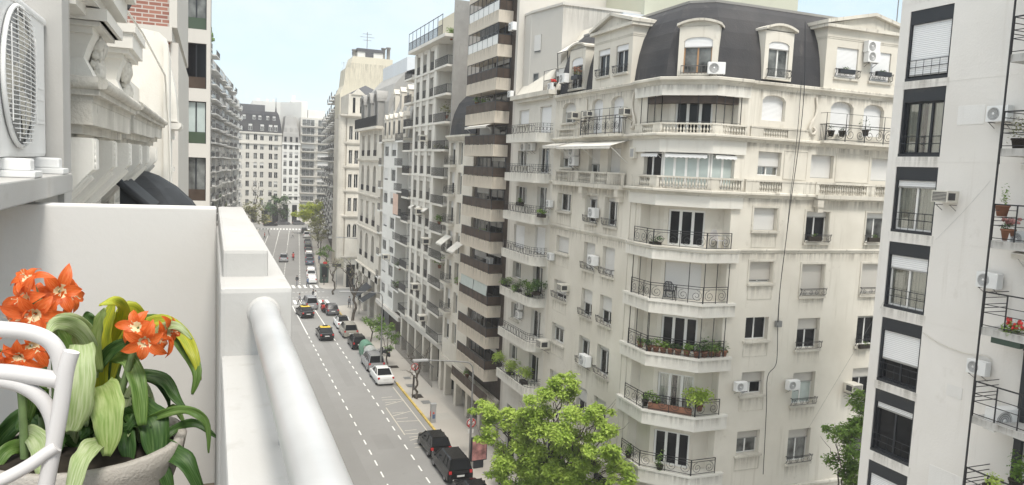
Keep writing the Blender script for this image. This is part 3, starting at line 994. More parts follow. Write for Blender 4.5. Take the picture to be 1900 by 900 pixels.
# iron balconies of floor 7
for (F, x0, x1, cell) in ((LF, 4.5, 9.05, .5), (RF, 5.05, 10.2, .62)):
    mb = MB(); mb.box(x0 - .1, x1 + .1, -.48, -.02, 23.46, 23.58)
    bal = F.build(mb, 'balcony', 'cream_trim', B1)
    mb = MB(); scroll_rail(mb, x1 - x0, .86 if F is RF else 1.0, -.44, x0, 23.58, cell, .016)
    for s in (x0, x1):
        mb.box(s - .014, s + .014, -.44, -.02, 24.38, 24.42)
        for q in range(4):
            mb.box(s - .01, s + .01, -.40 + q * .1, -.38 + q * .1, 23.58, 24.40)
    F.build(mb, 'railing', 'iron', bal)
    mb = MB()
    n = 5
    for i in range(n):
        q = x0 + (x1 - x0) * i / (n - 1)
        mb.box(q - .011, q + .011, -.45, -.43, 24.3, 24.98)
    mb.box(x0, x1, -.446, -.434, 24.96, 24.98)
    for q in (x0, x1): mb.box(q - .008, q + .008, -.43, -.01, 24.955, 24.975)
    F.build(mb, 'net_frame', 'iron', bal)
# wire screen frame over the balustrade of the open loggia, floor 7
mb = MB()
p = inset(bay, -.05)
for i in range(3):
    a, b = Vector(p[i]), Vector(p[i + 1])
    if i == 0: a = Vector((a.x, 33.7))
    if i == 2: b = Vector((23.5, b.y))
    for k in range(4 if i != 1 else 3):
        q = a.lerp(b, k / 3)
        mb.box(q.x - .016, q.x + .016, q.y - .016, q.y + .016, 24.04, 25.34)
    mb.tube([(a.x, a.y, 24.1), (b.x, b.y, 24.1)], .012, 4)
mb.build('screen_frame', 'iron', B1)
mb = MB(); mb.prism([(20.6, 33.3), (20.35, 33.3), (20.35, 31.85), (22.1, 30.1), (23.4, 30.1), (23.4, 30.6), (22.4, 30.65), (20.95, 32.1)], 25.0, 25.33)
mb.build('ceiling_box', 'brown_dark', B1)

# --- mansard
mprof = [(0.0, 26.2), (-.07, 26.9), (-.20, 27.7), (-.42, 28.5), (-.74, 29.2), (-1.15, 29.75), (-1.55, 30.1)]
mline = [(20.6, 44.38), (20.6, 34.6), (20.62, 32.2), (22.35, 30.42), (24.6, 30.3), (37.9, 30.3)]
profile_along('mansard_roof', mline, [(o * 1.0, z) for o, z in mprof] + [(-2.1, 30.12)], 'slate', B1)
profile_along('roof_coping', mline, [(-1.62, 30.05), (-1.50, 30.08), (-1.48, 30.2), (-1.95, 30.24), (-1.97, 30.1)], 'lead', B1)

def pavilion(F, x0, x1, zt, za, ops, deep=3.2):
    mb = wall_mb(x1, 26.0, zt, ops, .10, deep, x0=x0, close=True)
    pv = F.build(mb, 'pavilion', 'cream', B1, 0, -.02, 0)
    mb = MB()
    xm = (x0 + x1) / 2; o = .22
    mb.slab([(x0 - o, zt), (x1 + o, zt), (x1 + o, zt + .16), (x0 - o, zt + .16)], -.22, deep)
    mb.slab([(x0 - .05, zt + .16), (x1 + .05, zt + .16), (xm, za - .14)], -.04, deep)
    for s in (-1, 1):
        e = x0 - o - .05 if s < 0 else x1 + o + .05
        pts = [(e, zt + .16), (xm, za - .14), (xm, za + .02), (e, zt + .34)]
        mb.slab(pts if s > 0 else pts[::-1], -.26, deep)
    F.build(mb, 'pediment', 'cream_trim', pv, 0, -.02, 0)
    mb = MB()
    for z in (zt - .52, zt - .44):
        mb.box(x0 - .015, x1 + .015, -.018, .0, z, z + .03)
        for e in (x0 - .018, x1 + .002): mb.box(e, e + .016, .0, 1.2, z, z + .03)
    F.build(mb, 'moulding', 'cream_trim', pv, 0, -.02, 0)
pavilion(LF, 4.9, 9.22, 29.2, 30.15, [w[1:5] for w in wins if w[0] is LF and w[3] > 26.2])
pavilion(RF, 5.05, 10.7, 29.2, 30.15, [w[1:5] for w in wins if w[0] is RF and w[3] > 26.2])

def dormer(F, xc, w, zb, zw, zt, depth, kw, y0=0.0):
    """arched dormer standing out of the mansard"""
    ops = [(xc - w * .36, xc + w * .36, zb + .12, zw)]
    mb = wall_mb(xc + w / 2, zb, zt, ops, .10, depth, x0=xc - w / 2)
    d = F.build(mb, 'dormer', 'cream', B1, 0, y0, 0)
    mb = MB(); n = 8; hw = w / 2 + .12
    arc = [(xc - hw + 2 * hw * i / n, zt - .02 + .24 * (1 - ((2 * i / n - 1)) ** 2)) for i in range(n + 1)]
    for i in range(n):
        (a, za), (b, zb2) = arc[i], arc[i + 1]
        mb.slab([(a, za), (b, zb2), (b, zb2 + .11), (a, za + .11)], -.16, depth)
    poly = [(xc - w / 2, zt - .04), (xc + w / 2, zt - .04)] + [(a, z + .01) for a, z in arc[::-1] if abs(a - xc) < w / 2]
    mb.slab(poly, .0, depth)
    F.build(mb, 'dormer_hood', 'cream_trim', d, 0, y0, 0)
    FF = Face(*F.w(0, y0).xy, math.degrees(F.a))
    add_window(B1, FF, *ops[0], depth=.10, **kw)
    arch_filler(B1, FF, ops[0][0], ops[0][1], zw - .16, zw, .10, 'cream')
CF = Face(20.2, 31.79, -45)
dormer(CF, 1.50, 1.86, 26.30, 28.12, 28.66, 1.6, dict(leaves=2, shut=.26, shutmat='shutter_white', frame='wood', glass='glass_mid', sill=True), .42)
dormer(RF, 2.22, 1.72, 26.35, 28.2, 28.72, 1.5, dict(leaves=2, shut=.2, shutmat='shutter_white', glass='glass_mid', guard=True), .10)
dormer(LF, 2.62, 2.1, 26.35, 28.3, 28.85, 1.5, dict(leaves=2, shut=.25, shutmat='shutter_white', glass='glass', guard=True), .06)
# light iron guard and frame of the chamfer dormer
mb = MB(); bar_rail(mb, 1.5, .42, .30, .75, 26.36, .16)
CF.build(mb, 'guard', 'iron_soft', B1)
# carved scrolls beside the pavilions
for (F, xc, s) in ((LF, 9.62, 1), (LF, 4.45, -1), (RF, 4.72, -1)):
    mb = MB()
    pts = [(xc + s * .10, -.06, 25.7), (xc, -.07, 25.2), (xc + s * .05, -.08, 24.8), (xc + s * .28, -.10, 24.45), (xc + s * .42, -.11, 24.15), (xc + s * .32, -.11, 23.88), (xc + s * .10, -.11, 23.86), (xc + s * .02, -.11, 24.08), (xc + s * .18, -.11, 24.2)]
    mb.tube(pts, [.07, .06, .06, .08, .09, .1, .09, .08, .06], 6)
    F.build(mb, 'carved_scroll', 'stone', B1)
# raised frame mouldings of floor 6 on the side street and pilaster strips
for (a, b, c, d) in ((2.95, 4.45, 21.55, 23.0), (6.3, 8.6, 21.55, 23.0)):
    mb = MB()
    for q in ((a, b, c, c + .04), (a, b, d - .04, d), (a, a + .04, c + .04, d - .04), (b - .04, b, c + .04, d - .04)):
        mb.box(q[0], q[1], -.025, -.002, q[2], q[3])
    RF.build(mb, 'moulding', 'cream_trim', B1)
for x in (9.95, 10.5):
    mb = MB(); mb.box(x, x + .05, -.03, -.002, 5.6, 20.5); LF.build(mb, 'pilaster', 'cream_trim', B1)
# awning valances on the sun room and folding awnings on the street side
def awning(F, x0, x1, z, drop, out, mat='awning', parent=None, y=0.0):
    mb = MB(); n = max(4, int((x1 - x0) / .22))
    mb.add([(x0, y, z), (x1, y, z), (x1, y - out, z - drop), (x0, y - out, z - drop)], [(0, 1, 2, 3)])
    mb.add([(x0, y + .02, z - .012), (x1, y + .02, z - .012), (x1, y - out + .01, z - drop - .012), (x0, y - out + .01, z - drop - .012)], [(3, 2, 1, 0)])
    for i in range(n):
        a, b = x0 + (x1 - x0) * i / n, x0 + (x1 - x0) * (i + 1) / n
        mb.add([(a, y - out, z - drop), (b, y - out, z - drop), (b, y - out - .01, z - drop - .13), ((a + b) / 2, y - out - .01, z - drop - .17), (a, y - out - .01, z - drop - .13)], [(0, 1, 2, 3, 4)])
    mb.tube([(x0, y - out, z - drop), (x1, y - out, z - drop)], .02, 5, 1)
    for x in (x0 + .05, x1 - .05):
        mb.tube([(x, y - out, z - drop), (x, y - .02, z - drop - out * .75)], .012, 4, 1)
    return F.build(mb, 'awning', [mat, 'frame'], parent)
tag(awning(LF, .1, 2.45, 23.22, .22, .85), 'small faded cloth awning over the far single window of the cream corner building', 'awning', 'awnings of the corner building')
tag(awning(LF, 2.85, 6.05, 23.24, .34, 1.15), 'larger cream cloth awning, left of the pair over the balustraded balcony', 'awning', 'awnings of the corner building')
tag(awning(LF, 6.1, 9.45, 23.24, .34, 1.15), 'larger cream cloth awning, right of the pair over the balustraded balcony', 'awning', 'awnings of the corner building')
for i, lab in ((0, 'short scalloped white awning at the left end of the glazed bay'), (1, 'long scalloped white awning across the middle of the glazed bay'), (2, 'scalloped white awning at the right end of the glazed bay')):
    a, b = Vector(g6[i]), Vector(g6[i + 1])
    if i == 0: a = Vector((a.x, 33.7))
    if i == 2: b = Vector((23.6, b.y))
    F = Face(a.x, a.y, math.degrees(math.atan2((b - a).y, (b - a).x)))
    L = (b - a).length
    tag(awning(F, L * .06, L * .94, 22.6, .07, .24, 'shutter_white', None, -.02), lab, 'awning', 'rolled awnings of the sun room')

# rain marks under ledges, sills and along the parapets
lineA = [(20.394, 44.3), (20.394, 34.4)]; lineB = [(20.194, 34.2), (20.194, 31.788), (22.048, 29.924), (23.97, 29.924)]; lineC = [(24.1, 30.094), (37.8, 30.094)]
for z, h in ((25.84, .55), (23.26, .6), (20.56, .6), (17.84, .5)):
    for ln in (lineA, lineC): stain(B1, ln, z, h)
stain(B1, [(20.19, 34.2), (20.19, 31.786), (22.046, 29.92), (23.97, 29.92)], 25.85, .48)
for f, (za, zb) in slabs.items(): stain(B1, lineB, zb - .12, .5, 'drip_soft')
for z in (21.48, 24.06): stain(B1, [(20.115, 43.3), (20.115, 35.1)] if z < 22 else [(20.294, 43.8), (20.294, 41)], z - .05, .55)
stain(B1, [(20.113, 43.3), (20.113, 35.1)], 21.3, .44, down=False)
for z in (20.86, 23.54): stain(B1, [(x - .008, y - .008) for x, y in inset(bay, .0)], z + .25, .25, down=False)
stain(B1, [(28.5, 29.892), (37.4, 29.892)], 21.3, .44, down=False); stain(B1, [(28.5, 29.892), (37.4, 29.892)], 21.42, .4)
for (F, x0, x1, z0, z1, k) in wins:
    if k.get('sill', True) and z0 < 26:
        a, b = F.w(x0 - .1, -.006), F.w(x1 + .1, -.006)
        stain(B1, [a.xy[:], b.xy[:]], z0 - .13, .75, 'drip_soft')
gl = [Vector(p) for p in smooth_line]
stain(B1, [(20.17, 44.3), (20.17, 34.6)], 26.2, .14); stain(B1, [(24.3, 29.87), (37.8, 29.87)], 26.2, .14)
# ------------------------------------------------------------------ row of buildings up the right side of the street
def roundrect(x0, x1, y0, y1, r, n=5):
    """balcony plan: street corner at (x0, y0) rounded"""
    pts = [(x1, y1), (x0, y1)]
    for i in range(n + 1):
        a = math.pi + (math.pi / 2) * i / n
        pts.append((x0 + r + r * math.cos(a), y0 + r + r * math.sin(a)))
    pts.append((x1, y0))
    return pts

def rail_path(mb, pts, z, h, kind='bar', step=.16, t=.012):
    """a railing that follows a plan polyline"""
    P = [Vector((*p, 0)) for p in pts]
    for zz in (z + h, z + h * .8, z + .07):
        mb.tube([(p.x, p.y, zz) for p in P], t * 1.2, 4, 0, smooth=False)
    for i in range(len(P) - 1):
        d = P[i + 1] - P[i]; n = max(1, round(d.length / step))
        for k in range(n):
            q = P[i] + d * (k / n)
            mb.box(q.x - t * .7, q.x + t * .7, q.y - t * .7, q.y + t * .7, z, z + h)
        if kind == 'scroll':
            m = max(1, round(d.length / .55)); u = d.normalized()
            for k in range(m):
                c = P[i] + d * ((k + .5) / m); r = min(.24, d.length / m * .45)
                mb.tube([(c.x + u.x * r * math.cos(a), c.y + u.y * r * math.cos(a), z + h * .45 + r * math.sin(a)) for a in [2 * math.pi * j / 10 for j in range(11)]], t, 4, 0, cap=False)
    return mb

# --- neighbour with rounded white balconies
B2 = thing('apartment_building', 'pale apartment building with rounded white balconies and sloping attic, beside the cream corner building', 'building', (20.4, 48, 0))
F2 = Face(20.4, 51.5, -90)
z2 = [6.98, 10.05, 13.04, 15.78, 18.5, 21.2, 23.85]
ops, spec = [], []
for i, z in enumerate(z2):
    hi = z + 2.05
    if i == 6: spec += [(.9, 2.7, z + .75, z + 1.75, 2, dict(shut=.96, shutmat='shutter_white')), (4.6, 6.45, z + .05, z + 1.8, 2, dict(shut=.97, shutmat='shutter_white'))]
    elif i == 5: spec += [(1.0, 2.7, z + .5, z + 1.55, 3, dict(curtain=True)), (4.75, 6.5, z + .05, z + 1.75, 3, dict(curtain=True))]
    elif i == 4: spec += [(1.0, 2.9, z + .55, z + 1.75, 3, {}), (4.75, 6.3, z + .05, z + 1.85, 2, dict(glass='glass_mid'))]
    elif i == 3: spec += [(.9, 2.9, z + .05, z + 1.7, 1, dict(shut=.97, shutmat='shutter_white')), (4.7, 6.4, z + .05, z + 1.9, 1, dict(shut=.97, shutmat='shutter_white'))]
    else: spec += [(1.0, 2.5, z + .6, z + 1.75, 2, dict(glass='glass_mid')), (4.7, 6.3, z + .05, z + 1.95, 2, dict(curtain=i == 1))]
spec.append((1.0, 2.8, .3, 4.2, 2, dict(frame='frame_black'))); spec.append((3.8, 6.4, .3, 4.2, 3, dict(frame='frame_black')))
F2.build(wall_mb(7.1, 0, 26.6, [s[:4] for s in spec], .2, 9, close=False), 'wall', 'white_wall', B2)
for (a, b, c, d, n, k) in spec:
    add_window(B2, F2, a, b, c, d, .2, n, sill=(c > 1 and d - c < 1.4), **k)
for i, z in enumerate(z2):
    th = .58 if i else .62
    mb = MB(); mb.prism(roundrect(19.4, 20.41, 44.62, 50.4, .8), z - th, z)
    bal = mb.build('balcony', 'band', B2)
    mb = MB()
    edge = [p for p in roundrect(19.46, 20.38, 44.68, 50.34, .76)]
    rail_path(mb, edge[1:], z, .62, 'scroll', .30)
    mb.build('railing', 'iron', bal)
# crowning ledge, sloping attic and set-back penthouse with a blank side
mb = MB(); mb.prism([(19.95, 44.6), (20.4, 44.42), (20.4, 51.5), (19.95, 51.4)], 26.32, 26.62)
mb.prism([(20.1, 44.9), (20.4, 44.9), (20.4, 50.5), (20.1, 50.5)], 26.1, 26.32)
mb.build('ledge', 'cream_trim', B2)
mb = MB()
mb.slab([(0, 26.6), (7.1, 26.6), (7.1, 30.9), (0, 30.9)], 8.9, 9)
for (x0, x1) in ((0, 4.7), (6.55, 7.1)):
    mb.quad((x0, .0, 26.6), (x1, .0, 26.6), (x1, 2.7, 30.9), (x0, 2.7, 30.9))
mb.quad((4.7, 1.0, 28.2), (6.55, 1.0, 28.2), (6.55, 2.7, 30.9), (4.7, 2.7, 30.9))
mb.quad((4.7, 1.0, 26.6), (4.7, 0, 26.6), (4.7, 1.0, 28.2), (4.7, 1.0, 28.1)); mb.quad((6.55, 0, 26.6), (6.55, 1.0, 26.6), (6.55, 1.0, 28.2), (6.55, 1.0, 28.1))
mb.quad((4.7, 0, 26.6), (6.55, 0, 26.6), (6.55, 1.0, 26.62), (4.7, 1.0, 26.62))
mb.quad((7.1, 0, 26.6), (7.1, 9, 26.6), (7.1, 9, 30.9), (7.1, 2.7, 30.9))
F2.build(mb, 'sloping_attic', 'cream', B2)
simple_window(B2, F2, 4.75, 6.5, 26.7, 28.15, .98, 3, 'frame', 'glass_mid', .3)
mb = MB(); bar_rail(mb, 1.9, .75, .12, 4.7, 26.63, .14)
for x in (4.7, 6.6): mb.box(x - .012, x + .012, .1, .13, 26.63, 28.0)
mb.box(4.7, 6.6, .11, .125, 27.97, 28.0)
F2.build(mb, 'railing', 'iron', B2)
mb = MB(); mb.prism([(20.95, 50.3), (21.6, 46.6), (34, 46.4), (34, 60), (21.0, 60), (20.9, 50.4)], 26.6, 32.4)
mb.prism([(20.85, 50.25), (21.5, 46.5), (34.1, 46.3), (34.1, 60), (20.9, 60)], 32.4, 32.56)
mb.build('penthouse', 'gray_wall', B2)
PF = Face(20.93, 50.3, -80)
for (a, b, c, d) in ((.5, 1.3, 29.6, 30.8), (.5, 1.2, 27.3, 28.2)):
    simple_window(B2, PF, a, b, c, d, -.02, 1, 'frame_gray', 'glass_mid', .9 if c > 29 else 0)
mb = MB(); mb.box(25.0, 28.0, 44.6, 46.35, 30.2, 32.0); mb.build('roof_shed', 'blue_wall', B2)
mb = MB(); mb.quad((21.2, 46.4, 29.2), (21.2, 44.8, 29.2), (22.5, 44.8, 30.1), (22.5, 46.4, 30.1))
for (x, z) in ((21.22, 29.18), (22.45, 30.05)): mb.tube([(x, 44.8, z), (x, 46.4, z)], .03, 4, 1)
for y in (44.85, 46.35): mb.tube([(21.3, y, 28.0), (21.22, y, 29.2)], .03, 4, 1)
tag(mb.build('awning', ['awning', 'iron']), 'torn cloth awning on an iron frame over the roof terrace behind the pedimented dormer', 'awning')

# --- brown glazed balconies
B3 = thing('apartment_building', 'tall brown building with wide beige balcony bands and smoked glass, among pale facades', 'building', (20.4, 56, 0))
mb = MB()
mb.prism([(20.55, 52.0), (34, 52.0), (34, 60.2), (20.55, 60.2)], 3.2, 37.5)
mb.build('wall', 'brown_dark', B3)
mb = MB(); mb.prism([(20.42, 51.55), (34, 51.55), (34, 51.98), (20.42, 51.98)], 0, 37.5); mb.build('side_pier', 'gray_wall', B3)
z3 = [6.02, 8.57, 11.0, 13.47, 15.9, 18.33, 20.77, 23.2, 25.68, 28.1, 30.52, 32.98, 35.4]
F3 = Face(19.4, 60.0, -90)
S3 = Face(19.4, 53.0, 0)
glazed = {10: 'louvre', 9: 'clear', 11: 'panel', 12: 'panel'}
for i, z in enumerate(z3):
    mb = MB(); mb.prism([(19.4, 53.0), (20.56, 53.0), (20.56, 60.0), (19.4, 60.0)], z - .88, z)
    bal = mb.build('balcony', 'brown_slab', B3)
    # rail of smoked panels with a thin top bar and posts
    mb = MB(); h = .74
    pm = 1 if i in (10, 11, 12) else 0
    for (y0, y1) in [(53.06 + k * 1.16, 53.06 + (k + 1) * 1.16 - .04) for k in range(6)]:
        mb.box(19.44, 19.47, y0, y1, z + .04, z + h - .03, pm)
    mb.box(19.44, 20.5, 53.04, 53.07, z + .04, z + h - .03, 0)
    mb.box(19.42, 19.49, 53.02, 59.98, z + h - .03, z + h + .02, 2); mb.box(19.49, 20.5, 53.02, 53.08, z + h - .03, z + h + .02, 2)
    for k in range(7):
        y = 53.05 + k * 1.155
        mb.box(19.43, 19.48, y - .02, y + .02, z, z + h, 2)
    mb.build('railing', ['brown_rail', 'frame', 'frame_black'], bal)
    # sliding doors at the back of the balcony, and some curtains
    BF = Face(20.55, 59.8, -90)
    simple_window(B3, BF, .4, 3.3, z + .03, z + 1.5, -.04, 3, ('frame_black', 'frame', 'frame_gray')[i % 3], 'glass', (0, .3, 0, .55)[i % 4])
    simple_window(B3, BF, 3.7, 6.5, z + .03, z + 1.5, -.04, 2, 'frame_black', 'glass', (.2, 0, 0)[i % 3])
    # enclosing frames
    mb = MB()
    if i >= 9:
        mb.box(19.43, 19.47, 53.05, 59.95, z + 1.5, z + 1.54)
        for k in range(8):
            y = 53.06 + k * .985
            mb.box(19.43, 19.47, y - .018, y + .018, z + h, z + 1.52)
        for k in range(3):
            mb.box(19.45 + k * .5, 19.49 + k * .5, 53.04, 53.08, z, z + 1.52)
        if i == 10:
            for k in range(9):
                mb.box(19.44, 19.46, 53.08, 57.2, z + h + .06 + k * .085, z + h + .10 + k * .085)
        mb.build('glazing_frame', 'frame_black', B3)
    else:
        for y in (53.08, 56.4):
            mb = MB(); mb.box(19.44, 19.47, y - .012, y + .012, z + h, z + 1.56); mb.build('net_post', 'iron', B3)
mb = MB(); 
mb.add([(19.46, 53.2, 13.47 - .9), (19.46, 56.3, 13.47 - .9), (19.38, 56.3, 11.75), (19.38, 53.2, 11.75)], [(0, 1, 2, 3)])
mb.add([(19.46, 56.4, 13.47 - .9), (19.46, 59.6, 13.47 - .9), (19.38, 59.6, 11.75), (19.38, 56.4, 11.75)], [(0, 1, 2, 3)])
tag(mb.build('roller_blind', 'sea_glass'), 'pale green canvas blinds lowered over one balcony of the brown building', 'blind')
for (z, y0, y1, lab) in ((25.68 - .9, 53.6, 58.8, 'narrow white awning rolled out under a beige band of the brown building, upper floor'),):
    F = Face(19.5, y1, -90)
    tag(awning(F, 0, y1 - y0, z - .02, .18, .5, 'awning'), lab, 'awning')
# ground floor: columns and a raised podium with a glass-railed terrace
for k in range(5):
    y = 52.9 + k * 3.25; mb = MB(); mb.box(20.35, 20.95, y, y + .62, PZ, 3.21); mb.build('column', 'stone', B3)
mb = MB(); mb.box(20.3, 22.6, 52.4, 67.6, 3.2, 3.75); mb.box(22.4, 24, 52.2, 67.6, PZ, 3.2, 1)
mb.build('arcade', ['stone', 'brown_dark'], B3)
mb = MB(); mb.box(19.45, 20.5, 52.4, 61.5, 3.05, 3.5); 
mb.build('balcony', 'brown_slab', B3)
mb = MB()
for k in range(8): mb.box(19.48, 19.5, 52.45 + k * 1.12, 52.45 + k * 1.12 + 1.08, 3.5, 4.2); mb.box(19.47, 19.51, 52.42 + k * 1.12, 52.46 + k * 1.12, 3.5, 4.24)
mb.box(19.46, 19.52, 52.42, 61.4, 4.2, 4.26)
mb.build('railing', 'brown_rail', B3)

# --- narrow classical building between
B4 = thing('apartment_building', 'narrow cream house with moulded cornice and curved black mansard, squeezed beside the brown building', 'building', (20.4, 64, 0))
F4 = Face(20.4, 67.6, -90)
spec = []
for i, z in enumerate([21.6, 18.95, 16.3, 13.6, 10.9, 8.2, 5.4]):
    spec += [(.55, 2.0, z, z + 1.95, 2), (3.0, 4.2, z, z + 1.95, 2)]
F4.build(wall_mb(7.2, 3.75, 24.0, [s[:4] for s in spec], .25, 8), 'wall', 'cream', B4)
for k, s in enumerate(spec):
    simple_window(B4, F4, *s[:4], .25, s[4], glass=('glass', 'glass_mid')[k % 2], shut=(.3, 0, .5, .15)[k % 4])
for i, z in enumerate([21.6, 18.95, 16.3, 13.6, 10.9, 8.2]):
    mb = MB(); mb.prism(roundrect(19.85, 20.41, 65.2, 67.3, .3), z - .28, z - .05); bal = mb.build('balcony', 'cream_trim', B4)
    mb = MB(); rail_path(mb, roundrect(19.9, 20.4, 65.25, 67.25, .28)[1:], z - .05, .8, 'scroll', .25); mb.build('railing', 'iron', bal)
profile_along('cornice', [(20.4, 67.55), (20.4, 60.3)], [(-.05, 23.7), (.1, 23.75), (.3, 23.95), (.42, 24.05), (.42, 24.2), (-.05, 24.22)], 'cream_trim', B4)
profile_along('mansard_roof', [(20.45, 67.55), (20.45, 60.3)], [(0, 24.2), (-.08, 25.2), (-.3, 26.2), (-.75, 27.2), (-1.4, 27.9), (-2.3, 28.3), (-6, 28.4)], 'slate', B4)
for (z, lab) in ((13.2, 'left'), (12.9, 'right')):
    y1 = 67.3 if lab == 'left' else 63.8
    F = Face(20.3, y1, -90)
    tag(awning(F, 0, 1.9, z + 1.9, .75, .95, 'awning'), 'cream awning on the narrow classical house, %s of a pair' % ('farther' if lab == 'left' else 'nearer'), 'awning')

# --- the white lattice facade
B5 = thing('apartment_building', 'white apartment building with a lattice of piers, tall shuttered windows and corner balconies', 'building', (20.4, 76, 0))
F5 = Face(20.4, 84.6, -90)                 # local x = 84.6 - Y
z5 = [4.66, 7.2, 9.85, 12.5, 15.1, 17.8, 20.42, 22.98, 25.57, 28.17, 30.77]
spec = []
for i, z in enumerate(z5):
    for j, (a, b) in enumerate(((4.1, 5.5), (6.7, 8.1), (9.4, 10.9))):
        spec.append((a + .1, b - .1, z + .12, z + 1.98, i, j))
F5.build(wall_mb(12.4, 4.3, 33.2, [s[:4] for s in spec], .35, 8, x0=3.4), 'wall', 'white_wall', B5)
for s in spec:
    i, j = s[4:]
    simple_window(B5, F5, *s[:4], .30, 2, 'frame_gray', 'glass', shut=(.55, .95, .0, .35, .6, 0, .95, .1)[(i * 3 + j * 2) % 8], rail=.78, shutmat='shutter_beige')
mb = MB()
for z in z5: mb.box(3.35, 12.45, -.14, -.003, z - .16, z + .02)
for x in (3.4, 5.9, 8.6, 11.3): mb.box(x + .05, x + .55 + .4, -.09, -.003, 4.4, 33.0)
F5.build(mb, 'lattice', 'white_wall', B5)
mb = MB(); mb.box(12.4, 16.95, 1.3, 1.5, 4.3, 33.2); mb.box(0, 3.4, 1.3, 1.5, 4.3, 33.2); mb.box(16.95, 17.05, 0.05, 12, 4.3, 36.5, 1); mb.box(15.6, 16.9, 2.4, 2.9, 33.2, 35.4)
F5.build(mb, 'recessed_wall', ['gray_wall', 'rough_gray'], B5)
for i, z in enumerate(z5):
    for (a, b, side) in ((12.4, 16.7, 0), (.1, 3.4, 1)):
        mb = MB(); mb.box(a, b, -.38, 1.31, z - .2, z)
        bal = F5.build(mb, 'balcony', 'white_wall', B5)
        mb = MB()
        if i in (1, 2, 5) and side: mb.box(a + .03, b - .03, -.36, -.33, z, z + .8)
        else: bar_rail(mb, b - a - .06, .82, -.35, a + .03, z, .15)
        mb2 = MB(); bar_rail(mb2, 1.6, .82, 0, 0, 0, .15)
        xx = b - .04 if not side else a + .04
        mb.add([(xx + q[1], -.33 + q[0], q[2] + z) for q in mb2.v], mb2.f)
        F5.build(mb, 'railing', 'iron', bal)
        simple_window(B5, F5, a + (2.3 if not side else 1.0), a + (3.4 if not side else 2.2), z + .03, z + 2.0, 1.27, 1 + side, 'frame_gray', 'glass', (.0, .4, .2)[i % 3])
mb = MB(); mb.box(2.9, 16.9, -.75, 4, 33.2, 33.5); F5.build(mb, 'roof_slab', 'white_wall', B5)
mb = MB()
for k in range(9):
    x = 2.95 + k * 1.6
    mb.box(x - .025, x + .025, -.70, -.66, 33.5, 35.4)
mb.box(2.95, 15.8, -.7, -.66, 35.3, 35.36); mb.box(2.95, 15.8, -.7, -.66, 34.35, 34.4)
for k in range(80): mb.box(2.95 + k * .16, 2.97 + k * .16, -.69, -.67, 33.5, 34.4)
F5.build(mb, 'railing', 'iron', B5)
mb = MB(); mb.box(5.5, 16.9, 1.8, 8, 33.5, 36.6); F5.build(mb, 'penthouse', 'yellow_wall', B5)
mb = MB(); mb.box(0, 16.9, -.05, 1.0, 3.9, 4.4); mb.box(0, 17, 1.0, 1.3, 0, 4.0, 1)
for k in range(6): mb.box(.3 + k * 3.2, 1.0 + k * 3.2, -.03, .6, PZ, 3.9, 2)
F5.build(mb, 'ground_floor', ['gray_wall', 'glass', 'stone'], B5)
mb = MB()                                          # garden fence bars at the entrance
for k in range(40): mb.box(.4 + k * .4, .43 + k * .4, -.6, -.56, PZ, 2.3)
mb.box(.3, 16.4, -.61, -.55, 2.2, 2.26)
t = F5.build(mb, 'entrance_fence', 'iron_soft', None); tag(t, 'tall grey bar fence along the pavement in front of the white lattice facade', 'fence')
for i, z in enumerate((15.1, 12.5, 17.8)):
    for (a, b) in ((4.2, 5.4), (6.8, 8.0), (9.5, 10.8))[:3 if i < 1 else 0]:
        tag(awning(Face(20.3, 84.6, -90), a, b, z + 1.98, .28, .42, 'awning'), 'small white window awning on the lattice facade, %s of three in its row' % {4.2: 'farthest', 6.8: 'middle', 9.5: 'nearest'}[a], 'awning', 'small awnings of the lattice facade')

# --- white plain facade
B6 = thing('apartment_building', 'bright white plain facade with small windows and a grey attic crowded with dormers', 'building', (20.4, 91, 0))
F6 = Face(20.4, 97.6, -90)
spec = []
for i, z in enumerate([22.3, 19.3, 16.45, 13.45, 10.5, 7.6, 5.0]):
    spec += [(1.9, 4.2, z, z + 1.5, i), (5.9, 8.3, z, z + 1.5, i)]
F6.build(wall_mb(9.0, 3.6, 24.1, [s[:4] for s in spec], .12, 8, x0=1.5), 'wall', 'far_white', B6)
for k, s in enumerate(spec):
    simple_window(B6, F6, *s[:4], .10, 2, 'frame_gray', 'glass_mid', shut=(.2, .5, .85, .1)[k % 4])
mb = MB(); mb.box(9.0, 13.0, 1.3, 1.5, 3.6, 24.1); mb.box(0, 1.5, .6, .8, 3.6, 24.1); mb.box(0, 13, 1.6, 1.8, 0, 3.6, 1); mb.box(0, 13, -.3, .1, 3.2, 3.7)
F6.build(mb, 'recessed_wall', ['gray_wall', 'brown_dark'], B6)
for i, z in enumerate([24.1, 21.2, 18.3, 15.4, 12.5, 9.6, 6.7]):
    for (a, b) in ((9.0, 12.9), (-.1, 1.5)):
        mb = MB(); mb.box(a, b, -.35, 1.4, z - .2, z); bal = F6.build(mb, 'balcony', 'far_white', B6)
        mb = MB(); bar_rail(mb, b - a, .85, -.32, a, z, .2)
        F6.build(mb, 'railing', 'iron', bal)
    if z < 24: simple_window(B6, F6, 10.2, 11.3, z + .5, z + 1.9, 1.27, 1, 'frame_gray', 'glass')
mb = MB(); mb.box(9.05, 11.6, -.38, -.34, 15.5, 17.9); M['canvas'] = plain('pink_canvas', (.60, .43, .35), .9, var=.1)
tag(F6.build(mb, 'canvas_screen', 'canvas'), 'faded pink canvas hung on a balcony of the white plain building', 'canvas')
mb = MB()
mb.slab([(-.1, 24.1), (13, 24.1), (13, 24.4), (-.1, 24.4)], -.3, 2)
F6.build(mb, 'cornice', 'stone', B6)
mb = MB(); L = 13
prof = [(.3, 24.4), (.6, 27.2), (1.6, 30.2), (3.2, 31.6), (6, 31.7)]
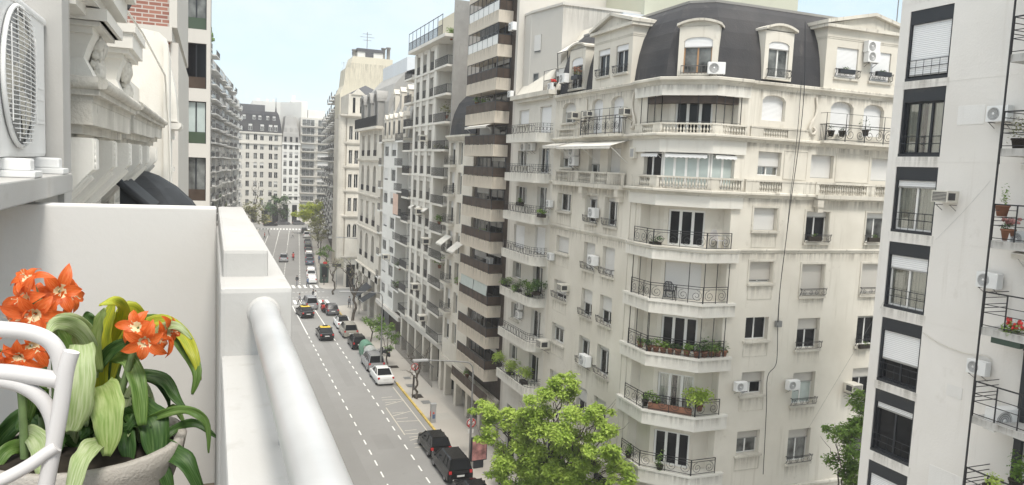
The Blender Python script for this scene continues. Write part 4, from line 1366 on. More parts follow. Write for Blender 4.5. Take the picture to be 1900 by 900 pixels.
for i in range(4):
    mb.quad((0, *prof[i]), (L, *prof[i]), (L, *prof[i + 1]), (0, *prof[i + 1]))
mb.add([(L, *p) for p in prof] + [(L, 6, 24.4)], [(0, 1, 2, 3, 4, 5)])
F6.build(mb, 'mansard_roof', 'lead', B6)
for (x, z, w) in ((.9, 24.5, 1.3), (3.3, 24.5, 1.3), (5.8, 24.5, 1.3), (8.4, 24.5, 1.5), (11.0, 24.5, 1.5), (3.0, 27.6, 1.0), (6.5, 27.6, 1.0), (10.0, 27.6, 1.2)):
    yy = .1 if z < 26 else .7
    mb = MB(); mb.box(x, x + w, yy, 3, z, z + 2.4); mb.slab([(x - .12, z + 2.4), (x + w + .12, z + 2.4), (x + w / 2, z + 3.0)], yy - .1, 3)
    d = F6.build(mb, 'dormer', 'stone', B6)
    simple_window(B6, F6, x + .25, x + w - .25, z + .4, z + 2.0, yy - .03, 2, 'frame_gray', 'glass_mid')

# --- arched stone facade with an old mansard
B7 = thing('apartment_building', 'old stone building with tall arched windows, dark balcony and three round grey dormers', 'building', (20.4, 105, 0))
F7 = Face(20.4, 113.5, -90)
spec = []
for k, x in enumerate((2.0, 6.2, 10.6)):
    for (z, h) in ((22.3, 2.9), (17.4, 3.6), (12.8, 3.2), (7.9, 3.6)):
        spec.append((x, x + 2.0, z, z + h))
F7.build(wall_mb(15.9, 6.4, 26.0, spec, .4, 9), 'wall', 'stone', B7)
for k, s in enumerate(spec):
    simple_window(B7, F7, *s, .38, 2, 'frame_gray', 'glass', shut=(.35, .0, .6, 0)[k % 4], rail=.8)
    if s[2] in (7.9, 17.4): arch_filler(B7, F7, s[0], s[1], s[3] - .9, s[3], .36, 'stone')
for z in (6.4, 11.9, 16.6, 21.5):
    profile_along('cornice', [(20.4, 113.5), (20.4, 97.6)], [(-.02, z), (.15, z + .05), (.35, z + .25), (.35, z + .4), (-.02, z + .42)], 'stone', B7)
mb = MB(); mb.box(0, 16, -.85, .1, 25.8, 26.15); bal = F7.build(mb, 'balcony', 'stone', B7)
mb = MB(); bar_rail(mb, 15.6, 1.35, -.8, .2, 26.15, .22, .02); F7.build(mb, 'railing', 'iron', bal)
mb = MB()
prof = [(.6, 26.1), (.75, 29.4), (1.6, 31.8), (3.0, 33.4), (5.5, 34.3), (9, 34.4)]
for i in range(5): mb.quad((0, *prof[i]), (15.9, *prof[i]), (15.9, *prof[i + 1]), (0, *prof[i + 1]))
mb.add([(15.9, *p) for p in prof] + [(15.9, 9, 26.1)], [(0, 1, 2, 3, 4, 5, 6)]); mb.add([(0, *p) for p in prof] + [(0, 9, 26.1)], [(6, 5, 4, 3, 2, 1, 0)])
F7.build(mb, 'mansard_roof', 'lead', B7)
for x in (1.3, 6.0, 10.7):
    mb = MB(); mb.box(x, x + .5, -.1, 2, 26.2, 29.6); mb.box(x + 2.2, x + 2.7, -.1, 2, 26.2, 29.6)
    n = 10
    for i in range(n):
        a0, a1 = math.pi * i / n, math.pi * (i + 1) / n
        c = x + 1.35
        mb.slab([(c + 1.0 * math.cos(a0), 29.5 + 1.0 * math.sin(a0)), (c + 1.5 * math.cos(a0), 29.5 + 1.5 * math.sin(a0)), (c + 1.5 * math.cos(a1), 29.5 + 1.5 * math.sin(a1)), (c + 1.0 * math.cos(a1), 29.5 + 1.0 * math.sin(a1))], -.25, 2)
    F7.build(mb, 'dormer', 'rough_gray', B7)
    simple_window(B7, F7, x + .6, x + 2.1, 26.4, 30.2, .25, 2, 'frame_gray', 'glass')
mb = MB()
for k in range(4): mb.box(k * 4.6, k * 4.6 + 1.6, -.02, .6, 0, 6.4)
mb.box(0, 16, .6, .9, 0, 6.4, 1); mb.box(0, 16, -.02, .6, 5.4, 6.4)
F7.build(mb, 'ground_floor', ['stone', 'glass'], B7)
mb = MB(); mb.box(1, 15.9, 3, 10, 33.0, 35.2); F7.build(mb, 'roof_block', 'blue_wall', B7)
tag(awning(Face(20.3, 113.5, -90), 8.5, 12.5, 4.6, 1.3, 2.0, 'awning_dark'), 'dark shop awning above the pavement at the corner by the bare tree', 'awning')
tag(awning(Face(20.3, 113.5, -90), 13.0, 15.6, 4.2, 1.1, 1.8, 'awning_dark'), 'second dark shop awning, nearer the green street trees', 'awning')

# --- ornate corner house beyond the cross street
B8 = thing('apartment_building', 'ornate stone corner house with rusticated edge, arched bay windows and small pediment on top', 'building', (22, 130, 0))
F8 = Face(20.9, 128.0, 0)
spec = []
for i, z in enumerate([25.0, 21.0, 17.0, 13.0, 8.6]):
    for (a, b) in ((.35, .95), (1.3, 1.95)): spec.append((a, b, z, z + 2.3))
F8.build(wall_mb(7.0, 5.0, 29.0, spec, .3, 14), 'wall', 'stone', B8)
for k, s in enumerate(spec):
    simple_window(B8, F8, *s, .28, 2, 'frame', 'glass')
    if s[2] == 8.6: arch_filler(B8, F8, s[0], s[1], s[3] - .5, s[3], .25, 'stone')
spec = [(a, a + 1.3, z, z + 2.3) for z in (25, 21, 17, 13, 8.6) for a in (2, 6, 10, 14)]
S8 = Face(20.9 + 22 * BEND - .35, 150, -95.8)
S8.build(wall_mb(21.0, 5.0, 29.0, spec, .3, 3, close=False), 'wall', 'stone', B8)
for s in spec: simple_window(B8, S8, *s, .28, 2, 'frame', 'glass')
mb = MB(); mb.lathe([(.8, 5.0), (.8, 29.0)], 16, (20.35, 128.9, 0))
for k in range(60): mb.lathe([(.84, 5.2 + k * .4), (.84, 5.42 + k * .4)], 12, (20.35, 128.9, 0))
mb.build('rusticated_corner', 'stone', B8)
for (z, o) in ((5.0, .3), (11.9, .3), (16.2, .2), (20.2, .2), (24.2, .2), (28.6, .8)):
    profile_along('cornice', [(20.9 + 20 * BEND, 148), (20.3, 129.0), (20.5, 128.2), (21.0, 127.9), (27.9, 127.95)], [(-.02, z), (.1, z + .05), (o, z + .3), (o, z + .5), (-.02, z + .52)], 'stone', B8)
mb = MB(); mb.box(.2, 6.6, .4, 9, 29.0, 32.6); mb.slab([(.6, 32.5), (3.0, 32.5), (1.8, 33.5)], .2, 3)
mb.box(.9, 1.3, .36, .5, 29.5, 32.0, 2); mb.box(2.1, 2.5, .36, .5, 29.5, 32.0, 2)
for q in ((.2, 6.6, .4, 9),):
    mb.add([(q[0], q[2], 32.6), (q[1], q[2], 32.6), (q[1], q[3], 32.6), (q[0], q[3], 32.6), ((q[0] + q[1]) / 2, 3, 34.4), ((q[0] + q[1]) / 2, 7, 34.4)], [(0, 1, 4), (1, 2, 5, 4), (2, 3, 5), (3, 0, 4, 5)], 1)
F8.build(mb, 'attic', ['stone', 'slate_far', 'glass'], B8)
mb = MB(); mb.box(0, 7, .1, .5, 0, 5.0); mb.box(.4, 1.8, -.02, .2, PZ, 4, 1); mb.box(2.6, 4.2, -.02, .2, PZ, 4, 1); F8.build(mb, 'ground_floor', ['stone', 'glass'], B8)

# --- the tall yellowish party wall behind
B9 = thing('apartment_building', 'tall building with a huge blank pale yellow side wall and stepped roof terraces', 'building', (28, 152, 0))
mb = MB()
prof = [(23.2, 0), (36.5, 0), (36.5, 41.0), (33.4, 41.0), (33.4, 41.9), (25.6, 41.9), (25.2, 40.6), (25.0, 39.5), (24.2, 39.5), (23.9, 36.2), (23.2, 34.5)]
mb.slab(prof, 151.5, 158)
mb.box(29, 44, 158, 190, 0, 40)
mb.build('wall', 'yellow_wall', B9)
mb = MB(); mb.box(26.5, 31.5, 152, 158, 41.9, 43.0); mb.box(26.4, 31.6, 151.8, 158, 43.0, 43.6, 1); mb.box(28, 29.6, 151.9, 152.1, 42.0, 42.9, 1)
mb.build('roof_house', ['far_white', 'slate_far'], B9)
mb = MB()
mb.box(32.6, 34.9, 151.3, 151.49, 34.2, 36.2); mb.box(23.9, 24.4, 151.3, 151.49, 29, 31.5)
mb.build('window', 'glass_mid', B9)
mb = MB()
for (x, z, h) in ((31.8, 41.9, 2.0), (32.8, 41.9, 2.2), (26, 41.9, 1.2)):
    mb.lathe([(.35, z), (.35, z + h), (.5, z + h), (.5, z + h + .3)], 8, (x, 153, 0))
mb.build('chimney', 'rough_gray', B9)
mb = MB(); mb.tube([(28.5, 153, 43.6), (28.5, 153, 47)], .08, 4)
for (z, w) in ((46.0, 1.4), (46.6, .9), (45.4, .8)): mb.tube([(28.5 - w, 153, z), (28.5 + w, 153, z)], .05, 4)
tag(mb.build('antenna', 'steel'), 'thin TV antenna on the roof of the tall pale yellow building', 'antenna')

# --- dark balconied building on the bent part of the street
def bent_block(F, L, x0, nfl, z0, pitch, base_mat, slab_mat, rail_mat, cat_label, deep=1.4, glass='glass', cols=None, h_extra=.0, seed=1, podium='brown_dark'):
    rg = random.Random(seed)
    p = F.w(L / 2, 3, 0)
    B = thing('apartment_building', cat_label, 'building', (p.x, p.y, 0))
    top = z0 + pitch * nfl
    mb = MB(); mb.box(x0, L, .9, 12, z0, top + h_extra); mb.box(x0, L, .5, 12, 0, z0, 1)
    F.build(mb, 'wall', [base_mat, podium], B)
    w = (L - x0) / (cols or max(2, round((L - x0) / 5)))
    n = round((L - x0) / w)
    for i in range(nfl):
        z = z0 + pitch * i
        for k in range(n):
            a = x0 + k * w
            o = deep * (1 if (k % 2 == 0) else .55)
            simple_window(B, F, a + .5, a + w - .6, z + .05, z + pitch - .55, .86, 3, 'frame', glass, rg.choice((0, 0, .3, .6)))
            mb = MB(); mb.box(a + .12, a + w - .12, -o + .9, .9, z - .22, z)
            bal = F.build(mb, 'balcony', slab_mat, B)
            mb = MB()
            if rail_mat == 'bar': bar_rail(mb, w - .3, .9, -o + .94, a + .15, z, .3, .02); rm = 'iron_soft'
            else: mb.box(a + .14, a + w - .14, -o + .92, -o + .97, z, z + .85); rm = rail_mat
            F.build(mb, 'railing', rm, bal)
    return B
D5 = R(5.8)
FB = Face(20.8 + (150 - 128) * BEND + (228 - 150) * BEND, 228, -95.8)
B10 = bent_block(FB, 70, 40, 12, 5.0, 2.72, 'brown_dark', 'far_white', 'bar', 'dark building with stacked white-edged balconies next to the tall yellow wall', 2.0, 'glass', 6, seed=3)
B10b = bent_block(FB, 39.5, 0, 11, 5.0, 2.72, 'stone_far', 'far_white', 'bar', 'pale balconied building farther along the right side, half hidden by street trees', 2.0, 'glass_mid', 6, seed=4)

for i, z in enumerate(z2):
    e = roundrect(19.394, 20.40, 44.614, 50.406, .8)
    stain(B2, e[1:], z - .002, .5, 'drip_soft'); 
for i, z in enumerate(z3):
    stain(B3, [(19.396, 60.0), (19.396, 52.996), (20.5, 52.996)], z - .002, .8, 'drip_soft')
for z in (24.1, 26.1): stain(B4, [(20.394, 67.4), (20.394, 60.4)], z - .4, 1.0)
for z in z5: stain(B5, [(20.394, 81.2), (20.394, 72.2)], z - .17, .6)
for z in (21.9, 17.0, 12.3, 25.7): stain(B7, [(20.394, 113), (20.394, 97.8)], z, 1.4)
stain(B9, [(23.3, 151.49), (36.4, 151.49)], 40.6, 6.0, 'drip_soft'); stain(B2, [(21.5, 46.39), (33.9, 46.39)], 32.4, 2.2, 'drip_soft')
# ------------------------------------------------------------------ buildings that close the far end of the street
def grid_block(label, F, L, z0, nfl, pitch, xs, ww, wh, mat, top, deep=10, leaves=2, glass='glass_mid', rail=0.0, frame='frame', cornice_at=(), sill=.6, podium=True, kinds=None):
    p = F.w(L / 2, deep / 2, 0)
    B = thing('apartment_building', label, 'building', (p.x, p.y, 0))
    rg = random.Random(int(L * 100))
    spec = [(x, x + ww, z0 + i * pitch + sill, z0 + i * pitch + sill + wh) for i in range(nfl) for x in xs]
    F.build(wall_mb(L, 0, top, spec, .3, deep), 'wall', mat, B)
    for s in spec:
        simple_window(B, F, *s, .27, leaves, frame, glass if rg.random() < .6 else 'glass', rg.choice((0, 0, .25, .5)), rail=rail)
    for z in cornice_at:
        mb = MB(); mb.box(-.1, L + .1, -.35, -.004, z, z + .45); F.build(mb, 'cornice', mat, B)
    mb = MB()
    if podium:
        mb.box(-.05, L + .05, -.12, -.004, z0 - .5, z0)
        n = max(2, int(L / 3))
        for k in range(n): mb.box(L * (k + .2) / n, L * (k + .75) / n, -.06, -.005, .15, z0 - 1.0, 1)
    F.build(mb, 'ground_floor', [mat, 'glass'], B)
    return B
E1F = Face(4.5, 258.0, 2)
E1 = grid_block('grey stone building with a black mansard and two rows of roof windows, closing the street', E1F, 16.7, 5.2, 8, 3.0,
                [1.0, 3.1, 5.6, 8.0, 10.0, 12.7, 14.4], 1.1, 1.9, 'stone_far', 29.4, cornice_at=(25.6, 28.9), rail=.5)
mb = MB(); o = .25
pr = [(0, 29.4), (.35, 32.5), (.9, 35.2), (1.4, 36.2)]
for i in range(3):
    (a, z), (b, zb) = pr[i], pr[i + 1]
    mb.quad((a, a, z), (16.7 - a, a, z), (16.7 - b, b, zb), (b, b, zb)); mb.quad((16.7 - a, a, z), (16.7 - a, 10, z), (16.7 - b, 10, zb), (16.7 - b, b, zb)); mb.quad((a, 10, z), (a, a, z), (b, b, zb), (b, 10, zb))
mb.quad((1.4, 1.4, 36.2), (15.3, 1.4, 36.2), (15.3, 10, 36.2), (1.4, 10, 36.2))
mb.box(2, 11.5, 1.6, 6, 36.2, 38.2, 1)
E1F.build(mb, 'mansard_roof', ['slate', 'slate_far'], E1)
for (z, xs2, y, w, h) in ((29.9, (6.4, 10.0, 12.6, 14.2), .05, 1.1, 2.0), (33.4, (2.3, 4.6, 7.6, 9.4, 11.8, 13.8), .42, .9, 1.3)):
    for x in xs2:
        mb = MB(); mb.box(x - .15, x + w + .15, y, 3, z - .15, z + h + .2); d = E1F.build(mb, 'dormer', 'slate', E1)
        simple_window(E1, E1F, x, x + w, z, z + h, y - .04, 2, 'frame', 'glass_mid', .3)
mb = MB(); mb.lathe([(.3, 36.2), (.12, 38), (.03, 41)], 6, (14.9, 1.6, 0)); E1F.build(mb, 'finial', 'slate', E1)
E2F = Face(21.3, 258.2, 2)
E2 = grid_block('narrow stone house with a stepped grey mansard, between the black-roofed corner and the balconied block', E2F, 5.7, 7.2, 7, 2.75, [.5, 2.3, 4.1], 1.0, 1.9, 'far_white', 26.4, cornice_at=(25.9, 9.0), rail=.6)
mb = MB()
for i, ((a, z), (b, zb)) in enumerate((((0, 26.4), (.6, 29.6)), ((.6, 29.6), (1.4, 32.2)), ((1.4, 32.2), (2.0, 35.2)))):
    mb.quad((a * .6, a, z), (5.7 - a * .6, a, z), (5.7 - b * .6, b, zb), (b * .6, b, zb)); mb.quad((5.7 - a * .6, a, z), (5.7 - a * .6, 8, z), (5.7 - b * .6, 8, zb), (5.7 - b * .6, b, zb)); mb.quad((a * .6, 8, z), (a * .6, a, z), (b * .6, b, zb), (b * .6, 8, zb))
for x in (.5, 2.3, 4.1):
    mb.box(x, x + 1.0, .05, 2, 26.6, 28.6); mb.box(x + .15, x + .85, -.0, .06, 26.8, 28.4, 1)
    mb.box(x + .2, x + 1.0, .7, 2, 29.8, 31.4)
E2F.build(mb, 'mansard_roof', ['lead', 'glass'], E2)
E3F = Face(27.2, 258.6, 2)
B = bent_block(E3F, 10.2, 0, 11, 4.8, 2.75, 'stone_far', 'stone_far', 'bar', 'grey-beige block with a balcony on every floor at the far end of the street', 1.2, 'glass_mid', 2, seed=9, podium='stone_far')
E4F = Face(37.6, 256.5, 2)
B = bent_block(E4F, 8.4, 0, 11, 4.8, 2.75, 'far_white', 'far_white', 'bar', 'off-white block with planted balconies, last one seen at the far end behind the yellow-green tree', 1.2, 'glass_mid', 2, seed=10, podium='stone_far')
def blank_block(label, poly, z1, mat='far_white', extras=()):
    mb = MB(); mb.prism(poly, 0, z1)
    for e in extras: mb.box(*e)
    cx = sum(p[0] for p in poly) / len(poly); cy = sum(p[1] for p in poly) / len(poly)
    B = thing('apartment_building', label, 'building', (cx, cy, 0))
    mb.build('wall', mat, B)
    return B
blank_block('blank pale building rising behind the black mansard at the end of the street', [(12.6, 270), (21.5, 270), (27.6, 262), (27.6, 290), (12.6, 290)], 40.2, 'far_white', [(14, 15, 271, 272, 40.2, 41.2), (17, 17.8, 271, 272, 40.2, 41.0), (19, 19.6, 271, 272, 40.2, 41.2)])
blank_block('far building with roof tanks and a stepped skyline above the balconied block', [(24.5, 274), (44, 274), (44, 292), (24.5, 292)], 35.6, 'far_white', [(25.5, 31, 275, 280, 35.6, 41.5), (25.8, 26.8, 275, 276, 41.5, 43.2), (31.2, 37, 275, 280, 35.6, 38.6), (38, 41, 276, 280, 35.6, 37)])
blank_block('long pale block behind the left end of the black mansard', [(-6, 275), (12, 275), (12, 292), (-6, 292)], 37.6, 'far_white', [(2, 4, 276, 280, 37.6, 38.6)])
blank_block('low grey house at the far left corner, mostly behind pale trees', [(-12, 258.4), (4.3, 258.4), (4.3, 270), (-12, 270)], 27.0, 'stone_far')
# chimney between
# ------------------------------------------------------------------ left side, beyond the cross street
L0 = Vector((-2.6, 127.5))
for k, (s0, L, nfl, z0, bm, sm, rm, dp, lab, cols) in enumerate((
        (0, 34, 14, 4.8, 'stone_far', 'far_white', 'bar', 1.5, 'tall balconied block at the near left corner of the far street, shrubs on its roof', 5),
        (34.3, 26, 13, 4.8, 'stone_far', 'far_white', 'glass', 1.4, 'block with dark blue glass balcony fronts on the left side of the far street', 4),
        (60.6, 24, 13, 4.6, 'stone_far', 'far_white', 'bar', 1.5, 'grey and dark block with alternating balconies, third on the left of the far street', 4),
        (85, 22, 12, 4.6, 'far_white', 'far_white', 'far_white', 1.3, 'white block with solid white balcony fronts, last on the left before the avenue', 4))):
    d = Vector((math.sin(D5), math.cos(D5)))
    p = L0 + d * s0
    F = Face(p.x, p.y, 90 - 5.8)
    bent_block(F, L, 0, nfl, z0, 2.72, bm, sm, rm, lab, dp, 'glass', cols, seed=20 + k)
    if k == 0:
        mb = MB(); rg = random.Random(5)
        for i in range(70):
            x = rg.uniform(2, 30); c = F.w(x, rg.uniform(.2, 1.6), 4.8 + 2.72 * 14 + rg.uniform(0, .8 + (1.4 if i % 7 == 0 else 0)))
            mb.ball(c, rg.uniform(.25, .6), 5, 3, 0, rough=.3, rg=rg)
        tag(mb.build('roof_garden', 'leaf_mid'), 'row of roof terrace shrubs on top of the near left balconied block', 'shrubs')['kind'] = 'stuff'
# concrete building with dark wide windows seen from its side
L2 = thing('apartment_building', 'beige concrete building with stacked dark wide windows seen end-on, left of the sky', 'building', (-3, 42, 0))
LF2 = Face(-6.0, 36.0, 0)
spec = [(4.95, 5.76, z, z + h) for z, h in ((15.8, 1.8), (19.45, 1.9), (21.96, 1.82), (24.33, 1.93), (26.85, 2.0), (29.5, 2.0))]
LF2.build(wall_mb(5.92, 0, 34, spec, .16, 34), 'wall', 'gray_wall', L2)
for k, s in enumerate(spec):
    w_ = add_window(L2, LF2, *s, .14, 2, 'frame_black', ('glass_mid', 'glass_mid', 'sea_glass', 'glass', 'glass_mid', 'glass')[k], sill=False, fw=.04)
    mb = MB(); mb.box(s[0] + .03, s[1] - .03, .11, .135, s[2] + .02, s[2] + .5)
    LF2.build(mb, 'lower_panel', plain('green_panel', (.06, .085, .055), .2) if k in (2, 4) else 'brown_rail', L2)
mb = MB(); mb.box(4.80, 4.86, -.05, -.0, 15, 34); LF2.build(mb, 'drain_pipe', 'frame_black', L2)
# ------------------------------------------------------------------ coarse white building at the right with black window bays
B0 = thing('apartment_building', 'white rendered building with a column of black-framed windows and iron-railed balconies, nearest on the right', 'building', (20.6, 12, 0))
F0 = Face(20.4, 18.45, -90)                # local x = 18.45 - Y
rows0 = [(30.3, 32.4, 'shut', .94), (27.55, 29.75, 'shut', .94), (24.78, 26.95, 'shut', .93), (22.42, 24.54, 'curt', 0), (20.02, 22.1, 'part', .12), (17.55, 19.70, 'part', .24), (15.1, 17.22, 'part', .56), (12.72, 14.83, 'part', .10), (10.3, 12.4, 'part', .5), (7.9, 10.0, 'part', .3), (5.4, 7.5, 'part', 0)]
ops = [(.36, 1.88, a, b) for a, b, _, _ in rows0]
F0.build(wall_mb(30, 0, 36, ops, .16, 12), 'wall', 'r0_wall', B0)
for (a, b, kind, sh) in rows0:
    top = b - .42
    mb = MB()                                  # black lintel box, jambs and apron framing each opening
    mb.box(.36, 1.88, .03, .16, top, b); mb.box(.36, .42, .03, .16, a, top); mb.box(1.82, 1.88, .03, .16, a, top); mb.box(.36, 1.88, .01, .16, a, a + .09)
    F0.build(mb, 'window_box', 'frame_black', B0)
    o = add_window(B0, F0, .42, 1.82, a + .09, top, .15, 3 if kind == 'curt' else 2, frame='frame' if kind == 'part' and sh < .3 and sh > .11 else 'frame_black', glass='glass', shut=sh, shutmat='shutter_white', sill=False, curtain=(kind == 'curt' or sh in (.12, .24)), fw=.05)
    mb = MB()
    for zz in (a + .62, a + .40): mb.box(.38, 1.86, .02, .035, zz, zz + .02)
    for k in range(6): mb.box(.42 + k * .28, .43 + k * .28, .022, .034, a + .09, a + .64)
    F0.build(mb, 'window_rail', 'frame_black', B0)
mb = MB()
for z in (10.12, 12.56, 14.97, 17.38, 19.86, 22.26, 24.66, 27.2): mb.box(.0, 30, -.006, -.001, z, z + .012)
F0.build(mb, 'render_joint', 'r0_wall', B0)
M['patch_wall'] = plaster('patched_render', (.74, .725, .70), (.52, .49, .45), .6, scale=2.5, bump=.4)
for (x, z, w, h) in ((2.35, 23.35, .85, .55), (2.9, 15.35, .5, .35), (2.6, 11.8, 1.1, 1.3)):
    mb = MB(); mb.cbox(x, x + w, -.012, .004, z, z + h, .005); F0.build(mb, 'render_patch', 'patch_wall', B0)
# balconies at the right edge
zb0 = [8.0, 10.45, 12.86, 15.3, 17.78, 20.15, 22.6, 25.05, 27.5]
for i, z in enumerate(zb0):
    mb = MB(); mb.box(4.42, 9.5, -.95, -.003, z - .20, z); bal = F0.build(mb, 'balcony', 'balcony_white', B0)
    mb = MB(); t = .011
    for zz in (.40, .52, .62, .80, .95):
        if zz in (.40, .62): mb.box(4.43, 9.5, -.94, -.92, z + zz, z + zz + .018)
        mb.box(4.43, 4.45, -.93, -.01, z + zz, z + zz + .018)
    mb.box(4.43, 9.5, -.95, -.915, z + .95, z + .985); mb.box(4.43, 9.5, -.94, -.92, z + .06, z + .08)
    for k in range(9): mb.box(4.43 + k * .62, 4.455 + k * .62, -.945, -.915, z, z + .95)
    F0.build(mb, 'railing', 'iron', bal)
    add_window(B0, F0, 5.35, 7.6, z + .02, z + 1.95, .06 - .06 + .01, 3, frame='frame' if i in (4, 2) else 'frame_black', glass='glass_mid', shut=(.3, .1, .75, .82, .06, .5, .3, .85, .9)[i], shutmat='shutter_white', sill=False, fw=.07)
    mb = MB(); mb.box(5.1, 7.7, -.16, -.004, z + 1.95, z + 2.2); mb.box(5.1, 5.3, -.12, -.004, z, z + 1.95)
    F0.build(mb, 'shutter_box', 'frame_black', B0)
mb = MB(); mb.box(4.415, 4.455, -.99, -.955, 0, 36); F0.build(mb, 'corner_post', 'iron', B0)
mb = MB(); mb.tube([(4.43, -.97, 22.2), (4.2, -.6, 22.2), (4.43, -.96, 22.6)], .015, 4)
F0.build(mb, 'bracket', 'iron', B0)
for i, lab in ((4, 'upper torn scalloped awning, just under the balcony with the pink flowers'), (5, 'frayed scalloped awning under the balcony with the plant cage')):
    z = zb0[i]
    tag(awning(F0, 4.75, 8.5, z + 2.22, .16, .5, 'awning', None, -.02), lab, 'awning', 'awnings at the right edge')
tag(awning(F0, 4.6, 8.5, zb0[2] - .28, .1, .55, 'patch_wall', None, -.02), 'plain grey canopy under the balcony with the large floor-standing air conditioner', 'awning', 'awnings at the right edge')

for (a, b, kind, sh) in rows0: stain(B0, [(20.394, 18.45 - .3), (20.394, 18.45 - 1.95)], a - .005, .42, 'drip_soft')
for z in zb0: stain(B0, [(19.444, 14.0), (19.444, 9.0)], z - .01, .19)
stain(B0, [(20.393, 18.4), (20.393, 8)], 35.9, 9.0, 'drip_soft'); 
# ------------------------------------------------------------------ our own balcony
FL = 20.08                                  # balcony floor level
BAL = thing('balcony', 'white painted balcony parapet with stepped end pillar, end wall and thick white handrail', 'balcony', (0, 1.5, FL))
mb = MB(); mb.cbox(.022, .185, -2.0, 1.80, FL - .3, 21.05, .008); mb.cbox(.10, .20, -2.0, 1.80, 20.9, 21.0, .008); mb.build('parapet', 'balcony_white', BAL)
mb = MB(); mb.cbox(.018, .175, 1.78, 3.62, FL - .3, 21.205, .012); mb.cbox(.026, .132, 1.95, 3.60, 21.19, 21.272, .010)
mb.build('end_pillar', 'balcony_white', BAL)
mb = MB(); mb.cbox(-3.2, .020, 3.40, 3.53, FL - .3, 21.278, .008); mb.build('end_wall', 'balcony_wall', BAL)
mb = MB(); mb.box(-3.2, .02, -2.0, 3.42, FL - .25, FL); mb.build('floor', 'tile', BAL)
mb = MB(); mb.tube([(.112, -1.2, 21.148), (.112, 1.79, 21.148)], .0315, 24); mb.build('handrail', 'gloss_white', BAL)
mb = MB(); mb.lathe([(.0315, -.008), (.0345, -.005), (.037, .0), (.037, .012)], 20, (.112, 1.78, 21.148), axis='y'); mb.build('rail_collar', 'balcony_white', BAL)
for y in (.2, 1.2):
    mb = MB(); mb.tube([(.112, y, 21.05), (.112, y, 21.13)], .012, 8); mb.build('rail_support', 'gloss_white', BAL)
# side wall and ledge that carry the outdoor unit
LW = thing('wall', 'white partition wall and ledge carrying the large outdoor air conditioner at the far left', 'wall', (-.9, 4.0, FL))
mb = MB(); mb.box(-2.6, -.635, 4.02, 4.22, FL - 3, 25.0); mb.build('partition', 'balcony_white', LW)
mb = MB(); mb.box(-1.12, -1.02, 2.0, 4.02, 21.38, 25.0); mb.build('back_panel', 'balcony_wall', LW)
mb = MB(); mb.cbox(-1.3, -.60, 2.0, 4.02, 21.30, 21.385, .006); mb.box(-1.3, -.66, 3.535, 4.02, FL - 1, 21.30)
mb.build('ledge', 'balcony_white', LW)
t = thing('air_conditioner', 'large white outdoor air conditioner with round wire fan guard, close up at far left', 'air conditioner', (-.85, 3.56, 21.385))
mb = MB(); mb.cbox(-1.0, -.70, 3.12, 4.0, 21.455, 22.06, .018); mb.box(-.703, -.698, 3.78, 3.955, 21.62, 22.0); mb.cbox(-1.01, -.694, 3.11, 4.01, 22.04, 22.07, .01)
for z in (21.60, 21.70, 21.75): mb.box(-.70, -.696, 3.77, 3.96, z, z + .006)
mb.build('casing', 'ac', t)
mb = MB(); mb.lathe([(.001, -.696), (.262, -.696), (.262, -.699)], 40, (0, 3.46, 21.765), 0, 'x'); mb.build('fan_opening', 'ac_gray', t)
mb = MB()
for k in range(3):
    a = k * 2.1 + .5
    for q in range(6):
        a0, a1 = a + q * .16, a + (q + 1) * .16
        mb.quad((-.694, 3.46 + .05 * math.cos(a0), 21.765 + .05 * math.sin(a0)), (-.694, 3.46 + .05 * math.cos(a1), 21.765 + .05 * math.sin(a1)), (-.694 + .004, 3.46 + .23 * math.cos(a1 + .2), 21.765 + .23 * math.sin(a1 + .2)), (-.694 + .004, 3.46 + .23 * math.cos(a0 + .2), 21.765 + .23 * math.sin(a0 + .2)))
mb.lathe([(.001, -.69), (.06, -.69), (.06, -.696)], 16, (0, 3.46, 21.765), 0, 'x')
mb.build('fan_blade', 'ac_beige', t)
mb = MB()
n = 30
for i in range(n):
    z = -.26 + .52 * (i + .5) / n; hw = math.sqrt(max(0, .265 ** 2 - z * z))
    pts = [(-.668 - .02 * (abs(q) / .265) ** 2, 3.46 + q, 21.765 + z) for q in [hw * (k / 4 - 1) for k in range(9)]]
    mb.tube(pts, .0026, 4, 0, cap=False)
for i in range(5):
    y = -.2 + .1 * i; hw = math.sqrt(.265 ** 2 - y * y)
    mb.tube([(-.673, 3.46 + y, 21.765 + hw * (k / 4 - 1)) for k in range(9)], .0028, 4, 0, cap=False)
mb.tube([(-.688, 3.46 + .266 * math.cos(a), 21.765 + .266 * math.sin(a)) for a in [2 * math.pi * k / 40 for k in range(41)]], .009, 6, 0, cap=False)
mb.build('fan_guard', 'ac', t)
for y in (3.25, 3.82):
    mb = MB(); mb.cbox(-1.02, -.62, y, y + .07, 21.41, 21.455, .008); mb.build('foot', 'ac', t)
    mb = MB(); mb.cbox(-1.1, -.60, y - .03, y + .10, 21.386, 21.41, .004); mb.build('base_block', 'ac', t)

